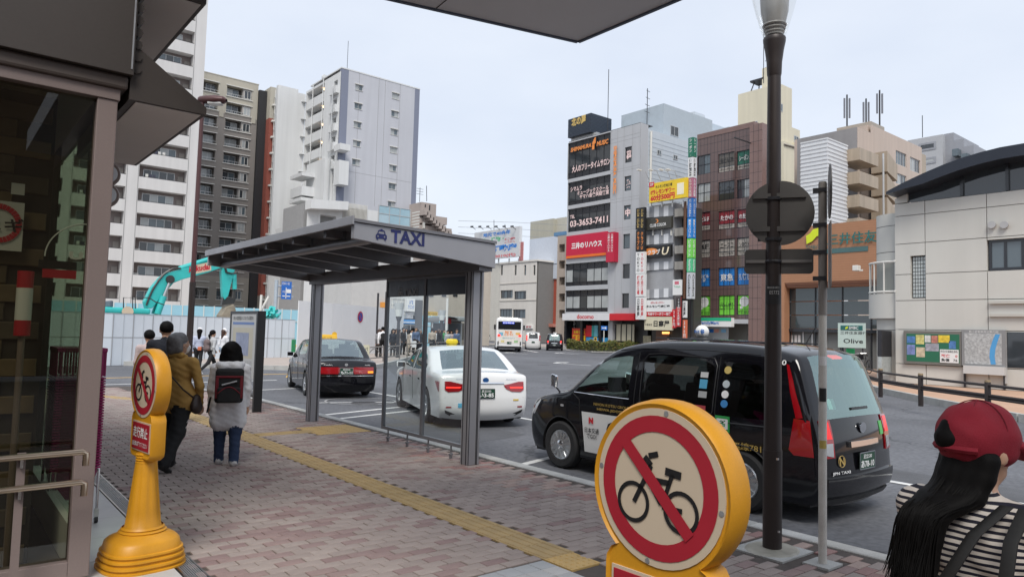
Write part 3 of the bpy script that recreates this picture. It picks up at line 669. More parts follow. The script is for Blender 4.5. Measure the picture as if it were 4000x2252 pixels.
M_HOB_L=mat('laundry_blue',(.2,.3,.5),.8,var=.1);M_LNAVY=mat('laundry_dark',(.05,.05,.08),.8,var=.1)
# white balcony tower ------------------------------------------------
tw=thing('apartment_tower','tall white apartment tower with deep balconies behind the construction fence','building',(18,98.7,0))
FT=Fc((0,98.7),(26.42,98.7));pf=[4.4+3.12*k for k in range(-1,14)]
holes=[];wl=MB()
for z in pf:
    for a,b in ((9.5,11.2),(12.2,17.87),(19.32,24.98)):holes.append((a,b,z,z+1.62))
closed_wall(FT,0,26.42,-.1,52,16,wl,0,holes,1.3);wl.build('wall',M_TWH,tw)
for a,b in ((12.2,17.87),(19.32,24.98)):
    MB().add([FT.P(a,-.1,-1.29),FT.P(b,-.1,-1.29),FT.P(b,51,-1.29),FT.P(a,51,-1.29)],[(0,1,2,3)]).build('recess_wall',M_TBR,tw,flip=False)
    MB().box(a-.12,98.67,0,a-.06,98.7,51).build('panel_joint',M_CRACK,tw);MB().box(b+.06,98.67,0,b+.12,98.7,51).build('panel_joint',M_CRACK,tw)
for z in pf:
    for a,b in ((12.2,17.87),(19.32,24.98)):
        window(FT,a+.7,b-1.2,z-.9,z+1.25,tw,M_FRM,M_PANE,deep=1.24,mull=3,fw=.07)
        r=MB();FT.box(r,a+.02,b-.02,z+.10,z+.14,-.08,-.04);FT.box(r,a+.02,b-.02,z+.02,z+.05,-.08,-.04)
        for k in range(6):u=a+.05+(b-a-.1)*k/5;FT.box(r,u-.015,u+.015,z,z+.1,-.075,-.045)
        r.build('railing',M_RAILD,tw)
        c=MB();FT.box(c,b-.85,b-.15,z-.5,z+.95,-1.27,-1.15);c.build('meter_box',M_GRB,tw)
        if random.random()<.6:c=MB();FT.box(c,a+.1,a+.75,z-.35,z+.28,-1.15,-.8);c.build('air_conditioner',M_LINT,tw)
        if random.random()<.35:
            for q in range(random.randint(2,5)):u=a+.8+q*.45+random.random()*.1;c=MB();FT.box(c,u,u+.32,z-.25+random.random()*.15,z+.55,-.55,-.52);c.build('laundry',random.choice([M_LINT,M_HOB_L,M_LNAVY]),tw)
# brown grey apartments ----------------------------------------------
ga=thing('apartment_block','brown and cream apartment block with white lintels right of the white tower','building',(35,120.9,0))
FG=Fc((20,120.9),(41.32,120.9));g0=20
rows=[38.85+1.0-2.846*k for k in range(0,15)];hs=[]
for z in rows:
    hs+=[(32.5-g0-3,34.75-g0,z,z+1.75),(36.12-g0,40.28-g0,z,z+1.75)]
def banded(z0,z1,m):
    wb=MB();hh=[h for h in hs if h[2]>=z0-.01 and h[3]<=z1+.01];FG.wall(wb,0,21.32,z0,z1,hh,1.2);wb.build('wall',m,ga)
banded(36.75,42.86,M_CRM);banded(9.5,36.75,M_GRB);banded(-.1,9.5,M_BEI)
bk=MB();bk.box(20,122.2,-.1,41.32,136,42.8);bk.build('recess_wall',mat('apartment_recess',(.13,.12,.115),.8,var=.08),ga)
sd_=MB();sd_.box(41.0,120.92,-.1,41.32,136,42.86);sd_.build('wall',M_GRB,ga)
MB().box(20,120.85,42.86,41.4,136,43.0).build('roof_edge',M_CRM,ga)
for k,z in enumerate(rows):
    for a,b in ((29.5,34.75),(36.12,40.28)):
        for zz,n in ((z+1.76,'lintel'),(z-.12,'balcony_edge')):
            mb=MB();FG.box(mb,a-g0-.15,b-g0+.15,zz,zz+.12,0,.14);mb.build(n,M_LINT,ga)
        r=MB();FG.box(r,a-g0,b-g0-(1.3 if b>40 else 0),z+.42,z+.47,-.1,-.05)
        for q in range(9):u=a-g0+(b-a-(1.3 if b>40 else 0))*q/8;FG.box(r,u,u+.03,z,z+.42,-.09,-.06)
        r.build('railing',M_FRM,ga)
    window(FG,33.0-g0,34.65-g0,z-.6,z+1.55,ga,M_FRM,M_PANE,deep=1.1,mull=1,fw=.06)
    window(FG,36.3-g0,38.35-g0,z-.6,z+1.55,ga,M_FRM,M_PANE,deep=1.1,mull=1,fw=.06)
    bx=MB();FG.box(bx,38.75-g0,40.27-g0,z+.01,z+1.74,-1.1,-.12);bx.build('bay_wall',mat('bay_grey',(.36,.34,.32),.8,var=.05),ga)
    window(FG,39.0-g0,40.15-g0,z+.15,z+1.55,ga,M_LINT,M_PANE,deep=.1,mull=1,fw=.07)
for a in (31.2,35.3,40.6):
    mb=MB();FG.box(mb,a-g0-.25,a-g0+.45,36.0,37.0,0,.1);mb.build('ornament',M_CRM,ga)
# red and cream balcony wing -----------------------------------------
rw=thing('apartment_wing','narrow red and cream apartment wing with rounded balconies beside the white block','building',(44,120,0))
YR=119;FRd=Fc((42.3,YR),(47,YR));ru=lambda x,y:FRd.uz(700+x/1.208,y/1.208)
u0=.45;ztop=ru(430,408)[1];zred=ru(420,555)[1];zbe=ru(400,1395)[1]
for a,b,m in ((zred,ztop,M_CRM),(zbe,zred,M_RDB),(-.1,zbe,M_BEI)):
    mb=MB();FRd.box(mb,u0,5.2,a,b,-10,0);mb.build('wall',m,rw)
mb=MB();FRd.box(mb,-.9,u0-.01,-.1,ztop-.5,-8,-1.5);mb.build('gap_shade',mat('dark_gap_shade',(.03,.03,.033),.8,var=.05),rw)  # near-black slab: the shade between the two blocks put into colour
yb0=ru(430,500)[1];
for k in range(14):
    z=yb0-2.78*k
    if z<1:break
    mb=MB();pts=[(.75,0),(.75,.55),(1.05,.85),(3.6,.85),(3.6,0)]
    mb.hexa([FRd.P(a,z,o) for a,o in pts],[FRd.P(a,z+.3,o) for a,o in pts]);mb.build('balcony',M_LINT,rw)
    r=MB()
    for q in range(8):a=.8+q*.3;FRd.box(r,a,a+.03,z+.3,z+1.25,.78,.81)
    FRd.box(r,.78,3.58,z+1.25,z+1.3,.77,.82);r.build('railing',M_RAILD,rw)
    window(FRd,1.35,2.3,z+.3,z+2.2,rw,M_FRM,M_PANED,deep=-.03,mull=0,fw=.05)
    mb=MB();FRd.box(mb,1.0,1.1,z+.3,z+2.78,.6,.68);mb.build('downpipe',M_LINT,rw)
# white block ----------------------------------------------------------
wb=thing('office_block','white slab block with slate blue corner bands and small paired windows','building',(50,100,0))
FB=Fc((44.64,95.5),(58.09,95.5));z2=lambda x,y:(1050+x/2.0714,250+y/2.0714)
col1=[(46.92-44.64,48.12-44.64,37.05-2.83*k,37.9-2.83*k) for k in range(5)];col2=[(53.15-44.64,54.36-44.64,37.2-2.83*k,38.1-2.83*k) for k in range(7)]
TOPB=39.7
f=MB();FB.wall(f,1.15,12.55,-.1,TOPB,col1+col2,.14);f.build('wall',M_WGR,wb)
f=MB();FB.box(f,0,1.15,-.1,TOPB,-.6,.002);f.build('corner_band',M_WBU,wb)
f=MB();FB.box(f,12.55,13.45,-.1,TOPB,-.6,.002);f.build('corner_band',M_WBU,wb)
f=MB();FB.box(f,1.55,13.4,-.1,TOPB-.02,-11,-.62);f.build('core',M_WBL,wb)
f=MB();FB.box(f,-.05,13.5,TOPB,TOPB+.18,-11,.05);f.build('roof_edge',M_WBL,wb)
for h in col1+col2:
    window(FB,*h,wb,M_FRM,[M_PANE[1],M_PANE[2]],deep=.1,mull=1,fw=.05)
    mb=MB();FB.box(mb,h[0]-.08,h[1]+.08,h[3],h[3]+.1,0,.14);mb.build('hood',M_LINT,wb);mb=MB();FB.box(mb,h[0]-.05,h[1]+.05,h[2]-.06,h[2],0,.08);mb.build('sill',M_LINT,wb)
for u in (2.9,6.2,7.3,9.9):
    mb=MB();FB.box(mb,u-.02,u+.02,20,TOPB,0,.01);mb.build('panel_joint',M_CRACK,wb)
for z in (24.6,):mb=MB();FB.box(mb,1.2,12.5,z,z+.04,0,.01);mb.build('panel_joint',M_CRACK,wb)
# open gallery side of the block
FL=Fc((44.6,108.2),(44.6,95.6));gh=[]
zs=[FL.uz(*z2(455,195))[1]-2.83*k for k in range(5)]
for z in zs:gh.append((.3,7.0,z-.55,z+.85))
for k in range(6):gh.append((10.3,11.6,zs[0]-1.2-2.83*k,zs[0]+.2-2.83*k))
f=MB();FL.wall(f,0,12.6,-.1,39.3,gh,1.5);f.build('gallery_wall',M_WBL,wb)
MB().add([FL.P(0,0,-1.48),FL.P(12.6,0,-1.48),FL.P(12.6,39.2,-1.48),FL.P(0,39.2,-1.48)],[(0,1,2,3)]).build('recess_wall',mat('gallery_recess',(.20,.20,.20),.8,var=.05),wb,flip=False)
for z in zs:
    mb=MB();mb.lathe([(.1,-.1),(.2,0),(.1,.08)],10,FL.P(4.6,z+.72,-1.0));mb.build('lamp',mat('lit_gallery_lamp',(1,.62,.25),.5,var=0,emit=3),wb)
    mb=MB();FL.box(mb,9.9,12.2,z-2.0,z-.9,0,.5);mb.build('balcony',M_WBL,wb);mb=MB();FL.box(mb,-.6,.4,z-.6,z-.5,0,.7);mb.build('balcony',M_WBL,wb)
for u in (3.0,6.8):mb=MB();mb.tube([FL.P(u,12,.12),FL.P(u,39.6,.12)],.08,8);mb.build('downpipe',M_WBL,wb)
mb=MB();mb.tube([FL.P(11.6,12,.75),FL.P(11.6,37,.75)],.07,8);mb.build('downpipe',M_FRM,wb)
mb=MB();mb.lathe([(.05,0),(.5,.12),(.55,.18)],14,(44.8,101.5,39.9),axis='y');mb.build('dish',M_FRM,wb)
MB().tube([(46.2,97,TOPB),(46.2,97,TOPB+5)],.035,6).build('lightning_rod',M_DARK,wb)
# plain stair slab at the back and stepped lower volumes
f=MB();f.box(40.1,108.3,-.1,43.35,109.1,39.4);f.box(43.35,108.3,-.1,44.6,109.1,38.9);f.build('stair_tower',M_WBL,wb)
MB().box(43.2,96.8,-.1,44.55,103.2,26.3).build('lower_volume',M_WBL,wb)
for k,z in enumerate((24.0,20.3)):
    MB().box(41.3,100.2,z-3.0,43.2,104.5,z-1.6).build('balcony',M_WBL,wb);MB().box(41.2,100.1,z-.1,43.2,104.6,z+.4).build('balcony',M_WBL,wb)
MB().box(39.3,100.5,-.1,43.2,104.5,16).build('lower_volume',M_WBL,wb)
MB().box(44.0,93.6,22.1,45.5,95.4,25.6).build('balcony',M_WBL,wb);MB().box(43.9,93.4,27.1,45.5,95.4,28.0).build('balcony',M_WBL,wb)
# podium in front of it -------------------------------------------------
pd=thing('podium_building','low white building with louvred screen and blue glass corner before the white block','building',(45,90,0))
FP=Fc((36.3,86),(52.2,86))
f=MB();FP.wall(f,0,10.1,-.1,17.6,[(1.8,4.0,14.0,16.1),(4.9,8.3,15.0,17.9-.45),(2,9,9.0,11.4),(2,9,4.8,7.4)],1.0);f.build('wall',M_WBL,pd)
f=MB();FP.box(f,0,15.9,-.1,17.5,-8,-1.02);f.build('core',mat('podium_recess',(.3,.3,.3),.8,var=.06),pd)
f=MB();FP.box(f,10.1,15.9,-.1,14.8,-1.0,0);f.build('wall',M_WBL,pd)
f=MB();f.hexa([FP.P(-.2,16.45,1.6),FP.P(4.9,16.9,1.6),FP.P(4.9,16.9,-.2),FP.P(-.2,16.45,-.2)],[FP.P(-.2,17.6,1.6),FP.P(4.9,18.0,1.6),FP.P(4.9,18.0,-.2),FP.P(-.2,17.6,-.2)]);f.build('canopy',M_WBL,pd)
for k in range(19):
    u=4.95+k*.185;f=MB();FP.box(f,u,u+.06,14.9,18.1,.05,.2);f.build('louvre',M_LINT,pd)
for a in (10.1,11.75,13.4,15.1):
    f=MB();FP.box(f,a,a+.08,14.8,18.4,.02,.14);f.build('mullion',M_FRM,pd)
for z in (14.8,16.0,17.3,18.4):
    f=MB();FP.box(f,10.1,15.18,z,z+.08,.03,.13);f.build('transom',M_FRM,pd)
cgl=[mat('cyan_glass_%d' % i,c,.08,var=.05,spec=.8) for i,c in enumerate([(.34,.50,.58),(.42,.55,.62),(.12,.42,.58)])]
for i in range(3):
    for j,(za,zb_) in enumerate(((14.88,16.0),(16.08,17.3),(17.38,18.4))):
        f=MB();a=10.18+1.65*i;FP.box(f,a,a+1.57,za,zb_,.05,.08);f.build('pane',cgl[2 if j==0 and i else random.randrange(2)],pd)
for k in range(7):f=MB();f.box(51.7,84,15.4+k*.42,51.8,86,15.55+k*.42);f.build('louvre',M_LINT,pd)
# tan building with outside stairs --------------------------------------
tb_=thing('tan_stair_building','tan building with a stepped outside staircase beyond the taxi shelter roof','building',(62,100,0))
M_TAN=mat('tan_render',(.40,.345,.315),.8,var=.06,scale=.3,streak=.08)
FTn=Fc((57,92),(72,92));q=lambda x,y:FTn.uz(*z2(x,y))
def tq(x0,y0,x1,y1,m=M_TAN,n='wall',o0=-6,o1=0):
    a,b=q(x0,y0),q(x1,y1);f=MB();FTn.box(f,a[0],b[0],b[1],a[1],o0,o1);return f.build(n,m,tb_)
tq(1235,1115,1350,1300);tq(1345,1225,1450,1300,o1=-.3);a=q(1235,1300);b=q(1460,1300)
f=MB();FTn.box(f,a[0]-1.5,b[0]+.5,-.1,a[1],-6,0);f.build('wall',M_TAN,tb_)
tq(1262,1135,1270,1160,M_DARK,'window',-.1,.02);tq(1297,1140,1305,1185,M_DARK,'window',-.1,.02)
for k in range(9):
    x=1225+k*24;tq(x,1180+k*22,x+30,1230+k*22,M_TAN,'stair_parapet',-.2,1.2)
tq(1222,1215,1290,1245,M_DARK,'opening',-.1,.03);tq(1245,1280,1255,1330,M_LINT,'vent_pipe',-.1,.3)
MB().tube([FTn.P(*q(1278,1110)),FTn.P(*q(1276,985))],.05,6).build('antenna',M_DARK,tb_)
mb=MB();p=FTn.P(*q(1220,1115));mb.tube([p,p+V((0,0,2.2))],.04,6)
for k in range(3):mb.tube([p+V((-.6,0,1.2+.4*k)),p+V((.6,0,1.2+.4*k))],.03,5)
mb.build('antenna',M_DARK,tb_)
# ================================================================== construction site
M_HOA=mat('hoarding_white',(.68,.73,.78),.45,var=.04,scale=1)
M_HOT=mat('hoarding_tall_white',(.78,.79,.80),.5,var=.04,scale=1)
M_HOB=mat('hoarding_blue',(.30,.55,.66),.5,var=.06,scale=1)
hd1=thing('construction_fence','low pale blue-white panel fence round the demolition site','fence',(8,33,0))
HL=[V((1.2,31.4,0)),V((5.7,32.35,0)),V((9.0,34.0,0)),V((14.9,36.2,0))]
def run(pts,step):
    out=[];
    for a,b in zip(pts,pts[1:]):
        n=max(1,round((b-a).length/step));out+=[(a+(b-a)*i/n,a+(b-a)*(i+1)/n) for i in range(n)]
    return out
for p,q_ in run(HL,.9):
    d=(q_-p).normalized();n=V((d.y,-d.x,0));z0,z1=ROADZ+.02,1.96
    m=MB();m.obox((p+q_)/2+V((0,0,(z0+z1)/2)),d*((q_-p).length/2-.012),n*.018,V((0,0,(z1-z0)/2)));o=m.build('panel',M_HOA,hd1)
    for s in (.0,.5):c=p+(q_-p)*s;MB().obox(c+n*.024+V((0,0,(z0+z1)/2)),d*(.008 if s else .016),n*.012,V((0,0,(z1-z0)/2))).build('rib',mat('rib_pale',(.5,.53,.56),.5,var=.03) if s else M_ALU,hd1)
for p,q_ in zip(HL,HL[1:]):
    d=(q_-p).normalized();n=V((d.y,-d.x,0));MB().obox((p+q_)/2+n*.021+V((0,0,1.0)),d*((q_-p).length/2),n*.004,V((0,0,.012))).build('seam',M_CRACK,hd1)
    MB().obox((p+q_)/2+V((0,0,1.975)),d*((q_-p).length/2),n*.03,V((0,0,.012))).build('top_rail',M_ALU,hd1)
hd2=thing('tall_construction_fence','tall white panel fence with a round no parking sign behind the black saloon taxi','fence',(20,38,0))
pR=gp(1575,1400,0);TL=[V((14.95,36.0,0)),V((17.6,37.6,0)),V((25.6,43.2,0))]
FHs=[]
for p,q_ in run(TL,1.1):
    d=(q_-p).normalized();n=V((d.y,-d.x,0));z1=3.0
    MB().obox((p+q_)/2+V((0,0,z1/2)),d*((q_-p).length/2-.006),n*.02,V((0,0,z1/2))).build('panel',M_HOT,hd2)
FTH=Fc(TL[1],TL[2])
def flat_disc(fc,u,z,r,o,m,parent,name,n=32,th=.006,r0=0):
    mb=MB()
    for k in range(n):
        a,b=2*math.pi*k/n,2*math.pi*(k+1)/n
        P=[fc.P(u+rr*math.cos(t),z+rr*math.sin(t),o) for rr,t in (((r,a),(r,b),(0,0)) if not r0 else ((r0,a),(r,a),(r,b),(r0,b)))]
        mb.add(P,[tuple(range(len(P)))])
    return mb.build(name,m,parent,flip=False)
np_=thing('no_parking_sign','round red and blue no parking sign fixed on the tall white fence','sign',FTH.P(*FTH.uz(1408,1237),.03))
u,z=FTH.uz(1408,1237,.05);M_BLUE=mat('sign_blue',(.02,.07,.36),.45,var=.04);R_=.34
flat_disc(FTH,u,z,R_,.05,M_RED,np_,'plate');flat_disc(FTH,u,z,R_*.74,.056,M_BLUE,np_,'blue_field')
m=MB();d=V((.707,-.707));nn=V((.707,.707))*R_*.09
m.add([FTH.P(u+a*R_*.76+b,z+c*R_*.76+e,.062) for a,b,c,e in ((-d.x,-nn.x,-d.y,-nn.y),(d.x,-nn.x,d.y,-nn.y),(d.x,nn.x,d.y,nn.y),(-d.x,nn.x,-d.y,nn.y))],[(0,1,2,3)]);m.build('slash',M_RED,np_,flip=False)
# blue corrugated fence at the back of the site
hb=thing('rear_site_fence','light blue ribbed fence at the back of the demolition site','fence',(20,60,0))
for k in range(46):
    x=4+k*.78;MB().box(x,58,0,x+.72,58.05,3.0).build('panel',M_HOB,hb);MB().box(x+.72,57.97,0,x+.78,58.06,3.05).build('rib',M_LINT,hb)
MB().box(4,57.93,2.0,40,57.97,2.06).build('pipe_rail',M_LINT,hb)
# excavator --------------------------------------------------------------
M_TEAL=mat('teal_machine_paint',(.035,.46,.44),.45,var=.1,scale=2,fine=.06)
M_HYD=mat('hydraulic_dark',(.06,.06,.06),.4,.6,var=.15)
YE=42.0
def E(px,py):return atY(YE,px,py)
ex=thing('excavator','teal excavator with raised boom behind the pale construction fence','excavator',E(470,1330).to_tuple()[:2]+(0,))
z8=lambda x,y:(380+x/2.9,950+y/2.9)
def slab(pts,th,m,name,dy=0.,bev=.03):
    P=[E(*z8(*p))+V((0,dy,0)) for p in pts];mb=MB();mb.hexa([p+V((0,-th/2,0)) for p in P],[p+V((0,th/2,0)) for p in P]);return mb.build(name,m,ex,bevel=bev)
bm_=slab([(540,735),(520,660),(600,500),(700,385),(760,340),(960,290),(1150,255),(1320,215),(1410,235),(1400,275),(1250,330),(1080,375),(950,410),(850,450),(790,520),(700,620),(610,735)],.55,M_TEAL,'boom')
slab([(1400,230),(1560,245),(1540,330),(1470,600),(1430,640),(1410,600),(1395,330)],.42,M_TEAL,'stick',.0)
slab([(1375,815),(1440,720),(1520,690),(1545,760),(1500,815),(1490,900),(1380,900)],.9,mat('worn_bucket_metal',(.30,.26,.2),.7,.3,var=.25,scale=3),'bucket')
slab([(1420,600),(1560,630),(1540,680),(1440,690),(1400,700)],.3,M_HYD,'linkage',0,.01)
def cyl(a,b,r,m,dy=0.,n='cylinder'):return MB().tube([E(*z8(*a))+V((0,dy,0)),E(*z8(*b))+V((0,dy,0))],r,12).build(n,m,ex,smooth=40)
for s in (-.34,.34):cyl((665,800),(735,600),.17,M_TEAL,s);cyl((735,600),(805,430),.08,M_STEEL,s,'piston_rod')
cyl((925,290),(1255,185),.15,M_TEAL,-.05);cyl((1545,350),(1550,520),.13,M_TEAL,-.1);cyl((1550,520),(1545,635),.06,M_HYD,-.1,'piston_rod')
mb=MB();mb.lathe([(.22,-.42),(.22,.42)],18,E(*z8(807,410)),axis='y');mb.build('pin',M_HYD,ex,smooth=30)
for s in (-.1,.05):mb=MB();mb.tube([E(*z8(*p))+V((0,s-.2,0)) for p in ((930,285),(850,285),(790,315),(740,350),(680,420),(610,530),(570,620),(540,700))],.05,6);mb.build('hose',M_HYD,ex,smooth=True)
for s in (-.2,0):mb=MB();mb.tube([E(*z8(*p))+V((0,s-.25,0)) for p in ((1420,250),(1440,330),(1500,345),(1560,330),(1560,290))],.035,6);mb.build('hose',M_HYD,ex,smooth=True)
pA=E(*z8(-160,735));pB=E(*z8(690,810));pC=E(*z8(540,740))
MB().box(pA.x,YE-1.4,.9,pB.x-.2,YE+1.4,pB.z+.0).build('counterweight',M_TEAL,ex,bevel=.12)
MB().box(pA.x+.1,YE-1.35,pB.z,pC.x,YE+1.35,pC.z).build('engine_cover',M_TEAL,ex,bevel=.1)
c0,c1=E(*z8(95,650)),E(*z8(345,735));MB().box(c0.x,YE-1.2,c1.z,c1.x-.9,YE+.9,c0.z).build('radiator_grille',mat('machine_dark_grey',(.09,.11,.14),.5,var=.1),ex,bevel=.06);MB().box(c1.x-.85,YE-1.2,c1.z,c1.x,YE+.9,c0.z-.4).build('muffler_cover',MATS['machine_dark_grey'],ex,bevel=.06)
for pts in (((238,740),(238,620),(340,620),(340,740)),((368,740),(368,620),(520,620),(590,665),(690,700))):MB().tube([E(*z8(*p))+V((0,-1.3,0)) for p in pts],.03,6).build('guard_rail',M_HYD,ex)
for s in (-1.1,1.1):MB().box(pA.x+.2,YE+s-.3,-.05,pB.x+.2,YE+s+.3,.85).build('crawler_track',M_HYD,ex,bevel=.2)
MB().box(pA.x+1,YE-.8,.5,pB.x-.8,YE+.8,.95).build('slewing_ring',M_HYD,ex)
FEx=Fc((E(0,1200).x,YE-.285),(E(1200,1200).x,YE-.285))
P0,P1=E(*z8(1095,345)),E(*z8(1275,305));dv=(P1-P0);hgt=V((-.05,0,.42))
pl_=MB();pl_.add([P0+V((0,-.285,-.02)),P1+V((0,-.285,-.02)),P1+hgt+V((0,-.285,.05)),P0+hgt+V((0,-.285,.05))],[(0,1,2,3)]);lg=pl_.build('name_plate',M_FACE,bm_,flip=False)
text('kokudai',M_RED,bm_,P0+V((-.35,-.292,.02)),dv+V((.3,0,.02)),hgt*.8,bold=.04,shear=.2)
lg2=flat_disc(Fc((pA.x,YE-1.402),(pB.x,YE-1.402)),E(*z8(280,775)).x-pA.x,E(*z8(280,775)).z,.28,.004,M_FACE,ex,'emblem',10)
# folded teal net on the fence, blue road sign, yellow crash bar, green sign
nb=MB();c=gp(1060,1400,0);c=atY(39,1060,1232)
for k in range(40):
    a=random.random()*6.28;r=random.random();p=c+V((math.cos(a)*r*.8,math.sin(a)*r*.4,random.random()*.55*(1-r*.6)-.1));nb.obox(p,V((random.gauss(0,.1),.05,.03)),V((.05,.1,random.gauss(0,.06))),V((.05,0,.04)))
nb.build('teal_net_heap',M_TEAL,label='crumpled teal netting heap showing over the low fence',cat='net')
# ================================================================== buildings in the middle and on the right
z5=lambda x,y:(2100+x/1.45,400+y/1.45)
z7=lambda x,y:(2150+x/2.544,430+y/2.544)
z6=lambda x,y:(2100+x/3.68,1150+y/3.68)
zc=lambda x,y:(1800+x/2.417,800+y/2.417)
zs=lambda x,y:(2950+x/2.544,850+y/2.544)
r3=lambda x,y:(3300+x/1.3186,550+y/1.3186)
r6=lambda x,y:(2800+x/1.115,200+y/1.115)
def R(fc,z,x0,y0,x1,y1,o=0.):return fc.rect(*z(x0,y0),*z(x1,y1),o)
def bd(name,fc,z,x0,y0,x1,y1,root,m,o0=0.,o1=.1,bevel=0):
    u0,u1,a,b=R(fc,z,x0,y0,x1,y1,o1);mb=MB();fc.box(mb,u0,u1,a,b,o0,o1);return mb.build(name,m,root,bevel=bevel)
def tx(s,fc,z,x0,y0,x1,y1,m,parent,o,**k):fc.text(s,m,parent,*z(x0,y0),*z(x1,y1),o,**k)
def C(name,c,**k):return mat(name,c,**{**dict(rough=.5,var=.05),**k})
W_=C('print_white',(.75,.75,.74),var=0);K_=C('print_black',(.015,.015,.016),var=0);R_d=C('print_red',(.58,.02,.03),var=0);O_r=C('print_orange',(.80,.27,.06),var=0)
PK=C('print_pink_white',(.82,.62,.6),var=0);B_l=C('print_blue',(.02,.16,.55),var=0);Y_l=C('print_yellow',(.85,.58,.02),var=0);GN=C('print_green',(.03,.38,.16),var=0);GD=C('print_gold',(.62,.44,.14),var=0)
# music school block ------------------------------------------------------
ms=thing('music_school_building','grey office block with black glazed bands and orange and pink lettering','building',(58,53,0))
M_GPN=C('grey_cladding',(.43,.44,.46),rough=.45,scale=.3,streak=.05);M_BLG=mat('black_glazing',(.012,.014,.018),.06,var=0,spec=.8);M_BLS=mat('black_spandrel',(.018,.02,.026),.2,var=.05,spec=.6)
XS=56;FS=Fc((XS,58.75),(XS,48.0));FSd=Fc((XS,48.0),(66.5,48.0));TOPS=23.75
bands=[(276,645),(680,915),(952,1187)];hol=[]
for a,b in bands:hol.append(R(FS,z7,172,a,595,b))
for a,b in ((905,1035),(1060,1185)):hol.append(R(FS,z5,156,a,398,b))
sm=[R(FS,z7,*q) for q in ((740,365,808,520),(735,655,802,800),(728,945,797,1085),(722,1230,790,1375))]+[R(FS,z5,*q) for q in ((481,913,522,996),(477,1080,517,1163))]
f=MB();FS.wall(f,0,FS.L,3.6,TOPS,hol+sm,.25);f.build('wall',M_GPN,ms)
f=MB();FS.box(f,0,FS.L,0,3.6,-12,-1.6);f.build('ground_floor_wall',C('shop_dark_back',(.10,.10,.10)),ms)
f=MB();FSd.box(f,.5,10.5,3.6,TOPS-.4,-10.6,0);FSd.box(f,1.7,10.5,0,3.6,-10.6,0);f.build('side_wall',C('pale_blue_siding',(.50,.55,.60),scale=.4,streak=.05),ms)
f=MB();FS.box(f,.02,FS.L,TOPS,TOPS+.05,-2,0);f.box(XS+.3,48.1,3.6,XS+.4,58.7,TOPS);f.build('inner_wall',C('dark_inside',(.03,.03,.03)),ms)
for k in range(40):
    z=3.8+k*.48;mb=MB();FSd.box(mb,1.3,10.4,z,z+.03,0,.02);mb.build('siding_lap',C('siding_lap',(.42,.47,.52)),ms)
mb=MB();mb.tube([FSd.P(1.6,8,.12),FSd.P(1.6,TOPS-.6,.12)],.12,8);mb.build('downpipe',M_LINT,ms)
mb=MB();FSd.box(mb,0,1.2,3.6,TOPS,0,.06);mb.build('corner_wall',M_GPN,ms)
for h in hol:
    u0,u1,a,b=h;n=6;hh=b-a
    g_=MB();FS.box(g_,u0,u1,a,b,-.28,-.2);bg=g_.build('glazed_band',M_BLS,ms)
    for i in range(n):
        w0,w1=u0+(u1-u0)*i/n,u0+(u1-u0)*(i+1)/n
        p_=MB();FS.box(p_,w0+.04,w1-.04,a+hh*.18,a+hh*.72,-.2,-.185);p_.build('pane',M_PANE[0] if h in hol[:3] else random.choice([M_PANE[2],M_PANE[2],M_PANE[0]]),bg)
        p_=MB();FS.box(p_,w0-.025,w0+.025,a,b,-.2,-.15);p_.build('mullion',M_BLS,bg)
    for zz in (a+hh*.17,a+hh*.73):p_=MB();FS.box(p_,u0,u1,zz-.03,zz+.03,-.2,-.155);p_.build('transom',M_BLS,bg)
for i,h in enumerate(sm):
    w_=window(FS,*h,ms,M_BLS,M_PANED,deep=.15,mull=0,fw=.07)
    if i<3:u0,u1,a,b=h;text('募集中'[i],PK,w_,FS.P(u0+.12,a+(b-a)*.22,-.1),FS.u*(u1-u0-.24),V((0,0,(b-a)*.56)),bold=.05)
for x in (600,660,725,810,890):
    u=FS.uz(*z7(x,700))[0];mb=MB();FS.box(mb,u-.012,u+.012,3.7,TOPS,0,.004);mb.build('panel_joint',M_CRACK,ms)
for y in (1190,1165,900,870,600,575,300,262):
    z=FS.uz(*z7(740,y))[1];u=FS.uz(*z7(600,y))[0];mb=MB();FS.box(mb,u,FS.L,z-.012,z+.012,0,.005);mb.build('panel_joint',M_CRACK,ms)
sg=lambda n:tag(MB().box(XS-.02,53,20,XS-.019,53.01,20.01).build(n,M_BLS,ms))
LB=ms.children[0]
tx('SHIMAMURA',FS,z7,202,352,405,394,O_r,LB,.05,bold=.04,shear=.15);tx('MUSIC',FS,z7,460,299,576,346,O_r,LB,.05,bold=.04,shear=.15)
mb=MB()
for k,(x,y0,y1) in enumerate(((418,325,350),(424,310,350),(431,295,345),(438,280,340),(446,272,330))):
    u0,u1,a,b=R(FS,z7,x,y0,x+7,y1);FS.box(mb,u0,u1,a,b,.04,.07)
u0,u1,a,b=R(FS,z7,418,345,440,392);FS.box(mb,u0,u1,a,b,.04,.07);mb.build('flame_emblem',O_r,ms)
tx('大人のフリータイムサロン',FS,z7,215,512,592,584,PK,LB,-.1,bold=.03)
tx('シマムラ',FS,z7,200,757,315,803,PK,LB,-.1,bold=.03);tx('ミュージックスクール',FS,z7,268,772,580,818,PK,LB,-.1,bold=.03);tx('ヤマハ音楽英語教室',FS,z7,290,814,582,858,PK,LB,-.1,bold=.03)
tx('TEL',FS,z7,195,1043,243,1076,PK,LB,-.1,bold=.03);tx('03-3653-7411',FS,z7,195,1072,572,1138,PK,LB,-.1,bold=.03)
u0,u1,a,b=R(FS,z7,640,360,672,830);text('SHIMAMURA  MUSIC',O_r,LB,FS.P(u0,b,.25),V((0,0,a-b)),FS.u*(u1-u0),bold=.05)
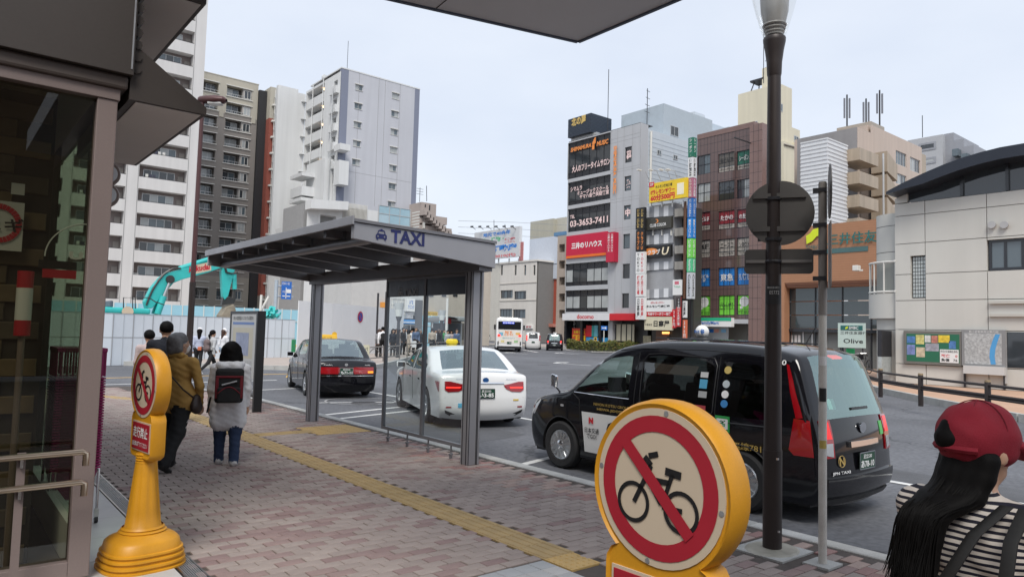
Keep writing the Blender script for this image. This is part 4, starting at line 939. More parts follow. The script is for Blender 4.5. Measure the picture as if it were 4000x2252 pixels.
rs=bd('red_sign_board',FS,z7,157,1228,560,1458,ms,C('estate_red',(.52,.012,.05)),.0,.2);tx('三井のリハウス',FS,z7,210,1302,512,1368,W_,rs,.205,bold=.045)
bd('orange_stripe',FS,z7,157,1432,560,1456,ms,C('stripe_orange',(.75,.16,.02)),.2,.206)
pv=bd('projecting_sign',FS,z5,388,735,432,902,ms,C('estate_red_2',(.50,.015,.05)),.0,.7)
for x0,x1 in ((396,408),(414,427)):FS.vtext('三井のリハウス',W_,pv,*z5(x0,745),*z5(x1,845),.705,bold=.03)
ds=bd('docomo_sign_board',FS,z5,140,1194,405,1233,ms,C('sign_white',(.70,.70,.72)),-.2,.6);tx('docomo',FS,z5,222,1199,318,1225,R_d,ds,.605,bold=.03)
bd('red_sign_board',FS,z5,405,1194,548,1233,ms,R_d,-.2,.55)
# shop fronts below
for x0,x1,m in ((195,272,C('poster_red',(.62,.06,.03))),(275,305,R_d),(306,318,C('poster_teal',(.05,.35,.33))),(320,340,C('poster_cyan',(.15,.45,.55)))):
    o=bd('poster',FS,z5,x0,1262 if x0>200 else 1278,x1,1355 if x0<275 else 1325,ms,m,-.5,-.4)
    if x0==195:tx('お乗り換え',FS,z5,205,1290,268,1308,Y_l,o,-.39,bold=.04);tx('衝撃価',FS,z5,198,1314,270,1350,Y_l,o,-.39,bold=.05)
bd('poster',FS,z5,275,1330,400,1357,ms,C('poster_blue',(.03,.30,.60)),-.5,-.4)
for x in (150,240,345,400,412):bd('shop_pier',FS,z5,x,1234,x+12,1365,ms,M_GPN if x>380 else M_BLS,-1.6,-.1)
sw=bd('shop_window',FS,z5,440,1255,545,1350,ms,C('lit_shop_inside',(.50,.47,.36)),-.6,-.5)
for x in (440,470,500,530):bd('mullion',FS,z5,x,1255,x+3,1350,ms,M_BLS,-.5,-.42)
# rooftop of the music block
rb_=thing('rooftop_sign_box','dark louvred rooftop sign box with gold characters above the music school','sign',(58,57,23.8))
FK=Fc((57.2,60),(57.2,48));u0,u1,a,b=R(FK,z7,178,62,402,246);mb=MB();FK.box(mb,u0,u1,a,b,-3.4,0);kb=mb.build('box',C('navy_louvre',(.03,.04,.06)),rb_)
for k in range(14):z=a+(b-a)*(k+.5)/14;mb=MB();FK.box(mb,u0-.03,u1+.03,z-.05,z+.03,-3.43,.03);mb.build('slat',C('navy_slat',(.045,.06,.085)),rb_)
tx('北の屋',FK,z7,210,62,352,148,GD,kb,.06,bold=.04);mb=MB();FK.box(mb,u0,u1+.4,23.8,a,-3.2,-.5);mb.build('support',M_FRM,rb_)
ph=thing('penthouse','pale blue-grey rooftop penthouse behind the dark sign box','penthouse',(64,52,23.5));MB().box(61,49,23.3,70,55.2,27.2).build('wall',C('penthouse_blue',(.42,.48,.53)),ph);
FPh=Fc((61,49),(70,49));window(FPh,1.2,2.6,23.9,25.0,ph,M_FRM,M_PANED,deep=-.02)
MB().tube([(58.5,55,24),(58.5,55,32)],.04,6).build('rod',M_DARK,ph)
an=MB();an.tube([(60,50.5,23.7),(60,50.5,29)],.045,6)
for k in range(4):an.tube([(59.2+.1*k,50.2,26.2+.8*k),(60.9,50.9,26.5+.8*k)],.03,5)
an.build('television_antenna',M_DARK,label='thin television antenna mast on the grey music school roof',cat='antenna')
# club block ---------------------------------------------------------------
cb=thing('club_building','narrow signboard covered club building between the music school and the brown block','building',(58,46,0))
XC=55.2;FC_=Fc((XC,48.6),(XC,36));c0=FC_.uz(*z5(600,800))[0];c1=FC_.uz(*z5(772,800))[0];zt_=FC_.uz(*z5(700,578))[1];c2=FC_.uz(*z5(845,800))[0]
mb=MB();FC_.box(mb,c0,c1,3.2,zt_,-2.5,0);mb.build('wall',C('club_grey',(.34,.345,.36),streak=.1),cb);mb=MB();FC_.box(mb,c1,c2,0,zt_-.5,-2.4,-1.2);mb.build('stair_recess',C('club_dark',(.06,.055,.05)),cb);mb=MB();FC_.box(mb,c0,c1,0,3.2,-2.5,-1.5);mb.build('ground_floor_wall',C('club_shop',(.05,.045,.04)),cb)
for y0,y1 in ((592,652),(752,806),(908,952),(1060,1110)):
    for k in range(6):
        x=606+k*27;bd('check_panel',FC_,z5,x,y0-2*k,x+27,y1-2*k,cb,C('check_white',(.66,.67,.69)) if k % 2==0 else C('check_grey',(.30,.31,.33)),0,.12)
for y in (590,700,800,890):bd('stair_balcony',FC_,z5,776,y+10,822,y+55,cb,C('stained_concrete',(.27,.255,.23),streak=.3),-1.1,.3)
for x in (826,833):bd('brown_pipe',FC_,z5,x,560,x+4,1110,cb,C('rust_pipe',(.16,.08,.05)),.1,.2)
s1=bd('club_sign_board',FC_,z5,610,652,757,716,cb,C('sign_olive_black',(.05,.048,.04)),.2,.5);tx('CLUB COLOR',FC_,z5,636,684,728,702,W_,s1,.505,bold=.02);tx('☽',FC_,z5,668,660,684,682,O_r,s1,.505,bold=.02)
s2=bd('club_sign_board',FC_,z5,606,810,754,876,cb,K_,.2,.5);tx('U',FC_,z5,703,818,745,862,C('print_cream',(.8,.7,.5),var=0),s2,.51,shear=.2,bold=.02)
u0,u1,a,b=R(FC_,z5,610,828,700,866);um,zm=(u0+u1)/2,(a+b)/2;mb=MB();mb.add([FC_.P(um+(u1-u0)/2*math.cos(t),zm+(b-a)/2*math.sin(t),.506) for t in [k*math.pi/14 for k in range(28)]],[tuple(range(28))]);mb.build('orange_oval',O_r,s2,flip=False);tx('クラブ',FC_,z5,622,832,694,862,W_,s2,.512,bold=.03)
for x0 in (608,650,700,752):bd('sign_bracket',FC_,z5,x0,720,x0+3,752,cb,M_LINT,.1,.3)
yb_=thing('lemon_sour_billboard','yellow rooftop drinks billboard with red prices above the club signs','billboard',(55,45,12));o=bd('board',FC_,z5,632,443,843,552,yb_,C('billboard_yellow',(.80,.56,.03)),.4,.7)
tx('0秒レモンサワー',FC_,z5,640,487,776,515,R_d,o,.71,bold=.04);tx('60分500円',FC_,z5,640,515,776,552,R_d,o,.71,bold=.05);tx('ホルモン焼肉酒場',FC_,z5,668,462,762,480,K_,o,.71,bold=.02);bd('corner_flash',FC_,z5,632,452,660,480,yb_,R_d,.7,.715);tx('2F',FC_,z5,636,458,656,472,W_,o,.725,bold=.03)
bd('beer_glass_print',FC_,z5,790,455,828,520,yb_,C('lemon_print',(.86,.80,.62)),.7,.715)
for x in (640,700,760,820):bd('leg',FC_,z5,x,552,x+4,590,yb_,M_FRM,.4,.5)
for x in (650,715,775,815):
    p=FC_.P(*FC_.uz(*z5(x,445)),.5);mb=MB();mb.tube([p,p+V((-.6,0,.8)),p+V((-1.2,.2,.9))],.03,5);mb.build('lamp_arm',M_FRM,yb_);MB().obox(p+V((-1.3,.2,.85)),(.25,0,0),(0,.12,0),(0,0,.06)).build('flood_lamp',M_LINT,yb_)
vb=thing('vertical_sign_stack','stack of narrow club and restaurant signs on the club building corner','sign',(54.5,48,3));FV=Fc((XC-1.0,49),(XC-1.0,40))
for y0,y1,m,t,tm in ((596,718,K_,'CLUB COLOR',GD),(722,842,K_,'クラブU',O_r),(846,968,W_,'TOKYO',K_),(970,1098,W_,'焼肉酒場',R_d),(1102,1228,W_,'日高屋',K_)):
    o=bd('panel',FV,z5,556,y0,604,y1,vb,m,-.35,0)
    for x0,x1 in ((562,577),(584,599)):FV.vtext(t,tm if x0<580 else (R_d if m is W_ else tm),o,*z5(x0,y0+10),*z5(x1,y1-10),.006,bold=.02)
rg_=thing('restaurant_sign','white and cream restaurant sign boards above the dark ramen shop entrance','sign',(54.6,44,3.5))
o=bd('board',FC_,z6,1535,75,1925,246,rg_,W_,.3,.6);tx('0秒レモンサワー',FC_,z6,1625,100,1825,132,R_d,o,.61,bold=.03);tx('ホルモン焼肉酒場',FC_,z6,1560,150,1900,188,K_,o,.61,bold=.04)
o=bd('board',FC_,z6,1535,249,1925,308,rg_,R_d,.3,.6);tx('2F 金卓サワータワー完備',FC_,z6,1542,258,1912,298,W_,o,.61,bold=.03)
o=bd('board',FC_,z6,1535,318,1925,508,rg_,C('sign_cream',(.66,.61,.45)),.3,.62);tx('日高屋',FC_,z6,1668,370,1895,465,K_,o,.63,bold=.03);tx('中華食堂',FC_,z6,1545,415,1645,448,K_,o,.63)
for x in (1790,1825,1860):bd('lit_lantern',FC_,z6,x,535,x+25,562,rg_,mat('lit_lantern',(1,.45,.12),.5,var=0,emit=1.5),-1.4,-1.3)
bd('lit_entrance',FC_,z6,1700,520,1890,740,rg_,C('entrance_brown',(.16,.08,.05)),-1.5,-1.42);bd('menu_window',FC_,z6,1515,590,1625,740,rg_,C('menu_window',(.35,.32,.22),var=.3,scale=5),-1.5,-1.42)
fl=thing('red_banner','hanging red and white pointed banner beside the ramen shop sign','banner',(54.4,41.6,3));bd('cloth',FC_,z6,1990,30,2060,460,fl,C('banner_red',(.55,.05,.05)),.7,.74);bd('cloth_top',FC_,z6,1990,30,2060,180,fl,C('banner_black',(.06,.05,.05)),.741,.745);FC_.vtext('190円OK大衆酒場',W_,KIDS(fl)[0],*z6(2008,60),*z6(2042,440),.75,bold=.02)
for x0,y0,x1,y1,m,n in ((1935,210,1985,480,R_d,'narrow red price sign under the club balconies'),(2085,90,2135,330,W_,'narrow white ramen sign beside the corner drainpipe'),(2085,360,2135,640,C('print_orange_2',(.62,.16,.08)),'narrow orange price sign low on the corner')):
    t_=thing('street_sign_board',n,'sign',(54.3,41,2));o=bd('board',FC_,z6,x0,y0,x1,y1,t_,m,.3,.5);FC_.vtext('日高屋' if m is W_ else '290円',K_ if m is W_ else W_,o,*z6(x0+8,y0+20),*z6(x1-8,y1-20),.51,bold=.02)
tk=thing('tokyo_sign','small white square Tokyo sign on the club building stair','sign',(54.6,41,8));o=bd('board',FC_,z5,765,1003,812,1090,tk,W_,.4,.6);tx('Tokyo',FC_,z5,770,1035,808,1052,GN,o,.61);bd('flower_print',FC_,z5,776,1012,800,1030,tk,C('flower_pink',(.6,.15,.2)),.6,.606)
# tall illuminated sign column --------------------------------------------
cp=thing('tenant_sign_column','tall two sided column of stacked green, white, mauve, blue and lime tenant signs','sign',(54,38,4));XV=55.0;FCo=Fc((XV,44),(XV,34))
ua=FCo.uz(*z5(849,600))[0];ub=FCo.uz(*z5(877,600))[0];Wd=ub-ua;FCr=Fc(FCo.P(ub,0),FCo.P(ub,0)+V((Wd*1.0,0,0)))
for y0,y1,c,t,tm in ((197,306,(.02,.16,.10),'シーボン.',W_),(309,424,(.68,.69,.7),'伊藤葬祭',K_),(426,537,(.42,.16,.24),'たかの友梨',W_),(540,650,(.03,.15,.45),'エースコンタクト',W_),(653,766,(.02,.22,.62),'東急リバブル',W_),(769,878,(.18,.62,.10),'ピタット',W_),(881,958,(.10,.52,.25),'FamilyMart',W_),(961,1110,(.55,.57,.6),'Comfort',K_)):
    zb_,zt2=FCo.uz(*z5(877,y1))[1],FCo.uz(*z5(877,y0))[1];mb=MB();FCo.box(mb,ua,ub,zb_,zt2,-Wd,0);o=mb.build('panel',C('tenant_%d' % y0,c),cp)
    hh=zt2-zb_
    for fc,w in ((FCo,(ua,ub)),(FCr,(0,FCr.L))):
        lw=w[1]-w[0]
        if t in ('FamilyMart','Comfort'):text(t,tm if t != 'FamilyMart' else W_,o,fc.P(w[0]+lw*.25,zt2-hh*.08,.006),V((0,0,-hh*.84)),fc.u*lw*.5,bold=.02)
        else:text('\n'.join(t),tm,o,fc.P(w[0]+lw*.22,zb_+hh*.06,.006),fc.u*lw*.56,V((0,0,hh*.88)),bold=.02)
for y in (240,420,650,880,1080):z=FCo.uz(*z5(877,y))[1];MB().box(XV+Wd,36.5,z-.04,XV+4,36.6,z+.04).build('arm',M_DARK,cp) if y==240 else None
MB().box(XV+.3,FCo.P(ub,0).y+.2,0,XV+.5,FCo.P(ub,0).y+.35,FCo.uz(*z5(877,1110))[1]).build('post',M_DARK,cp)
# brown tiled block ----------------------------------------------------------
bb=thing('brown_office_block','brown tiled office block with tenant lettering in its windows above a convenience store','building',(66,42,0))
XB_=59;FBr=Fc((XB_,46),(XB_,22));M_BRN=C('brown_tile',(.125,.08,.074),rough=.1,scale=.4,streak=.1,spec=.6);M_BRL=C('brown_tile_light',(.20,.125,.11),rough=.3,streak=.08)
b0=FBr.uz(*z5(900,700))[0];b1=FBr.uz(*z5(1225,700))[0];b2=FBr.uz(*z5(1292,700))[0];zTl=FBr.uz(*z5(990,192))[1];zTr=FBr.uz(*z5(1180,152))[1]
cols=[(905,977),(1023,1115),(1128,1207)];fl_=[(285,392),(445,552),(612,715),(772,872),(935,1038),(1092,1205)];hb_=[]
for i,(x0,x1) in enumerate(cols):
    for j,(y0,y1) in enumerate(fl_):dy=-14*(i-1)*(1-j/6);hb_.append((*R(FBr,z5,x0,y0+dy,x1,y1+dy),i,j))
mb=MB();FBr.wall(mb,b0,b1,3.4,zTl,[h[:4] for h in hb_],.2);FBr.box(mb,b0,b1,3.4,zTl,-2,-.25);mb.build('wall',M_BRN,bb)
mb=MB();FBr.box(mb,b1,b2+.1,0,zTr,-.6,.8);mb.build('projecting_bay',M_BRL,bb);mb=MB();FBr.box(mb,b0,b1,zTl,zTl+.5,-2,.05);mb.build('parapet',M_BRL,bb)
mb=MB();FBr.box(mb,b0,b1,0,3.4,-2.4,-2);mb.build('ground_floor_wall',C('store_back',(.25,.26,.25)),bb)
for k in range(22):
    z=3.4+k*.97
    if z<zTl:mb=MB();FBr.box(mb,b0,b1,z-.012,z+.012,0,.006);mb.build('tile_joint',M_BLS,bb);mb=MB();FBr.box(mb,b1,b2+.1,z-.012,z+.012,.8,.806);mb.build('tile_joint',M_BLS,bb)
for k in range(17):u=b0+(b1-b0)*k/16;mb=MB();FBr.box(mb,u-.012,u+.012,3.4,zTl,0,.006);mb.build('tile_joint',M_BLS,bb)
for u in (b1+.4,b1+.9):mb=MB();FBr.box(mb,u-.012,u+.012,0,zTr,.8,.806);mb.build('tile_joint',M_BLS,bb)
G_=C('greige_film',(.42,.38,.34));tenant={(0,0):None,(2,0):((.02,.13,.09),'シーボン.',W_),(1,0):((.12,.11,.10),'当ビル 7F',K_),(0,2):((.22,.03,.04),'当ビル 5F',W_),(1,2):((.26,.025,.035),'たかの',W_),(2,2):((.26,.025,.035),'の友梨',W_),(0,3):((.40,.37,.34),'4F',K_),(1,3):((.42,.38,.34),'エースコ',K_),(2,3):((.42,.38,.34),'ンタクト',K_),(0,4):((.02,.19,.56),'当ビル\n3F',W_),(1,4):((.02,.19,.56),'東急',W_),(2,4):((.02,.19,.56),'リバブル',W_),(0,5):((.20,.66,.06),'o',W_),(1,5):((.20,.66,.06),'ピタットハウス',K_),(2,5):((.20,.66,.06),'o',W_)}
for u0,u1,a,b,i,j in hb_:
    w_=window(FBr,u0,u1,a,b,bb,M_BLS,M_PANED if j not in (1,) else [M_PANE[2],M_PANE[0]],deep=.12,mull=1 if i != 1 else 2,fw=.06,trans=1)
    t=tenant.get((i,j))
    if t:
        lo=a+(b-a)*(.3 if j in (3,2,0) else .02 if j>3 else .3);mb=MB();FBr.box(mb,u0+.06,u1-.06,lo,b-.06,-.11,-.10);mb.build('window_film',C('film_%d%d' % (i,j),t[0]),w_)
        if t[1]=='o':
            um,zm,rr=(u0+u1)/2,a+(b-a)*.68,(b-a)*.26;mb=MB();mb.add([FBr.P(um+rr*math.cos(q),zm+rr*math.sin(q),-.09) for q in [k*math.pi/12 for k in range(24)]],[tuple(range(24))]);mb.add([FBr.P(um-.3+rr*.3*math.cos(q),zm-rr*1.15+rr*.3*math.sin(q),-.088) for q in [k*math.pi/8 for k in range(16)]],[tuple(range(16))]);mb.build('speech_bubble',W_,w_,flip=False)
            text('PITAT HOUSE',K_,w_,FBr.P(u0+.15,a+.12,-.085),FBr.u*(u1-u0-.3),V((0,0,.3)))
        else:text(t[1],t[2],w_,FBr.P(u0+.2,lo+(b-lo)*.25,-.085),FBr.u*(u1-u0-.4),V((0,0,(b-lo)*.42)),bold=.02)
        if j in (0,2,3):mb=MB();FBr.box(mb,u0+.06,u1-.06,a+.06,lo-.08,-.11,-.10);mb.build('window_film',G_,w_);text({0:'新小岩店',2:'TEL.03-5607',3:'TEL 03-5678'}[j],K_,w_,FBr.P(u0+.2,a+.2,-.085),FBr.u*(u1-u0-.4),V((0,0,(lo-a)*.4)))
FFm=Fc((57.6,46),(57.6,25));fm=thing('convenience_store_sign','white, green and blue convenience store fascia board below the brown block','sign',(60.5,40,3))
o=bd('board',FFm,z5,857,1218,1096,1268,fm,W_,-.5,0);bd('green_stripe',FFm,z5,857,1218,1096,1236,fm,C('store_green',(.02,.42,.22)),0,.02);tx('FamilyMart',FFm,z5,920,1238,1026,1260,B_l,o,.03,bold=.02)
mb=MB();FFm.box(mb,b0-1,b1,3.0,3.4,-2.5,-.5);mb.build('soffit',M_GPN,fm)
for x0,x1,y0,y1,c in ((885,960,1270,1345,(.45,.46,.46)),(962,1080,1270,1340,(.38,.42,.44))):bd('store_window',FFm,z5,x0,y0,x1,y1,fm,C('store_window_%d' % x0,c,rough=.15),-1.2,-1.1)
for k,(x,m) in enumerate(((970,B_l),(1000,C('poster_pink',(.6,.3,.25))),(1040,C('poster_sky',(.2,.45,.7))))):bd('poster',FFm,z5,x,1283,x+26,1302,fm,m,-1.1,-1.08)
# pale tower far behind
bt=thing('pale_blue_tower','pale blue rooftop tower with tanks behind the club building','building',(90,80,0));XT=98;FTw=Fc((XT,86),(XT,50));u0,u1,a,b=R(FTw,z5,733,112,905,300);mb=MB();FTw.box(mb,u0,u1,0,b,-10,0);mb.build('wall',C('tower_blue_grey',(.46,.52,.58)),bt)  # the tower's own pale blue-grey
u2=FTw.uz(*z5(1055,150))[0];mb=MB();FTw.box(mb,u1,u2,0,b-2.2,-9,-1.5);mb.build('wall',MATS['tower_blue_grey'],bt);bd('tank_screen',FTw,z5,808,62,888,112,bt,C('tank_white',(.55,.6,.65)),-4,-1)
for q in ((752,165,808,195),(860,142,878,172),(675,272,700,296),(768,300,790,324)):
    if q[0]>740:window(FTw,*R(FTw,z5,*q),bt,M_FRM,M_PANED,deep=-.03,fw=.1)
for q in ((676,271,699,297),(768,299,791,325)):window(FSd,*R(FSd,z5,*q),ms,M_FRM,M_PANED,deep=-.03,mull=1,fw=.05)
# cream block ------------------------------------------------------------------
cm=thing('cream_building','stepped cream building with rooftop frame behind the brown block','building',(84,36,0));M_CR2=C('cream_paint',(.66,.61,.47),scale=.2,streak=.08)
XCr=82;FCm=Fc((XCr,60),(XCr,10));Yc=FCm.P(FCm.uz(*r6(272,300))[0],0).y;FCs=Fc((XCr,Yc),(XCr+40,Yc))
u0=FCm.uz(*r6(92,300))[0];u1=FCm.uz(*r6(272,300))[0];zt1=FCm.uz(*r6(180,165))[1];uS=FCs.uz(*r6(327,300))[0];zt2=FCm.uz(*r6(215,70))[1]
mb=MB();FCm.box(mb,u0,u1,0,zt1,-uS,0);mb.build('upper_block',M_CR2,cm);mb=MB();a=FCs.uz(*r6(362,345));FCs.box(mb,uS,a[0],0,a[1],-9,0);mb.build('mid_block',M_CR2,cm);mb=MB();a=FCs.uz(*r6(425,435));FCs.box(mb,uS+.02,a[0],0,a[1],-9,.6);mb.build('lower_block',M_CR2,cm)
mb=MB();zz=FCs.uz(*r6(300,405))[1];FCs.box(mb,.0,uS,0,zz,-2,.6);mb.build('lower_block',M_CR2,cm)
bd('tank',FCm,r6,197,72,225,165,cm,M_CR2,-3,-1);window(FCm,*R(FCm,r6,122,310,178,336),cm,M_FRM,M_PANED,deep=-.03,mull=2,fw=.08)
for q in ((270,228,286,262),(335,370,355,402)):window(FCs,*R(FCs,r6,*q),cm,M_FRM,M_PANED,deep=-.03,fw=.08)
mb=MB();mb.tube([FCs.P(0,FCs.uz(*r6(272,400))[1]-.3,.7),FCs.P(FCs.uz(*r6(412,440))[0],FCs.uz(*r6(412,448))[1],.7),FCs.P(FCs.uz(*r6(412,440))[0],FCs.uz(*r6(412,430))[1],.7)],.1,6);mb.build('conduit',M_GRB,cm)
p=FCs.P(FCs.uz(*r6(300,200))[0],zt1,-2);mb=MB();mb.tube([p,p+V((0,0,4.5))],.06,6)
for k in range(3):mb.tube([p+V((-.4,-1.2,2.2+.9*k)),p+V((.4,1.2,2.5+.9*k))],.04,5)
mb.build('antenna',M_DARK,cm);p=FCm.P(FCm.uz(*r6(185,150))[0],zt1,-1);mb=MB()
for dx,dy in ((0,0),(2,0),(0,2),(2,2)):mb.tube([p+V((dx,dy,0)),p+V((1+(dx-1)*.6,1+(dy-1)*.6,1.6))],.08,5)
mb.obox(p+V((1,1,1.7)),(1,0,0),(0,1,0),(0,0,.12));mb.build('tank_frame',M_DARK,cm);MB().tube([p+V((0,0,1)),p+V((0,0,8))],.05,6).build('rod',M_DARK,cm)
# corrugated white and beige stair blocks ------------------------------------------
cw=thing('corrugated_building','white corrugated metal building between the cream and the beige blocks','building',(76,25,0));XW=60;FCw=Fc((XW,60),(XW,5));uc=FCw.uz(*r6(482,450))[0];ul=FCw.uz(*r6(365,450))[0];zt1=FCw.uz(*r6(482,378))[1];Yc=FCw.P(uc,0).y;FCz=Fc((XW,Yc),(XW+30,Yc));ur=FCz.uz(*r6(570,450))[0]
mb=MB();FCw.box(mb,ul,uc,0,zt1,-ur,0);mb.build('wall',C('corrugated_white',(.62,.64,.66)),cw)
for k in range(46):
    z=6+k*.36
    if z<zt1:mb=MB();FCw.box(mb,ul,uc,z,z+.12,0,.05);mb.build('rib',C('corrugated_rib',(.66,.68,.70)),cw);mb=MB();FCz.box(mb,0,ur,z,z+.12,0,.05);mb.build('rib',MATS['corrugated_rib'],cw)
be=thing('beige_stair_building','beige building with open outside stairs and phone masts on its roof','building',(72,18,0));XE=68;FE1=Fc((XE,60),(XE,0));uc=FE1.uz(*r6(613,450))[0];ul=FE1.uz(*r6(350,450))[0];Yc=FE1.P(uc,0).y;FE2=Fc((XE,Yc),(XE+60,Yc));zt1=FE1.uz(*r6(613,329))[1];M_BEG=C('beige_pink_render',(.52,.42,.35),scale=.2,streak=.1)
v1=FE2.uz(*r6(745,500))[0];v2=FE2.uz(*r6(893,450))[0];v3=FE2.uz(*r6(936,450))[0];vs0=FE2.uz(*r6(670,450))[0]
mb=MB();FE1.box(mb,ul,uc-.02,0,zt1,-(vs0),0);mb.build('grey_wall',C('grey_render',(.27,.26,.26),streak=.08),be)
mb=MB();FE2.box(mb,.02,vs0,0,zt1-.02,-6,0);mb.build('wall',M_BEG,be)
wh=[R(FE2,r6,780,440,826,498),R(FE2,r6,842,468,886,526),R(FE2,r6,780,536,826,582)]
mb=MB();FE2.wall(mb,vs0,v2,0,FE2.uz(*r6(760,360))[1],wh,.2);FE2.box(mb,vs0,v2,0,FE2.uz(*r6(760,360))[1],-8,-.25);mb.build('wall',M_BEG,be)
for h in wh:window(FE2,*h,be,M_FRM,M_PANE,deep=.12,mull=3,fw=.08)
mb=MB();FE2.box(mb,v2,v3,0,FE2.uz(*r6(915,440))[1],-8,-.6);mb.build('wall',C('tan_plain',(.40,.33,.25)),be)
M_STC=C('stair_concrete',(.40,.33,.25),streak=.25,scale=.6)
for k in range(5):
    y=435+100*k;bd('stair_landing',FE2,r6,622,y,704,y+52,be,M_STC,.1,2.2)
    a=FE2.uz(*r6(700,y+50),1.0);b=FE2.uz(*r6(745,y+110),1.0);mb=MB();mb.hexa([FE2.P(a[0],a[1]-1.0,.4),FE2.P(b[0],b[1]-.6,.4),FE2.P(b[0],b[1]-.6,1.9),FE2.P(a[0],a[1]-1.0,1.9)],[FE2.P(a[0],a[1]+1.0,.4),FE2.P(b[0],b[1]+1.0,.4),FE2.P(b[0],b[1]+1.0,1.9),FE2.P(a[0],a[1]+1.0,1.9)]);mb.build('stair_flight',M_STC,be)
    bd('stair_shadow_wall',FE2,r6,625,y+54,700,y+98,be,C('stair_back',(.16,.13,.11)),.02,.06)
MB().tube([FE2.P(vs0*.06,4,2.3),FE2.P(vs0*.06,zt1-3,2.3)],.09,6).build('downpipe',M_FRM,be)
bd('rooftop_block',FE2,r6,672,318,730,350,be,C('roof_tan',(.36,.32,.27)),-4,-.5)
for i,(x,y0,y1) in enumerate(((567,190,320),(650,207,320),(709,170,325))):
    t=thing('phone_mast',['lattice phone mast at the grey side of the beige roof','short phone mast in the middle of the beige roof','tallest phone mast on the beige roof'][i],'antenna',(70,20,zt1),group='phone masts on the beige roof');D=78
    p,q_=dep(*r6(x,y1),D),dep(*r6(x,y0),D);p.z=zt1-.3;MB().tube([p,q_],.09,6).build('pole',M_DARK,t)
    for s in (-.28,.28):MB().tube([q_+RT*s+V((0,0,-2.6)),q_+RT*s+V((0,0,-.4))],.11,6).build('antenna_panel',C('mast_grey',(.18,.19,.22)),t)
    for s in (-1,1):MB().tube([p+RT*1.6*s,p+V((0,0,2.0))],.05,5).build('stay',M_DARK,t)
fg=thing('distant_grey_apartments','distant grey apartment building with stepped balconies above the police box roof','building',(130,30,0));XF=120;FF_=Fc((XF,70),(XF,0));M_GF=C('distant_grey',(.30,.31,.34))
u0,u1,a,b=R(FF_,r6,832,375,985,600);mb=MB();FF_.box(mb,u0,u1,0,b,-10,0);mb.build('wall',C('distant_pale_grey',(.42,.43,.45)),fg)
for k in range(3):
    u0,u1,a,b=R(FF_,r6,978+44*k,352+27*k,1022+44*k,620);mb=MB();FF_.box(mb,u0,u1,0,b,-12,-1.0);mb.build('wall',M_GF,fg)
    for j in range(3):bd('balcony_glass',FF_,r6,1024+40*k,425+20*k+60*j,1050+40*k,455+20*k+60*j,fg,M_PANE[1],-1.0,.4)
for q in ((880,398,955,432),(900,462,955,490)):window(FF_,*R(FF_,r6,*q),fg,M_GF,M_PANE,deep=-.05,mull=0,fw=.3)
MB().tube([FF_.P(*FF_.uz(*r6(896,375))),FF_.P(*FF_.uz(*r6(895,280)))],.06,6).build('rod',M_DARK,fg)
# bank -----------------------------------------------------------------------------
bk_=thing('bank_building','orange brick bank with lime emblem, green characters and mirrored glass front','building',(46,20,0));XM=42;FM=Fc((XM,26),(XM,6));M_BRK=C('orange_brick',(.40,.20,.11),rough=.75,scale=2,fine=.2)
m0=FM.uz(*zs(238,900))[0];m1=FM.uz(3480,1000)[0];zT=FM.uz(*zs(900,45))[1];zO=FM.uz(*zs(700,632))[1];op0=FM.uz(*zs(290,900))[0]
mb=MB();FM.box(mb,m0,m1,zO,zT,-8,0);mb.build('wall',M_BRK,bk_);mb=MB();FM.box(mb,m0,op0,0,zO,-8,0);mb.build('wall',M_BRK,bk_)
for k in range(34):
    z=zO+.12+k*.145
    if z<zT:mb=MB();FM.box(mb,m0,m1,z,z+.012,0,.003);mb.build('brick_course_joint',C('brick_joint',(.30,.15,.08)),bk_)
for k in range(3):mb=MB();FM.box(mb,op0-.28+.09*k,m1,zO-.0-.1*k-.1,zO-.1*k,-.3,-.05-.08*k);mb.build('lintel_step',C('brick_dark',(.30,.13,.07)),bk_)
bd('green_band',FM,zs,470,304,1120,352,bk_,C('bank_green_band',(.06,.13,.13),rough=.2),0,.03)
GB=C('bank_green',(.02,.13,.12),rough=.3);o=[c for c in bk_.children][0];tx('三井住友銀行',FM,zs,715,128,1480,250,GB,o,.12,bold=.02);tx('SMBC',FM,zs,505,272,640,310,GB,o,.05)
mb=MB();q=[(505,180),(545,155),(575,115),(650,95),(650,172),(610,185),(565,235),(510,262)];mb.add([FM.P(*FM.uz(*zs(*p),.1),.1) for p in q],[tuple(range(8))]);mb.build('lime_emblem',C('lime',(.62,.72,.02)),bk_,flip=False)
M_MIR=mat('mirror_glass',(.10,.115,.12),.03,.55,var=0);zg=zO-.3
for i in range(4):
    for j in range(3):
        ua_,ub_=op0+.02+i*1.7,op0+1.66+i*1.7;za,zb2=2.35+(zg-2.35)*j/3,2.35+(zg-2.35)*(j+1)/3;mb=MB();FM.box(mb,ua_,ub_,za+.03,zb2-.03,-.75,-.7);mb.build('pane',M_MIR,bk_)
    mb=MB();FM.box(mb,ua_-.05,ua_,0,zg,-.78,-.62);mb.build('mullion',M_BLS,bk_)
mb=MB();FM.box(mb,op0,m1,0,2.35,-3,-.9);mb.build('entrance_wall',C('bank_entrance',(.14,.15,.15)),bk_);mb=MB();FM.box(mb,op0,m1,2.15,2.35,-.9,-.55);mb.build('transom',M_BLS,bk_)
for x in (275,315,350,390,425):o=bd('notice',FM,zs,x,1165,x+24,1235,bk_,W_,-.9,-.86)
for x in (470,560,700):bd('door_frame',FM,zs,x,1130,x+12,1290,bk_,M_FRM,-.9,-.84)
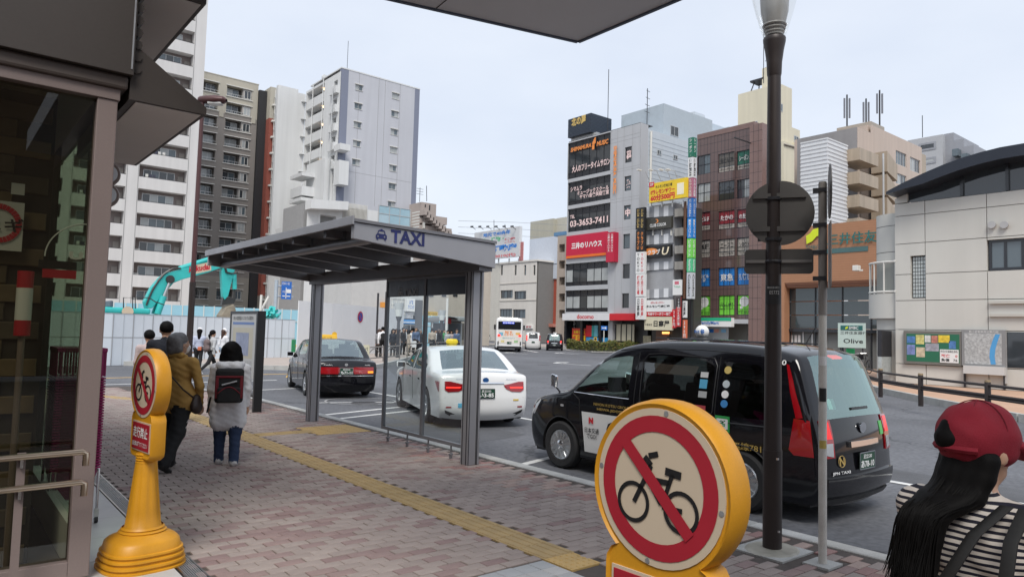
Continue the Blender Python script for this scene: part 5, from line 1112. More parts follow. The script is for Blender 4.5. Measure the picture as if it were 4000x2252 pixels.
ob=thing('bank_sign','pale green standing bank sign with dark header beside the hedge','sign',(41,15,0));FO=Fc((XM-1.5,26),(XM-1.5,4));o=bd('board',FO,zs,822,1045,1090,1290,ob,C('pale_mint',(.50,.62,.58)),-.12,0);bd('header',FO,zs,848,1070,1066,1116,ob,GB,0,.02);tx('SMBC',FO,zs,930,1078,1025,1108,W_,o,.03,bold=.02);tx('三井住友銀行',FO,zs,846,1128,1110,1158,K_,o,.01);tx('Olive',FO,zs,876,1202,1072,1246,K_,o,.01,bold=.01)
mb=MB();mb.add([FO.P(*FO.uz(*zs(*p),.03),.03) for p in ((896,1088),(920,1076),(920,1096),(896,1108))],[(0,1,2,3)]);mb.build('lime_emblem',MATS['lime'],ob,flip=False);bd('leg',FO,zs,840,1290,852,1330,ob,M_DARK,-.1,-.04);bd('leg',FO,zs,1060,1290,1072,1330,ob,M_DARK,-.1,-.04)
# police box -------------------------------------------------------------------------
po=thing('police_box','cream panelled police box with curved black roof, glass blocks and notice boards','building',(31,9,0));XPb=30.0;FPb=Fc((XPb,20),(XPb,-6));M_POL=C('cream_panel',(.56,.55,.51),rough=.5,scale=.5,streak=.05)
pl0=FPb.uz(*r3(258,700))[0];pr0=pl0+9.5
xs=[258,415,735,1050];ys=[332,388,522,685,818,972,1150,1252]
us=[FPb.uz(*r3(x,700))[0] for x in xs]+[pr0];zs_=[FPb.uz(*r3(415,y))[1] for y in (375+0,522,683,820,972,1152)];zs_=[FPb.uz(*r3(414,308))[1]]+zs_+[.05]
glb=R(FPb,r3,338,590,417,810);wnd=R(FPb,r3,735,497,1100,660)
mb=MB();FPb.box(mb,pl0+.02,pr0,0,zs_[0]+.0,-7,-.26);mb.build('core',C('panel_joint_dark',(.09,.09,.085)),po)
def cut(u0,u1,a,b,hs):
    out=[(u0,u1,a,b)]
    for h in hs:
        nx=[]
        for r in out:
            if h[1]<=r[0] or h[0]>=r[1] or h[3]<=r[2] or h[2]>=r[3]:nx.append(r);continue
            if r[0]<h[0]:nx.append((r[0],h[0],r[2],r[3]))
            if h[1]<r[1]:nx.append((h[1],r[1],r[2],r[3]))
            m0_,m1_=max(r[0],h[0]),min(r[1],h[1])
            if r[2]<h[2]:nx.append((m0_,m1_,r[2],h[2]))
            if h[3]<r[3]:nx.append((m0_,m1_,h[3],r[3]))
        out=nx
    return out
for i in range(len(us)-1):
    for j in range(len(zs_)-1):
        for r in cut(us[i]+.012,us[i+1]-.012,zs_[j+1]+.012,zs_[j]-.012,[glb,wnd]):mb=MB();FPb.box(mb,*r,-.25,0);mb.build('wall_panel',M_POL,po)
# glass blocks
n,m=5,11
M_GBL=mat('glass_block',(.42,.46,.46),.12,var=.15,scale=8,spec=.8);mb=MB();FPb.box(mb,*glb,-.24,-.2);gbo=mb.build('glass_block_frame',M_DARK,po)
for i in range(n):
    for j in range(m):
        w,h=(glb[1]-glb[0]-.08)/n,(glb[3]-glb[2]-.08)/m;a,b=glb[0]+.04+i*w,glb[2]+.04+j*h;mb=MB();FPb.box(mb,a+.012,a+w-.012,b+.012,b+h-.012,-.2,-.12);mb.build('glass_block',M_GBL,gbo)
window(FPb,*wnd,po,M_BLS,M_PANED,deep=.15,mull=3,fw=.1)
# curved roof with dark clerestory
roof=[(212,262),(300,215),(400,168),(500,125),(600,88),(700,58),(800,33),(923,12),(1100,-20),(1400,-50)]
TP=[FPb.uz(*r3(x,y),.9) for x,y in roof];mb=MB();k=len(TP)
mb.grid([[FPb.P(u,z,.9) for u,z in TP],[FPb.P(u,z,-7) for u,z in TP]]);mb.grid([[FPb.P(u,z-.42*min(1,.25+i*.35),.9) for i,(u,z) in enumerate(TP)],[FPb.P(u,z,.9) for u,z in TP]]);mb.grid([[FPb.P(u,z-.42*min(1,.25+i*.35),.9) for i,(u,z) in enumerate(TP)],[FPb.P(u,z-.42*min(1,.25+i*.35),-7) for i,(u,z) in enumerate(TP)]])
mb.build('curved_roof',C('black_roof_metal',(.025,.03,.042),rough=.4,metal=.3),po)
cl=MB();lo=[FPb.uz(*r3(x,y)) for x,y in ((322,316),(730,274),(1100,236))];top=[FPb.uz(*r3(x,y)) for x,y in ((322,268),(420,235),(520,195),(610,163),(730,130),(830,104),(930,84),(1100,60))]
zc0=zs_[0]+.02;pts=[(u,zc0) for u,_ in (lo[0],lo[-1])];poly=[FPb.P(lo[0][0],zc0,-.1)]+[FPb.P(u,max(z,zc0+.05),-.1) for u,z in top]+[FPb.P(top[-1][0],zc0,-.1)];cl.add(poly,[tuple(range(len(poly)))]);cl.build('clerestory_glass',M_PANE[0],po,flip=False)
for x in (600,835):u=FPb.uz(*r3(x,200))[0];z=FPb.uz(*r3(x,165 if x==600 else 105))[1];mb=MB();FPb.box(mb,u-.05,u+.05,zc0,z,-.1,.0);mb.build('mullion',M_BLS,po)
mb=MB();q=[FPb.uz(*r3(*p)) for p in ((258,330),(258,300),(322,270),(322,316))];mb.hexa([FPb.P(u,max(z,zc0),-.2) for u,z in q],[FPb.P(u,max(z,zc0),0) for u,z in q]);mb.build('gable_panel',M_POL,po)
# rounded left wing with balcony
Rw=abs(FPb.uz(*r3(258,600))[0]-FPb.uz(*r3(113,600))[0]);cx=FPb.P(pl0,0,-1.0)
def drum(r,z0,z1,m,name,a0=90,a1=270,dz=None,off=0):
    mb=MB();K=14;ring=[(math.cos(math.radians(a0+(a1-a0)*k/K))*r,math.sin(math.radians(a0+(a1-a0)*k/K))*r) for k in range(K+1)]
    P=[(cx.x+x*.55,cx.y-y if False else cx.y+abs(x)*0+(-y)) for x,y in ring];P=[(cx.x-.0+math.sin(math.radians(t))*-r*.6,cx.y+math.cos(math.radians(t))*r) for t in [90*k/K for k in range(K+1)]]+[(cx.x+2.5,cx.y)]
    P=[(cx.x+2.5,cx.y+r)]+P;mb.prism(P,z0,z1);return mb.build(name,m,po,smooth=30)
zb0,zb1=FPb.uz(*r3(180,912))[1],FPb.uz(*r3(180,785))[1];zw1=FPb.uz(*r3(180,372))[1]
drum(Rw,.05,zw1,M_POL,'round_wing');drum(Rw*1.28,zb0,zb1,M_POL,'balcony')
for z in (FPb.uz(*r3(180,435))[1],FPb.uz(*r3(180,570))[1],FPb.uz(*r3(180,972))[1]):drum(Rw+.006,z-.012,z+.012,MATS['panel_joint_dark'],'panel_joint')
zr=FPb.uz(*r3(180,622))[1]
for zz in (zr,zb1+.08):
    mb=MB();mb.tube([(cx.x-math.sin(math.radians(t))*Rw*1.25*.6,cx.y+math.cos(math.radians(t))*Rw*1.25,zz) for t in range(0,91,9)]+[(XPb-.02,cx.y-.0,zz)],.045,8);mb.build('balcony_rail',M_LINT,po,smooth=40)
for t in (2,25,45,68,88):mb=MB();p=V((cx.x-math.sin(math.radians(t))*Rw*1.25*.6,cx.y+math.cos(math.radians(t))*Rw*1.25,zb1));mb.tube([p,p+V((0,0,zr-zb1))],.035,8);mb.build('baluster',M_LINT,po)
mb=MB();q=[(cx.x-math.sin(math.radians(t))*Rw*1.24*.6,cx.y+math.cos(math.radians(t))*Rw*1.24) for t in range(0,91,9)];mb.grid([[(x,y,zb1+.1) for x,y in q],[(x,y,zr-.05) for x,y in q]]);mb.build('balcony_glass',glass('frosted_balcony',(.72,.74,.74),1.3),po,flip=False)
bd('narrow_window',FPb,r3,168,975,190,1110,po,M_DARK,-.3,.62);bd('narrow_glass_blocks',FPb,r3,172,1110,190,1205,po,M_GBL,-.3,.62)
for x in (762,826):u,z=FPb.uz(*r3(x,434));mb=MB();mb.lathe([(.13,-.14),(.13,-.06),(.09,-.01),(.0,0)][::-1],16,FPb.P(u,z,0),axis='x');mb.build('vent_cap',C('vent_grey',(.42,.42,.42)),po,smooth=40)
for y in (822,890):bd('wall_ledge',FPb,r3,742,y,1100,y+14,po,C('ledge_cream',(.48,.47,.43)),0,.12)
bd('dark_doorway',FPb,r3,832,985,1100,1172,po,M_PANE[0],0,.02);bd('doorway_frame',FPb,r3,820,980,832,1250,po,M_FRM,0,.1)
# notice boards
nbk=thing('notice_board','glazed green notice board with posters on the police box wall','notice board',(29.9,11,1.5));bd('frame',FPb,r3,303,978,600,1152,nbk,C('bronze_frame',(.20,.19,.17),metal=.4),0,.12);gr=bd('green_felt',FPb,r3,318,994,590,1138,nbk,C('green_felt',(.02,.14,.075)),.12,.125)
cc=[(.08,.2,.45),(.6,.55,.2),(.62,.62,.6),(.5,.2,.15),(.75,.55,.05),(.2,.25,.5),(.6,.5,.35),(.35,.35,.4)]
for i,q in enumerate(((320,1005,362,1040),(366,998,408,1046),(412,1000,442,1036),(446,1002,478,1040),(482,1000,540,1038),(320,1048,362,1100),(368,1062,412,1112),(415,1042,484,1082),(536,1030,572,1070))):bd('poster',FPb,r3,*q,nbk,C('notice_%d' % i,cc[i % 8],var=.35,scale=9),.125,.13)
st_=bd('statistics_card',FPb,r3,490,1074,586,1142,nbk,W_,.125,.14);tx('昨日の交通事故(港和)',FPb,r3,494,1078,582,1092,K_,st_,.145);tx('死亡    0',FPb,r3,496,1098,580,1114,R_d,st_,.145,bold=.02);tx('負傷   76',FPb,r3,496,1120,580,1136,K_,st_,.145,bold=.02)
mpk=thing('area_map_board','grey framed street map board with a blue river beside the notice board','map board',(29.9,9,1.5));bd('frame',FPb,r3,602,972,828,1160,mpk,C('steel_frame',(.30,.30,.30),metal=.5),0,.14);mp_=bd('map_sheet',FPb,r3,616,990,808,1150,mpk,C('map_paper',(.42,.43,.43),var=.4,scale=14),.14,.15);tx('新小岩駅前周辺案内図',FPb,r3,640,976,790,988,W_,mp_,.146)
mb=MB();q0=[(775,995),(760,1030),(748,1070),(745,1110),(752,1150)];q1=[(800,995),(788,1030),(776,1070),(772,1110),(778,1150)]
mb.grid([[FPb.P(*FPb.uz(*r3(*p),.155),.155) for p in q0],[FPb.P(*FPb.uz(*r3(*p),.155),.155) for p in q1]]);mb.build('river_print',C('river_blue',(.08,.32,.62)),mp_,flip=False);bd('legend_tray',FPb,r3,610,1160,822,1202,mpk,C('legend_white',(.55,.55,.54)),0,.3)
for x in (612,816):bd('leg',FPb,r3,x,1160,x+8,1290,mpk,M_DARK,.02,.12)
sc_=thing('security_camera','white box security camera on an arm beside the police box balcony','camera',(29.6,14,4.6));bd('housing',FPb,r3,38,640,66,668,sc_,M_LINT,.3,.6,.02);bd('arm',FPb,r3,60,662,90,670,sc_,M_LINT,.35,.42)
# ================================================================== middle distance
YQ=100.0                                                   # real estate block faces the junction
re_=thing('estate_agency_building','cream four storey building with slit windows behind the bus','building',(90,95,0));M_CRB=C('cream_render',(.74,.71,.66),scale=.3,streak=.06)
XQ=80;FQ=Fc((XQ,112),(XQ,70));q0=FQ.uz(*zc(372,700))[0];q1=FQ.uz(*zc(718,700))[0];zq=FQ.uz(*zc(545,545))[1]
slits=[R(FQ,zc,x,567,x+20,662) for x in (376,506,596,684)];wins=[R(FQ,zc,374,805,490,880),R(FQ,zc,502,812,616,890),R(FQ,zc,366,980,484,1060),R(FQ,zc,490,985,610,1068)]
mb=MB();FQ.wall(mb,q0,q1,-.1,zq,slits+wins,.25);mb.build('wall',M_CRB,re_);mb=MB();FQ.box(mb,q0,q1,-.1,zq,-9,-.3);mb.build('core',C('cream_core',(.2,.19,.18)),re_)
Ye=FQ.P(q0,0).y
mb=MB();FQ.box(mb,FQ.uz(1862,1200)[0],q0-.02,-.1,zq+.3,-8,-.2);mb.build('side_wall',C('plain_cream_side',(.66,.64,.58),streak=.05),re_)
mb=MB();FQ.box(mb,q0-.2,q1+.2,zq,zq+.3,-9,.15);mb.build('cornice',M_CRB,re_)
for h in slits:window(FQ,*h,re_,M_DARK,M_PANED,deep=.2,mull=0,fw=.06,trans=1)
for h in wins:window(FQ,*h,re_,M_DARK,M_PANE[:2],deep=.2,mull=3,fw=.07)
for y in (742,905):z=FQ.uz(*zc(540,y))[1];mb=MB();FQ.box(mb,q0,q1,z,z+.12,0,.08);mb.build('string_course',C('cream_band',(.56,.53,.48)),re_)
ag=bd('shop_sign',FQ,zc,606,1135,670,1165,re_,W_,0,.3);tx('賃貸',FQ,zc,612,1140,664,1160,R_d,ag,.31)
bl=thing('estate_agency_billboard','white rooftop billboard with blue, green and red estate agency lettering','billboard',(79,95,15));FQb=Fc((XQ-.5,112),(XQ-.5,70));o=bd('board',FQb,zc,126,232,552,505,bl,C('billboard_white',(.66,.68,.70)),-.6,0)
BB=C('print_bright_blue',(.02,.22,.70),var=0);tx('地元で40余年',FQb,zc,212,250,468,290,BB,o,.02,bold=.03);tx('土地・建物・',FQb,zc,156,308,405,355,C('print_mint',(.15,.55,.30),var=0),o,.02,bold=.03);tx('賃貸',FQb,zc,410,308,515,355,C('print_pink',(.70,.22,.25),var=0),o,.02,bold=.03);tx('七不動産',FQb,zc,205,378,528,445,BB,o,.02,bold=.05);tx('3655-0010(代)',FQb,zc,200,466,518,502,C('print_coral',(.72,.18,.2),var=0),o,.02,bold=.04)
for x in (140,215,290,368,445,520):p=FQb.P(*FQb.uz(*zc(x,232)),0);mb=MB();mb.tube([p,p+V((-.8,0,.4))],.05,5);mb.obox(p+V((-.9,0,.45)),(.15,0,0),(0,.3,0),(0,0,.12));mb.build('flood_lamp',M_DARK,bl)
for x in (150,250,350,450,540):bd('leg',FQb,zc,x,505,x+6,545,bl,M_FRM,-.5,-.3)
bd('side_board',FQb,zc,552,350,584,525,bl,C('side_board_red',(.5,.2,.2),var=.3,scale=4),-.5,-.3)
for x,y in ((234,130),(337,170)):MB().tube([FQb.P(*FQb.uz(*zc(x,232)),-2),FQb.P(*FQb.uz(*zc(x,y)),-2)],.05,5).build('rod',M_DARK,bl)
rd=thing('red_shop_building','red rendered shop building with white framed windows behind the white minivan','building',(95,88,0));XR=84;FR_=Fc((XR,112),(XR,60));o_=R(FR_,zc,716,690,905,1220);mb=MB();FR_.box(mb,o_[0],o_[1],-.1,o_[3],-8,0);mb.build('wall',C('red_render',(.40,.09,.055),streak=.08),rd)
for q in ((734,722,804,812),(832,752,860,812),(828,896,856,956),(732,860,800,1010),(826,1040,854,1100),(728,1010,800,1110)):window(FR_,*R(FR_,zc,*q),rd,W_,M_PANE,deep=-.1,mull=1 if q[2]-q[0]>40 else 0,fw=.22,trans=1 if q[2]-q[0]>40 else 0)
bd('shop_awning',FR_,zc,820,1120,870,1150,rd,C('awning_stripe',(.5,.2,.15)),0,1);bd('shop_front',FR_,zc,716,1150,900,1200,rd,C('dark_shop',(.08,.06,.05)),0,.1)
o=bd('shop_sign',FR_,zc,732,1108,800,1155,rd,C('purple_sign',(.25,.1,.4)),0,.6);tx('SALE',FR_,zc,738,1118,794,1145,W_,o,.62)
bk2=thing('pale_billboard','blank pale blue-white billboard panels above the red shop building','billboard',(84,88,12));bd('panel',FR_,zc,648,308,910,565,bk2,C('pale_panel',(.55,.60,.68)),-.5,.3);bd('panel',FR_,zc,732,567,910,700,bk2,C('pale_panel_2',(.57,.62,.69)),-.5,.25)
bt2=thing('beige_tower','plain beige windowless tower behind the pale billboard','building',(110,100,0));XY=104;FY=Fc((XY,140),(XY,70));o_=R(FY,zc,655,145,870,400);mb=MB();FY.box(mb,o_[0],o_[1],0,o_[3],-6,0);mb.build('wall',C('beige_plain',(.44,.42,.34),streak=.08),bt2);o_=R(FY,zc,868,115,960,400);mb=MB();FY.box(mb,o_[0],o_[1],0,o_[3],-9,-1);mb.build('wall',C('beige_plain_2',(.49,.47,.40)),bt2)
tn=thing('tan_balcony_building','narrow tan building with stacked dark balcony openings beside the music school','building',(70,66,0));XN=66;FN=Fc((XN,80),(XN,50));o_=R(FN,zc,905,290,1000,1200);hh=[R(FN,zc,928,y,982,y+75) for y in (370,525,680,835,990)]
mb=MB();FN.wall(mb,o_[0],o_[1],0,o_[3],hh,1.0);FN.box(mb,o_[0],o_[1],0,o_[3],-4,-1.02);mb.build('wall',C('tan_wall',(.44,.37,.31),streak=.1),tn)
for h in hh:r=MB();FN.box(r,h[0],h[1],h[2]+.75,h[2]+.82,-.12,-.05);r.build('railing',M_DARK,tn);window(FN,h[0]+.2,h[1]-.2,h[2],h[3]-.2,tn,M_DARK,M_PANED,deep=.9,mull=1)
bd('blue_roof_tarp',FN,zc,878,255,985,290,tn,C('tarp_blue',(.12,.25,.42)),-2,-.5)
# ------------------------------------------------------------------ store and bus stop seen through the screen
st2=thing('corner_store','corner building with a blue convenience store fascia behind the bus stop crowd','building',(36,62,0));YS_=58.0;FSt=Fc((20,YS_),(60,YS_));r2=lambda x,y:(1400+x/3.625,1050+y/3.625)
o_=R(FSt,r2,455,200,905,1000);mb=MB();FSt.box(mb,o_[0]-4,o_[1],0,8.2,-6,0);mb.build('wall',C('store_grey',(.52,.52,.51),streak=.05),st2);bd('blue_fascia',FSt,r2,440,712,800,772,st2,C('store_blue',(.04,.25,.60)),0,.5)
bd('white_stripe',FSt,r2,440,745,800,757,st2,W_,.5,.51);bd('store_window',FSt,r2,470,790,700,900,st2,M_PANE[1],0,.05)
for x in (480,540,600,660,700):bd('mullion',FSt,r2,x,420,x+6,700,st2,M_LINT,0,.08)
for y in (420,500,580,640):bd('transom',FSt,r2,470,y,800,y+7,st2,M_LINT,0,.07)
o=bd('hanging_sign',FSt,r2,692,418,802,600,st2,W_,.1,.6);FSt.text('みずほ\nクリニック',B_l,o,*r2(705,440),*r2(790,570),.61,bold=.03);bd('orange_sign',FSt,r2,330,470,430,545,st2,C('orange_board',(.7,.3,.06)),.1,.4);bd('stripe_sign',FSt,r2,690,612,775,700,st2,C('stripe_board',(.5,.5,.52),var=.4,scale=3),.1,.4)
bd('dark_corner',FSt,r2,800,440,905,1000,st2,C('dark_corner',(.09,.09,.095)),0,.1)
be2=thing('beige_arcade_building','plain beige building behind the rounded bus shelter','building',(50,66,0));FA=Fc((30,64),(75,64));o_=R(FA,r2,930,200,1560,1000);mb=MB();FA.box(mb,o_[0],o_[1]+3,0,8.8,-5,0);mb.build('wall',C('arcade_beige',(.54,.49,.42),streak=.06),be2)
for x in (1000,1180,1340):window(FA,*R(FA,r2,x,300,x+60,390),be2,M_DARK,M_PANED,deep=-.03,mull=1)
ys_=thing('yellow_shop_sign','yellow shop sign with black writing behind the glass screen','sign',(38,63,6));o=bd('board',FA,r2,975,605,1120,690,ys_,C('shop_yellow',(.72,.45,.03)),.2,.6);tx('オーロラ',FA,r2,985,620,1110,650,K_,o,.61,bold=.02)
FDk=Fc((30,62.5),(75,62.5));bd('dark_shop_front',FDk,r2,930,760,1560,1000,be2,C('dark_arcade',(.12,.11,.10)),-.3,0)
# bus shelter with rounded roof
bsh=thing('bus_shelter','bus stop shelter with a rounded dark roof behind the white taxi','shelter',(31,46,0));pS=gp(1725,1372,.03)
def BS(px,py):return atY(pS.y,px,py)
c0,c1=BS(*r2(1030,740)),BS(*r2(1470,745));zt3=BS(*r2(1200,675)).z;mb=MB();rows_=[]
for k in range(9):a=math.pi*k/8;rows_.append([(c0.x+(c1.x-c0.x)*(.5-.5*math.cos(a))*.72,pS.y+dy,c0.z+(zt3-c0.z)*math.sin(a)) for dy in (-1,1)])
mb.grid(rows_);mb.grid([[(x,y,z-.08) for x,y,z in r] for r in rows_]);mb.build('roof',C('shelter_roof_dark',(.11,.11,.11)),bsh,smooth=True);MB().box(c0.x+(c1.x-c0.x)*.6,pS.y-1.2,c1.z,c1.x,pS.y+1.2,c1.z+.35).build('roof',C('shelter_roof_grey',(.28,.30,.30)),bsh,bevel=.1)
for px_ in (1050,1265,1460):p=BS(*r2(px_,760));MB().tube([(p.x,pS.y,0),(p.x,pS.y,c0.z)],.06,8).build('post',M_FRM,bsh)
for px_ in (1090,1320):p=BS(*r2(px_,760));MB().box(p.x,pS.y+.6,.3,p.x+1.4,pS.y+.64,2.2).build('pane',M_PANE[1],bsh)
p=BS(*r2(1190,770));o=MB().box(p.x,pS.y-.3,p.z,p.x+.6,pS.y-.25,p.z+.5).build('stop_sign',R_d,bsh)
# lamps of the plaza
def plaza_lamp(px,py_base,py_top,label,sc=1.0):
    b=gp(px,py_base,.03);D=(b-CAM).dot(FW);h=dep(px,py_top,D).z;t=thing('plaza_lamp',label,'street lamp',b,0,'frosted cup lamps on the bus plaza')
    MB().tube([b,b+V((0,0,h-.75*sc))],[.1*sc,.08*sc],10).build('pole',M_DARK,t,smooth=40);MB().lathe([(.09*sc,h-.95*sc),(.17*sc,h-.7*sc)],14,b).build('cup',M_DARK,t,smooth=40)
    MB().lathe([(.17*sc,h-.7*sc),(.21*sc,h-.35*sc)],14,b).build('frosted_glass',C('frosted_lamp',(.62,.64,.62),rough=.3),t,smooth=40);MB().lathe([(.21*sc,h-.35*sc),(.26*sc,h)],14,b).build('clear_glass',C('lamp_clear',(.48,.50,.50),rough=.1),t,smooth=40)
plaza_lamp(1552,1395,1184,'frosted cup lamp on the plaza beside the crowd',1.1);plaza_lamp(1722,1380,1212,'frosted cup lamp in front of the rounded bus shelter',1.0)
for px,yb,yt,n in ((1500,1385,1140,'thin pole'),(1468,1390,1145,'x'),(1741,1375,1165,'white pole')):
    b=gp(px,yb,.03);h=dep(px,yt,(b-CAM).dot(FW)).z;MB().tube([b,b+V((0,0,h))],.06 if px != 1741 else .09,8).build('utility_pole',M_DARK if px != 1741 else M_LINT,label={1500:'dark utility pole beside the orange shop sign on the plaza',1468:'slim dark pole rising behind the tall white fence',1741:'white pole on the plaza beside the yellow shop sign'}[px],cat='pole')
# plaza guard railing: arched tubes
gr_=thing('plaza_railing','low grey tube railing with arches along the bus plaza kerb','railing',gp(1480,1420,.03));A_,B_=gp(1335,1428,.03),gp(1560,1402,.03)
for z in (.72,.2):MB().tube([A_+V((0,0,z)),B_+V((0,0,z))],.03,8).build('rail',M_GRB,gr_)
for k in range(4):p=A_+(B_-A_)*k/3;MB().tube([p,p+V((0,0,.74))],.035,8).build('post',M_GRB,gr_)
for k in range(3):
    p,q_=A_+(B_-A_)*(k+.08)/3,A_+(B_-A_)*(k+.92)/3;MB().tube([p+(q_-p)*t/10+V((0,0,.2+.45*math.sin(math.pi*t/10))) for t in range(11)],.022,6).build('arch',M_GRB,gr_)
rl2=thing('plaza_railing','straight grey railing in front of the waiting bus stop crowd','railing',gp(1700,1385,.03));A_,B_=gp(1590,1398,.03),gp(1790,1374,.03)
for z in (.8,.4):MB().tube([A_+V((0,0,z)),B_+V((0,0,z))],.03,8).build('rail',M_GRB,rl2)
for k in range(5):p=A_+(B_-A_)*k/4;MB().tube([p,p+V((0,0,.8))],.03,8).build('post',M_GRB,rl2)
# ================================================================== street furniture
M_LP=mat('brown_black_pole',(.035,.026,.024),.45,.2,var=.12,scale=4,fine=.08)
lp=thing('street_lamp','tall dark brown street lamp with clear cup head beside the black minicab taxi','street lamp',(5.25,3.08,0));B0=V((5.25,3.08,0))
MB().lathe([(.073,0),(.073,.78)],24,B0).build('pole_base',M_LP,lp,smooth=40);MB().lathe([(.07,.78),(.068,.8),(.056,3.0),(.052,3.82)],24,B0).build('pole',M_LP,lp,smooth=40)
MB().lathe([(.052,3.81),(.057,3.83),(.061,3.93),(.074,4.03),(.088,4.10),(.09,4.13),(.084,4.14)],24,B0).build('cup',M_LP,lp,smooth=40)
MB().lathe([(.084,4.135),(.115,4.23),(.15,4.35),(.175,4.45),(.192,4.55),(.19,4.65),(.17,4.71)],28,B0).build('globe',glass('lamp_globe',(.93,.93,.92),1.4,boost=.04),lp,smooth=True)
MB().lathe([(.07,4.155),(.085,4.25),(.108,4.35),(.115,4.48),(.115,4.52)],24,B0).build('reflector',mat('ribbed_reflector',(.42,.41,.39),.35,.3,var=.1),lp,smooth=40)
for z in (4.17,4.20,4.23):MB().lathe([(.074+.3*(z-4.17),z),(.08+.3*(z-4.17),z+.01),(.074+.3*(z-4.17),z+.02)],24,B0).build('ring',MATS['ribbed_reflector'],lp,smooth=40)
MB().lathe([(.2,.001),(.18,.012),(.075,.02)],14,B0,sx=1.2).build('mortar_collar',C('mortar',(.38,.36,.30),var=.25,scale=9),lp)
MB().box(5.02,2.86,-.02,5.48,3.3,.003).build('footing',M_CONC,lp)
for z,a in ((.72,-120),(.16,-110)):p=B0+V((.074*math.cos(math.radians(a)),.074*math.sin(math.radians(a)),z));MB().obox(p,(.008,0,0),(0,.008,0),(0,0,.008)).build('bolt',M_STEEL,lp)
vd=(B0-CAM);vd.z=0;vd.normalize();vn=V((vd.y,-vd.x,0))
FLp=Fc(B0-vd*.064-vn*.2,B0-vd*.064+vn*.2);z3=lambda x,y:(2800+x/1.2617,y/1.2617)
st3=MB();rows_=[]
for z in (1.94,2.09):rows_.append([tuple(B0+V((0,0,z))+(-vd*math.cos(t)+vn*math.sin(t))*.0655) for t in [(-60+12*k)*math.pi/180 for k in range(11)]])
st3.grid(rows_);so=st3.build('number_sticker',K_,lp,smooth=True);text('05772',C('print_grey',(.5,.5,.5),var=0),so,B0-vd*.068-vn*.03+V((0,0,2.015)),vn*.075,V((0,0,.03)));text('電柱広告お断り',MATS['print_grey'],so,B0-vd*.068-vn*.045+V((0,0,2.06)),vn*.09,V((0,0,.018)))
# the back of a round traffic sign and its plate
rsn=thing('round_traffic_sign','grey back of a round traffic sign clamped to the street lamp','sign',B0+V((0,0,2.6)));cS=dep(3045,832,(B0-CAM).dot(FW)+.12)
M_BK=mat('sign_back_grey',(.11,.105,.10),.5,.4,var=.12,scale=5)
def plate(c,nrm,w,h,th,m,root,name,round_=False,rr=.03):
    nrm=V(nrm).normalized();u=V((nrm.y,-nrm.x,0)).normalized();z=V((0,0,1));mb=MB()
    if round_:pts=[(w/2*math.cos(t),w/2*math.sin(t)) for t in [2*math.pi*k/40 for k in range(40)]]
    else:pts=[(sx*(w/2-rr)+rr*math.cos(t),sy*(h/2-rr)+rr*math.sin(t)) for sx,sy,a0 in ((1,1,0),(-1,1,90),(-1,-1,180),(1,-1,270)) for t in [math.radians(a0+22.5*k) for k in range(5)]]
    mb.hexa([c+u*a+z*b-nrm*th/2 for a,b in pts],[c+u*a+z*b+nrm*th/2 for a,b in pts]);return mb.build(name,m,root)
plate(cS,vd,.525,0,.004,M_BK,rsn,'disc',True);zc1,zc2=cS.z+.13,cS.z-.17
for z in (cS.z+.14,cS.z-.13):MB().obox(cS-vd*.012+V((0,0,z-cS.z)),vn*.2,vd*.01,V((0,0,.02))).build('stiffener',M_BK,rsn)
for z in (cS.z+.12,cS.z-.21):
    mb=MB();mb.lathe([(.066,-.012),(.07,-.012),(.07,.012),(.066,.012)],20,V((B0.x,B0.y,z)));mb.obox(V((B0.x,B0.y,z))+vn*.09,vn*.03,vd*.03,V((0,0,.016)));mb.obox(V((B0.x,B0.y,z))-vn*.09,vn*.03,vd*.02,V((0,0,.012)));mb.build('clamp',M_DARK,rsn)
psn=thing('traffic_plate','grey back of a rectangular plate below the round sign on the lamp','sign',B0+V((0,0,2.2)));cP=dep(3041,1021,(B0-CAM).dot(FW)+.12);plate(cP,vd,.52,.2,.004,M_BK,psn,'plate',rr=.03);MB().obox(cP-vd*.012+V((0,0,.0)),vn*.25,vd*.01,V((0,0,.012))).build('stiffener',C('rail_grey',(.22,.21,.2)),psn)
MB().lathe([(.067,cP.z-.012),(.071,cP.z),(.067,cP.z+.012)],18,B0).build('clamp',M_DARK,psn)
# slim white pole with signs seen edge on
wp=thing('sign_pole','slim worn white sign pole with two signs seen edge on','pole',(5.25,2.67,0));B1=V((5.25,2.67,0));M_WORN=mat('worn_white_paint',(.62,.60,.55),.6,var=.22,scale=5,fine=.12)
MB().lathe([(.030,0),(.029,1.85)],18,B1).build('pole',M_WORN,wp,smooth=40);MB().lathe([(.031,1.85),(.031,2.86),(.028,2.875)],18,B1).build('pole_top',C('grey_brown_pole',(.26,.24,.22)),wp,smooth=40);MB().box(5.14,2.57,-.02,5.36,2.77,.006).build('footing',M_CONC,wp)
sn=V((vd.y,-vd.x,0));e1=(B1-CAM);e1.z=0;e1.normalize();en=V((e1.y,-e1.x,0));pd_=MB()
plate(B1+en*.05+e1*.0+V((0,0,2.80)),en+e1*.06,.42,0,.006,M_BK,wp,'round_sign',True);plate(B1+en*.05+V((0,0,2.31)),en+e1*.06,.30,.5,.006,C('plate_grey',(.36,.34,.32)),wp,'plate')
for z in (2.81,2.54,2.33,2.13):MB().obox(B1+V((0,0,z))-en*.02,en*.05,e1*.034,V((0,0,.015))).build('clamp',M_DARK,wp)
for z,h,m in ((1.47,.07,W_),(1.2,.1,K_),(.85,.06,C('graffiti_yellow',(.5,.38,.1)))):
    mb=MB();mb.grid([[tuple(B1+V((0,0,zz))+(-e1*math.cos(t)+en*math.sin(t))*.0305) for t in [(-50+12*k)*math.pi/180 for k in range(10)]] for zz in (z,z+h)]);mb.build('sticker',m,wp,smooth=True)
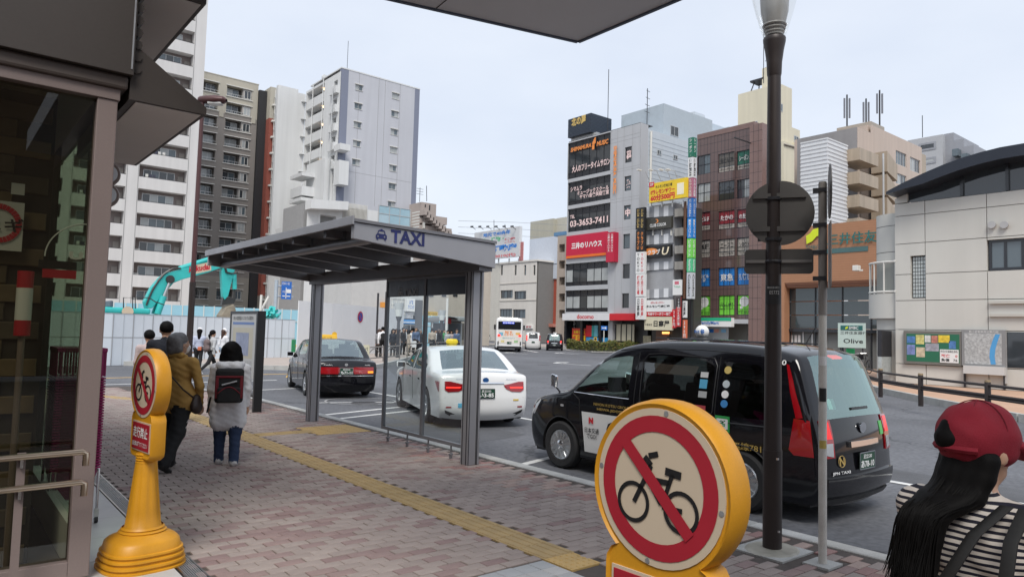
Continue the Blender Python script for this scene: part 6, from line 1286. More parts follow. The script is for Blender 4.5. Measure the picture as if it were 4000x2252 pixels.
# far street lamp with cobra head on the pavement corner
M_MAR=mat('maroon_pole',(.085,.035,.035),.4,.1,var=.1);lb=dep(742,1300,16.2);lbz=V((lb.x,lb.y,0));lh=thing('street_lamp','slim maroon street lamp with flat oval head in front of the construction fence','street lamp',lbz)
tp=dep(790,385,16.2);hz=tp.z;MB().tube([lbz,lbz+V((0,0,2.6))],[.075,.07],12).build('pole',M_LP,lh,smooth=40);MB().tube([lbz+V((0,0,2.6)),lbz+V((0,0,hz+.02))],[.058,.045],12).build('pole',M_MAR,lh,smooth=40)
hd_=MB();c=lbz+V((0,0,hz+.08));hx=RT.copy();hx.z=0;hx.normalize();hy=V((-hx.y,hx.x,0));rows_=[]
for k,(t,w,h) in enumerate(((-.1,.05,.05),(-.05,.08,.08),(.1,.11,.1),(.3,.14,.11),(.5,.12,.08),(.56,.05,.03))):rows_.append([tuple(c+hx*t+hy*w*math.cos(a)+V((0,0,h*math.sin(a)))) for a in [2*math.pi*j/12 for j in range(12)]])
hd_.grid(rows_,closed=True);hd_.build('lamp_head',M_MAR,lh,smooth=True);MB().obox(c+hx*.3-V((0,0,.09)),hx*.16,hy*.09,V((0,0,.03))).build('lens',C('lamp_lens',(.5,.5,.48),rough=.2),lh,bevel=.02)
# map totem
mt=thing('map_totem','black framed bus stop map totem at the pavement edge','map sign',(4.9,14.1,0));FMt=Fc((4.82,15.15),(4.82,13.55));
MB().box(4.83,13.55,.0,4.99,13.62,1.93).build('frame_post',M_BLACK,mt);MB().box(4.83,15.08,.0,4.99,15.15,1.93).build('frame_post',M_BLACK,mt);MB().box(4.83,13.62,1.88,4.99,15.08,1.93).build('frame_top',M_BLACK,mt);MB().box(4.84,13.62,.62,4.98,15.08,1.88).build('board',C('totem_board',(.46,.47,.47),var=.06),mt);MB().box(4.83,13.62,.28,4.99,15.08,.32).build('frame_bar',M_BLACK,mt)
bo=KIDS(mt)[3]
def mtb(n,y0,z0,y1,z1,m,o=.0):return MB().box(4.838-o,y0,z0,4.84-o,y1,z1).build(n,m,bo)
mtb('blue_header',13.75,1.66,14.98,1.71,C('totem_blue',(.12,.2,.42)));mtb('map_print',13.78,1.0,14.95,1.60,C('map_beige',(.46,.44,.36),var=.1));mtb('map_area',14.0,1.05,14.75,1.5,C('map_blue_grey',(.26,.30,.42),var=.25,scale=6),.003);mtb('map_mark',14.55,1.2,14.8,1.24,R_d,.006);mtb('timetable',13.78,.66,14.95,.96,C('timetable',(.40,.41,.42),var=.3,scale=18))
text('新小岩駅前バスのりば案内',K_,bo,(4.835,14.95,1.75),(0,-1.15,0),(0,0,.08))
# basket stack with its trolley
M_MAG=mat('magenta_plastic',(.33,.012,.12),.4,var=.06);bt_=thing('shopping_basket_stack','tall stack of magenta shopping baskets on a chrome trolley beside the shop column','basket stack',(1.08,6.95,0),.0)
for k in range(34):
    z=.45+k*.022;mb=MB();w,d=.17,.23;
    for s in (0,):mb.hexa([(.98-w*.86,6.95-d*.9,z-.02),(.98+w*.86,6.95-d*.9,z-.02),(.98+w*.86,6.95+d*.9,z-.02),(.98-w*.86,6.95+d*.9,z-.02)],[(.98-w,6.95-d,z),(.98+w,6.95-d,z),(.98+w,6.95+d,z),(.98-w,6.95+d,z)])
    mb.box(.98-w-.008,6.95-d-.008,z,.98+w+.008,6.95+d+.008,z+.012);mb.build('basket_rim',M_MAG,bt_)
zz=.45+34*.022
for s in range(10):
    for sx in (-1,1):MB().box(.98+sx*.172-.004,6.72+s*.046,zz,.98+sx*.172+.004,6.735+s*.046,zz+.2).build('basket_slat',M_MAG,bt_)
for s in range(8):
    for sy in (-1,1):MB().box(.83+s*.041,6.95+sy*.228-.004,zz,.845+s*.041,6.95+sy*.228+.004,zz+.2).build('basket_slat',M_MAG,bt_)
mb=MB();mb.box(.80,6.71,zz+.2,1.16,7.19,zz+.235);mb.build('top_rim',M_MAG,bt_,bevel=.006)
mb=MB();mb.hexa([(.86,6.8,.2),(1.08,6.8,.2),(1.08,7.1,.2),(.86,7.1,.2)],[(.82,6.73,.43),(1.14,6.73,.43),(1.14,7.17,.43),(.82,7.17,.43)]);mb.build('lowest_basket',M_MAG,bt_)
for x,y in ((1.15,6.73),(.81,6.73),(1.15,7.17),(.81,7.17)):MB().tube([(x*.9+.1,y,.46),(x,y,.44),(x,y,.12)],.011,8).build('trolley_leg',M_STEEL,bt_,smooth=40);MB().lathe([(.028,-.012),(.028,.012)],14,(x,y,.03),axis='x').build('caster',M_BLACK,bt_);MB().box(x-.016,y-.014,.05,x+.016,y+.014,.12).build('caster_fork',M_STEEL,bt_)
# blue road direction sign
bd_=thing('road_direction_sign','blue road direction sign on a pale steel pole behind the low fence','sign',(13,48,0));z8=lambda x,y:(380+x/2.9,950+y/2.9);FD=Fc((4,50),(40,50));o=bd('plate',FD,z8,2088,432,2200,632,bd_,C('road_blue',(.02,.13,.48)),0,.05);tx('西新小岩',FD,z8,2095,440,2180,470,W_,o,.06);tx('小松川',FD,z8,2095,530,2140,560,W_,o,.06);bd('route_box',FD,z8,2145,520,2194,562,bd_,W_,.05,.058);bd('arrow_bar',FD,z8,2096,592,2185,602,bd_,W_,.05,.058);bd('arrow_stem',FD,z8,2134,500,2142,622,bd_,W_,.05,.058)
pp=FD.P(*FD.uz(*z8(2035,600)),-.2);MB().tube([(pp.x,pp.y,0),(pp.x,pp.y,FD.uz(*z8(2035,460))[1]+.3)],.13,10).build('pole',C('galvanised',(.42,.48,.53),metal=.3),bd_,smooth=40)
for y in (485,600):z=FD.uz(*z8(2100,y))[1];MB().tube([(pp.x,pp.y,z),(FD.P(FD.uz(*z8(2230,y))[0],0).x,pp.y,z)],.07,8).build('arm',MATS['galvanised'],bd_)
MB().tube([FD.P(*FD.uz(*z8(2000,600)),-1),FD.P(*FD.uz(*z8(1868,840)),-1)],.09,8).build('stay_pipe',M_LINT,label='slanted white stay pipe behind the low construction fence',cat='pipe')
MB().tube([FD.P(*FD.uz(*z8(1888,580)),-.5),FD.P(*FD.uz(*z8(1870,840)),-.5)],.09,8).build('upright_pipe',M_LINT,label='upright white pipe behind the map totem',cat='pipe')
# yellow crash bar before the fence and green strip sign
cbz=[gp(1085,1395,0),gp(1180,1395,0)];MB().tube([p+V((0,0,.62)) for p in (cbz[0]-RT*.2,cbz[1]+RT*.4)],.06,8).build('crash_bar',C('crash_yellow',(.7,.38,.02)),label='yellow tube barrier in front of the fence behind the black saloon taxi',cat='barrier')
gs_=FTH.uz(1145,1380);mb=MB();u0,u1,a,b=FTH.rect(1140,1325,1155,1375,.06);FTH.box(mb,u0,u1,a,b,.03,.06);mb.build('green_notice',C('notice_green',(.03,.3,.12)),label='narrow green notice on the tall white fence near the taxi mirror',cat='notice')
FW2=Fc(*(lambda p:(p,p+V((1,-.5,0))))(gp(1415,1440,.03)));cn=gp(1428,1432,.03);ns=thing('narrow_notice_board','narrow cream notice board standing by the black saloon taxi boot','notice',cn);FN2=Fc(cn-RT*.12,cn+RT*.12);o=MB();FN2.box(o,0,.26,.1,.95,0,.03);o=o.build('board',C('cream_notice',(.55,.52,.38)),ns);text('\n'.join('バス専用'),K_,o,FN2.P(.06,.2,.035),FN2.u*.14,V((0,0,.65)),bold=.02)
# guard rail in front of the police box
gl_=thing('guard_rail','dark brown three rail guard rail in front of the police box','guard rail',(22,9,.05));pts=[gp(x,y,.05) for x,y in ((3290,1478),(3348,1500),(3442,1566),(3598,1588),(3860,1640),(4060,1680))]
pts=[gp(3290,1492,.05),gp(3347,1506,.05),gp(3440,1568,.05),gp(3597,1588,.05),gp(3858,1632,.05),gp(4120,1690,.05)]
base=[gp(3345,1495,.05),gp(3440,1563,.05)]
pts=[gp(3260,1482,.05)]+[gp(x,y,.05) for x,y in ((3347,1510),(3440,1550),(3597,1585),(3860,1632),(4150,1685))]
for p in pts:MB().lathe([(.062,0),(.062,.80),(.05,.83)],14,p).build('post',M_LP,gl_,smooth=40)
for p in pts:MB().lathe([(.065,.79),(.055,.835)],14,p).build('cap',C('post_cap_tan',(.25,.18,.1)),gl_,smooth=40)
for z in (.72,.5,.44):
    for a,b in zip(pts,pts[1:]):MB().tube([a+V((0,0,z)),b+V((0,0,z))],.032,8).build('rail',M_LP,gl_)
# black picket fence in front of the bank
pf_=thing('picket_fence','black picket fence behind the minicab taxi in front of the shops','fence',gp(2900,1355,0));A_,B_=gp(2790,1348,0),gp(3150,1372,0);L_=(B_-A_).length;D_=(A_-CAM).dot(FW);H_=dep(2790,1298,D_).z
for k in range(27):p=A_+(B_-A_)*k/26;MB().obox(p+V((0,0,H_/2)),RT*.035*(3 if k % 5==0 else 1),FW*.03,V((0,0,H_/2))).build('picket',M_BLACK,pf_)
for z in (H_-.05,.35):MB().tube([A_+V((0,0,z)),B_+V((0,0,z))],.05,6).build('rail',M_BLACK,pf_)
# signs and lamps at the island
def pole_sign(name,px,yb,yt,label,kind,r=.05,cat='sign'):
    b=gp(px,yb,.06);D=(b-CAM).dot(FW);h=dep(px,yt,D).z;t=thing(name,label,cat,b);MB().tube([b,V((b.x,b.y,h))],r,8).build('pole',M_LINT if kind != 'lamp' else M_LP,t);f=Fc(V((b.x,b.y,0))-_r0*.5-_f0*.08,V((b.x,b.y,0))+_r0*.5-_f0*.08);s=D/FPX
    if kind=='arrow':
        mb=MB();f.box(mb,.5-12*s,.5+12*s,h-16*s,h,0,.03);o=mb.build('plate',B_l,t);mb=MB();f.box(mb,.5-9*s,.5+3*s,h-9.5*s,h-6.5*s,.03,.036);mb.add([f.P(.5+3*s,h-13*s,.036),f.P(.5+10*s,h-8*s,.036),f.P(.5+3*s,h-3*s,.036)],[(0,1,2)]);mb.build('arrow',W_,t,flip=False)
    if kind=='disc_grey':flat_disc(f,.5,h-8*s,10*s,.03,C('disc_back',(.36,.37,.37)),t,'disc');mb=MB();f.box(mb,.5-8*s,.5+8*s,h-26*s,h-20*s,0,.03);mb.build('plate',MATS['disc_back'],t)
    if kind=='stop':
        mb=MB();mb.add([f.P(.5-10*s,h,.04),f.P(.5+10*s,h,.04),f.P(.5,h-16*s,.04)],[(0,1,2)]);mb.build('stop_triangle',R_d,t,flip=False);flat_disc(f,.5,h-26*s,9*s,.04,B_l,t,'turn_disc');mb=MB();f.box(mb,.5-8*s,.5+8*s,h-41*s,h-35*s,0,.04);mb.build('plate',W_,t)
    if kind=='beacon':
        for zz in (h-5*s,h-25*s):flat_disc(f,.5,zz-2*s,4.5*s,.16,M_BLACK,t,'lens')
        mb=MB();f.box(mb,.5-6*s,.5+6*s,h-36*s,h,-.05,.15);mb.build('housing',C('beacon_yellow',(.68,.45,.10)),t)
    if kind=='lamp':mb=MB();mb.tube([V((b.x,b.y,h)),V((b.x,b.y,h))-_r0*20*s+V((0,0,.2))],.06,6);mb.build('arm',M_LP,t);MB().obox(V((b.x,b.y,h+.2))-_r0*16*s,_r0*9*s,_f0*.15,V((0,0,.09))).build('lamp_head',M_MAR,t,bevel=.04)
    if kind=='round_blue':flat_disc(f,.5,h-6*s,8*s,.04,B_l,t,'disc')
    if kind=='no_entry':flat_disc(f,.5,h-8*s,9*s,.04,R_d,t,'disc');mb=MB();f.box(mb,.5-6*s,.5+6*s,h-9.5*s,h-6.5*s,.05,.056);mb.build('bar',W_,t);flat_disc(f,.5,h-30*s,6*s,.04,C('disc_violet',(.12,.05,.3)),t,'lower_disc')
    if kind=='signal':
        mb=MB();f.box(mb,.5-45*s,.5-22*s,h-10*s,h,-.2,.1);mb.build('signal_box',C('signal_box',(.12,.2,.25)),t);mb=MB();mb.tube([V((b.x,b.y,h-5*s)),V((b.x,b.y,h-5*s))-_r0*45*s],.06,6);mb.build('arm',M_FRM,t)
        for k in range(3):flat_disc(f,.5-(40-7*k)*s,h-5*s,3*s,.12,M_BLACK if k else C('signal_green',(.02,.3,.2)),t,'lens')
    return t
pole_sign('arrow_sign',2358,1366,1272,'blue one way arrow sign on a white pole in the island hedge','arrow');pole_sign('disc_sign',2236,1356,1254,'grey back of a round sign on a pole at the hedge end','disc_grey');pole_sign('give_way_sign',2490,1360,1246,'red triangle above a blue disc on a pole before the restaurant signs','stop');pole_sign('flashing_beacon',2324,1364,1316,'yellow twin lens traffic beacon on the island','beacon',.04,'beacon');pole_sign('disc_sign',2745,1352,1250,'pale round sign back on a pole above the taxi roof ball','disc_grey')
pole_sign('street_lamp',2344,1345,1058,'dark street lamp in front of the red estate sign board','lamp',.07,'street lamp');pole_sign('street_lamp',2682,1345,975,'dark street lamp before the tall tenant sign column','lamp',.08,'street lamp');pole_sign('street_lamp',2088,1325,1080,'dark street lamp in front of the cream building and the red shop','lamp',.1,'street lamp');pole_sign('street_lamp',1968,1325,1096,'slim pole lamp before the cream building windows','lamp',.07,'street lamp');pole_sign('street_lamp',2444,1340,1210,'dark street lamp bracket before the plain red sign board','lamp',.06,'street lamp')
pole_sign('round_blue_sign',1970,1300,1232,'small round blue sign above the bus','round_blue');pole_sign('no_entry_sign',2143,1322,1215,'red no entry disc before the red shop building','no_entry');pole_sign('traffic_signal',2122,1322,1198,'grey traffic signal pole with arm beside the red shop','signal',.12,'traffic signal');pole_sign('traffic_signal',2056,1318,1198,'traffic signal arm in front of the cream building right part','signal',.1,'traffic signal')
for i in range(3):p=gp(2506+i*7,1366,.06);MB().lathe([(.14,0),(.10,.02),(.08,.75),(.0,.8)],10,p).build('road_cone',C('cone_orange',(.7,.17,.05)),label='orange marker post at the nose of the parked dark saloon',cat='cone',group='orange marker posts at the island end')
# hedge on the island
def leaf_mass(name,pts_fn,n,mats,size,parent=None,**k):
    mb=MB()
    for i in range(n):
        p=pts_fn();a=V((random.gauss(0,1),random.gauss(0,1),random.gauss(0,1))).normalized();b=a.cross(V((random.gauss(0,1),random.gauss(0,1),random.gauss(0,1)))).normalized();s=size*(.6+random.random()*.8)
        mb.add([p-a*s,p-b*s*.5,p+a*s,p+b*s*.5],[(0,1,2,3)],random.randrange(len(mats)))
    return mb.build(name,mats,parent,flip=False,**k)
M_LF=[mat('leaf_%d' % i,c,.6,var=.15) for i,c in enumerate([(.12,.15,.035),(.17,.19,.04),(.22,.17,.045),(.08,.11,.03)])]
HA=[gp(x,y,.06) for x,y in ((2216,1362),(2330,1371),(2440,1371),(2512,1368))]
hg=thing('hedge','low clipped green hedge with brownish tips on the traffic island','hedge',HA[1])
def hp():
    k=random.random()*3;i=min(2,int(k));p=HA[i]+(HA[i+1]-HA[i])*(k-i);top=.92+.12*math.sin(k*9)+.06*math.sin(k*31);return p+_f0*random.random()*1.2+V((0,0,random.random()**.7*top))
leaf_mass('foliage',hp,9000,M_LF,.085,hg);mb=MB()
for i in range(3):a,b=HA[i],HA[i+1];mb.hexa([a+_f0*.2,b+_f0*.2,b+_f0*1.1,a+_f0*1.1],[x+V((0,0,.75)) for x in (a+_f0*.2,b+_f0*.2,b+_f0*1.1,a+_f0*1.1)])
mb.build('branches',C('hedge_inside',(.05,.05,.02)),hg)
H2=[gp(3262,1392,.05),gp(3360,1398,.05)];hg2=thing('hedge','low green hedge at the foot of the pale green bank sign','hedge',H2[0])
leaf_mass('foliage',lambda:H2[0]+(H2[1]-H2[0])*random.random()*1.6+_f0*random.random()*.7+V((0,0,random.random()**.6*1.0)),2600,[M_LF[0],M_LF[3],M_LF[1]],.06,hg2);H3=[gp(3270,1452,.05),gp(3370,1462,.05)];hg3=thing('hedge','strip of bright green ground hedge in front of the parked bicycle','hedge',H3[0]);leaf_mass('foliage',lambda:H3[0]+(H3[1]-H3[0])*random.random()+_f0*random.random()*.5+V((0,0,random.random()*.45)),1500,[M_LF[1],M_LF[0]],.05,hg3)
# overhead wires far away
for i in range(3):MB().tube([dep(1790+0*i,862+24*i,150),dep(2010,868+26*i,150),dep(2235,880+27*i,150)],.035,4).build('overhead_wire',C('wire_grey',(.3,.32,.35)),label=['topmost overhead wire behind the estate agency billboard','middle overhead wire behind the estate agency billboard','lowest overhead wire behind the estate agency billboard'][i],cat='wire',group='overhead wires behind the billboard')
# ================================================================== vehicles
M_CBLK=mat('black_car_paint',(.005,.005,.007),.10,0,var=0,spec=.25,coat=.55);M_CWHT=mat('white_car_paint',(.74,.74,.73),.18,0,var=.02,coat=.8);M_CGRY=mat('dark_grey_car_paint',(.05,.052,.055),.15,.3,var=0,coat=1.)
M_TYRE=mat('tyre_rubber',(.02,.02,.021),.8,var=.1,scale=8);M_RIM=mat('wheel_silver',(.55,.56,.57),.28,.9,var=.05);M_CHR=mat('chrome',(.75,.76,.78),.06,1.,var=0)
M_TRIM=mat('car_black_trim',(.012,.012,.013),.45,var=.05);M_LRED=mat('tail_lamp_red',(.30,.004,.009),.12,var=0,coat=1.);M_LON=mat('lit_brake_lamp',(1,.03,.02),.2,var=0,emit=1.2);M_LCLR=mat('clear_lamp',(.55,.56,.58),.1,.4,var=.05,coat=1.);M_AMB=mat('amber_lamp',(.85,.30,.02),.2,var=0,emit=.5)
M_INT=mat('car_interior',(.05,.05,.052),.8,var=.1);M_SEAT=mat('car_seat',(.035,.035,.037),.8,var=.1)
G_CLR=glass('car_glass_clear',(.72,.84,.78),1.5,boost=.03);G_REAR=glass('car_glass_rear',(.45,.55,.52),1.5,boost=.3,gcol=(.72,.92,.88));G_SKY=glass('car_glass_sky',(.55,.6,.58),1.5,boost=.28,gcol=(.8,.92,.95));G_DRK=glass('car_glass_tinted',(.10,.11,.11),1.5,boost=.05);M_GRNPL=mat('plate_green',(.01,.055,.03),.4,var=.03)  # rear panes: mirrored surroundings put into a stronger, tinted gloss
def smooth_closed(pts,k=4):                     # Catmull-Rom through an open run of points
    out=[]
    for i in range(len(pts)-1):
        p0,p1,p2,p3=pts[max(i-1,0)],pts[i],pts[i+1],pts[min(i+2,len(pts)-1)]
        for j in range(k):
            t=j/k;out.append(tuple(.5*((2*p1[a])+(-p0[a]+p2[a])*t+(2*p0[a]-5*p1[a]+4*p2[a]-p3[a])*t*t+(-p0[a]+3*p1[a]-3*p2[a]+p3[a])*t**3) for a in (0,1)))
    return out+[pts[-1]]
class Car:
    def __init__(s,root,top,w,belt,wheels,wr,H,tumble=.16,r=.07,glass_x=None,bulge=(.05,.10,.14),arch=.06,k=3,tail=.12,nose=.16):
        s.root=root;s.M=root.matrix_basis;s.w,s.belt,s.H,s.tumble,s.r=w,belt,H,tumble,r
        s.top=smooth_closed(top,k);s.L=(min(p[0] for p in s.top),max(p[0] for p in s.top));s.tail,s.nose=tail,nose
        lowz=.2;low=[];
        for x in sorted(wheels):                          # lower edge from the rear to the front with the arches
            R_=wr+arch;a0=math.asin(max(-1,min(1,(lowz-wr)/R_)))
            for q in range(13):a=math.pi-a0-(math.pi-2*a0)*q/12;low.append((x+R_*math.cos(a),wr+R_*math.sin(a)))
        s.low=[(s.top[-1][0]+.05,lowz)]+low+[(s.top[0][0]-.05,lowz)];s.outline=s.top+s.low;s.wheels,s.wr=wheels,wr
        s.bulge=bulge
        n=len(s.top);s.nrm=[]
        for i in range(n):
            a,b=s.top[max(i-1,0)],s.top[min(i+1,n-1)];d=V((b[0]-a[0],b[1]-a[1])).normalized();s.nrm.append(V((d.y*1.0,-d.x*1.0)) if False else V((-d.y,d.x)))
        c=V((sum(s.L)/2,.8))
        s.nrm=[q if q.dot(V(p)-c)>0 else -q for q,p in zip(s.nrm,s.top)]
    def W0(s,x,z):
        y=s.w;xm,hl=sum(s.L)/2,(s.L[1]-s.L[0])/2;q=(x-xm)/hl
        y-=(s.nose if q>0 else s.tail)*max(0,(abs(q)-.55)/.45)**2.2
        if z>s.belt:y-=s.tumble*((z-s.belt)/(s.H-s.belt))**1.25
        else:y-=.05*((s.belt-z)/s.belt)**2.5
        return y
    def dist(s,x,z):
        if not hasattr(s,'seg'):a=np.array(s.top[:-1]);b=np.array(s.top[1:]);s.seg=(a,b-a,((b-a)**2).sum(1))
        a,d,l=s.seg;p=np.array((x,z));t=np.clip(((p-a)*d).sum(1)/l,0,1);return float(np.sqrt((((a+d*t[:,None])-p)**2).sum(1).min()))
    def W(s,x,z):
        d=s.dist(x,z);y=s.W0(x,z)
        if d<s.r:y-=s.r-math.sqrt(max(0,s.r**2-(s.r-d)**2))
        return y
    def body(s,paint,wins,front_glass,rear_glass,gmats,step=.14,res=13):
        pts=[V(p) for p in s.outline];n0=len(pts);polys=[list(range(n0))]
        area=sum(pts[i].x*pts[(i+1) % n0].y-pts[(i+1) % n0].x*pts[i].y for i in range(n0))
        if area<0:polys[0]=polys[0][::-1]
        for w in wins:
            q=smooth_closed(list(w[1])+[w[1][0]],3)[:-1] if w[2] else list(w[1]);ar=sum(q[i][0]*q[(i+1) % len(q)][1]-q[(i+1) % len(q)][0]*q[i][1] for i in range(len(q)))
            if ar<0:q=q[::-1]
            polys.append(list(range(len(pts),len(pts)+len(q))));pts+=[V(p) for p in q]
        for off in (s.r*.15,s.r*.45,s.r):               # rings that carry the rounded shoulder
            pts+=[V(p)-q*off for p,q in zip(s.top,s.nrm)]
        x=s.L[0]+.1
        while x<s.L[1]:
            z=.26
            while z<s.H:
                if s.dist(x,z)>s.r*1.3:pts.append(V((x+random.uniform(-.01,.01),z)))
                z+=step
            x+=step
        vo,_,fo,_,_,of=geometry.delaunay_2d_cdt(pts,[],polys,1,1e-4)
        side={}
        for f,o in zip(fo,of):
            if 0 not in o:continue
            wi=[i for i in o if i>0];side.setdefault(wi[0] if wi else 0,[]).append(f)
        ys=[s.W(v.x,v.y) for v in vo];groups={}
        def emit(key,sgn):
            mb=groups.setdefault(0 if key==0 else (key,sgn),MB(s.M));base={}
            vs,fs=[],[]
            for f in side.get(key,[]):
                ff=[]
                for i in f:
                    if i not in base:base[i]=len(vs);vs.append((vo[i].x,sgn*ys[i],vo[i].y))
                    ff.append(base[i])
                fs.append(tuple(ff) if sgn<0 else tuple(ff[::-1]))
            mb.add(vs,fs)
        for key in side:
            for sg in (1,-1):emit(key,sg)
        # top, nose and tail strip
        s.res=res;rows=[[s.strip(i,-1+2*j/(res-1)) for j in range(res)] for i in range(len(s.top))]
        gl={'front':MB(s.M),'rear':MB(s.M)}
        for i in range(len(s.top)-1):
            xm=(s.top[i][0]+s.top[i+1][0])/2;zm=(s.top[i][1]+s.top[i+1][1])/2
            g='front' if front_glass and front_glass[0]<xm<front_glass[1] and zm>front_glass[2] else 'rear' if rear_glass and rear_glass[0]<xm<rear_glass[1] and zm>rear_glass[2] else None
            for j in range(res-1):
                q=[rows[i][j],rows[i][j+1],rows[i+1][j+1],rows[i+1][j]]
                tgt=gl[g] if g and 0<j<res-2 else groups[0]
                tgt.add(q,[(0,1,2,3)])
        bm=bmesh.new();me=groups[0].mesh('body',paint,s.M.inverted(),flip=False);bm.from_mesh(me);bmesh.ops.remove_doubles(bm,verts=bm.verts,dist=.0006);bmesh.ops.recalc_face_normals(bm,faces=bm.faces);bm.to_mesh(me);bm.free()
        me.polygons.foreach_set('use_smooth',[True]*len(me.polygons));me.set_sharp_from_angle(angle=math.radians(50));s.ob=bpy.data.objects.new('body',me);COL.objects.link(s.ob);s.ob.parent=s.root
        for k_,w in enumerate(wins):
            for sg in (1,-1):
                if (k_+1,sg) in groups:groups[(k_+1,sg)].build(w[0],w[3],s.root,smooth=True)
        if gl['front'].f:gl['front'].build('windscreen',gmats[0],s.root,smooth=True)
        if gl['rear'].f:gl['rear'].build('rear_window',gmats[1],s.root,smooth=True)
        # floor pan and wheel housings keep the underside dark
        MB(s.M).box(s.L[0]+.15,-s.w+.12,.17,s.L[1]-.2,s.w-.12,.24).build('floor_pan',M_TRIM,s.root)
        for x in s.wheels:
            for sg in (1,-1):
                mb=MB(s.M);rows=[]
                for yy in (s.w*sg*.97,s.w*sg*.97-sg*.26):rows.append([(x+(s.wr+.055)*math.cos(a),yy,s.wr+(s.wr+.055)*math.sin(a)) for a in [math.radians(-15+210*q/16) for q in range(17)]])
                mb.grid(rows);mb.add(rows[1],[tuple(range(17))]);mb.build('wheel_housing',M_TRIM,s.root)
        return s
    def strip(s,i,t,off=0.):
        x,z=s.top[i];n=s.nrm[i];b=s.bulge[0]*abs(n.y)+(s.bulge[2] if n.x>0 else s.bulge[1])*abs(n.x);y=s.W(x,z)
        k=(1-t*t);return (x+n.x*(b*k+off),y*t,z+n.y*(b*k+off))
    def rear_pt(s,y,z,off=0.,front=False):
        idx=[i for i in range(len(s.top)) if (s.nrm[i].x<-.3 if not front else s.nrm[i].x>.3)]
        idx=[i for i in idx if (s.top[i][0]<s.L[0]+1.0 if not front else s.top[i][0]>s.L[1]-.9)]
        best=min(range(len(idx)-1),key=lambda k:0 if (s.top[idx[k]][1]-z)*(s.top[idx[k+1]][1]-z)<=0 else 1+min(abs(s.top[idx[k]][1]-z),abs(s.top[idx[k+1]][1]-z)))
        a,b=idx[best],idx[best+1];za,zb=s.top[a][1],s.top[b][1];f=max(0,min(1,(z-za)/(zb-za) if abs(zb-za)>1e-6 else 0))
        def at(i):return V(s.strip(i,max(-1,min(1,y/max(.1,s.W(*s.top[i])))),off))
        p=at(a).lerp(at(b),f);p.y=y;p.z=z+(s.nrm[a].y*off);return p
    def rear_patch(s,name,m,y0,y1,z0,z1,off=.006,n=8,k=5,parent=None,front=False,smooth=True,th=None):
        th=off if th is None else th;mb=MB(s.M);A=[[tuple(s.rear_pt(y0+(y1-y0)*j/n,z0+(z1-z0)*i/k,off,front)) for j in range(n+1)] for i in range(k+1)]
        mb.grid(A);B=[[tuple(s.rear_pt(y0+(y1-y0)*j/n,z0+(z1-z0)*i/k,off-th-.004,front)) for j in range(n+1)] for i in range(k+1)]
        mb.grid([A[0],B[0]]);mb.grid([A[-1],B[-1]]);mb.grid([[r[0] for r in A],[r[0] for r in B]]);mb.grid([[r[-1] for r in A],[r[-1] for r in B]])
        return mb.build(name,m,parent or s.root,smooth=35)
    def rear_poly(s,name,m,poly,off=.012,parent=None,step=.06):
        pts=[V(p) for p in poly];n=len(pts);ar=sum(pts[i].x*pts[(i+1) % n].y-pts[(i+1) % n].x*pts[i].y for i in range(n));idx=list(range(n)) if ar>0 else list(range(n))[::-1]
        ys_,zs2=[p.x for p in pts],[p.y for p in pts];y=min(ys_)+step/2
        while y<max(ys_):
            z=min(zs2)+step/2
            while z<max(zs2):pts.append(V((y,z)));z+=step
            y+=step
        vo,_,fo,_,_,of=geometry.delaunay_2d_cdt(pts,[],[idx],1,1e-4);mb=MB(s.M);mb.add([tuple(s.rear_pt(v.x,v.y,off)) for v in vo],[f for f,o in zip(fo,of) if 0 in o]);return mb.build(name,m,parent or s.root,smooth=True)
    def side_patch(s,name,m,poly,off=.003,sg=1,parent=None,step=.09):
        pts=[V(p) for p in poly];n=len(pts);ar=sum(pts[i].x*pts[(i+1) % n].y-pts[(i+1) % n].x*pts[i].y for i in range(n));idx=list(range(n)) if ar>0 else list(range(n))[::-1]
        xs,zs2=[p.x for p in pts],[p.y for p in pts];x=min(xs)+step/2
        while x<max(xs):
            z=min(zs2)+step/2
            while z<max(zs2):pts.append(V((x,z)));z+=step
            x+=step
        vo,_,fo,_,_,of=geometry.delaunay_2d_cdt(pts,[],[idx],1,1e-4);mb=MB(s.M)
        mb.add([(v.x,sg*(s.W(v.x,v.y)+off),v.y) for v in vo],[f for f,o in zip(fo,of) if 0 in o]);return mb.build(name,m,parent or s.root,smooth=True)
    def side_line(s,name,m,pts,r=.004,sg=1,off=.001,parent=None):
        P=[]
        for a,b in zip(pts,pts[1:]):
            k=max(2,int(math.hypot(b[0]-a[0],b[1]-a[1])/.08));P+=[(a[0]+(b[0]-a[0])*j/k,a[1]+(b[1]-a[1])*j/k) for j in range(k)]
        P.append(pts[-1]);return MB(s.M).tube([(x,sg*(s.W(x,z)+off),z) for x,z in P],r,5).build(name,m,parent or s.root,smooth=True)
    def side_text(s,st,m,x0,x1,z0,z1,parent,sg=1,off=.008,**k):
        """x0 is where the text begins (left as read)"""
        ym=s.W((x0+x1)/2,(z0+z1)/2)+off;ya,yb=s.W(x0,(z0+z1)/2)+off,s.W(x1,(z0+z1)/2)+off;M3=s.M.to_3x3();dy=(s.W((x0+x1)/2,z1)-s.W((x0+x1)/2,z0))
        text(st,m,parent,s.M @ V((x0,sg*ya,z0)),M3 @ V((x1-x0,sg*(yb-ya),0)),M3 @ V((0,sg*dy,z1-z0)),**k)
    def rear_text(s,st,m,y0,y1,z0,z1,parent,off=.012,**k):
        a,b,c=s.rear_pt(y0,z0,off),s.rear_pt(y1,z0,off),s.rear_pt(y0,z1,off);M3=s.M.to_3x3();text(st,m,parent,s.M @ a,M3 @ (b-a),M3 @ (c-a),**k)
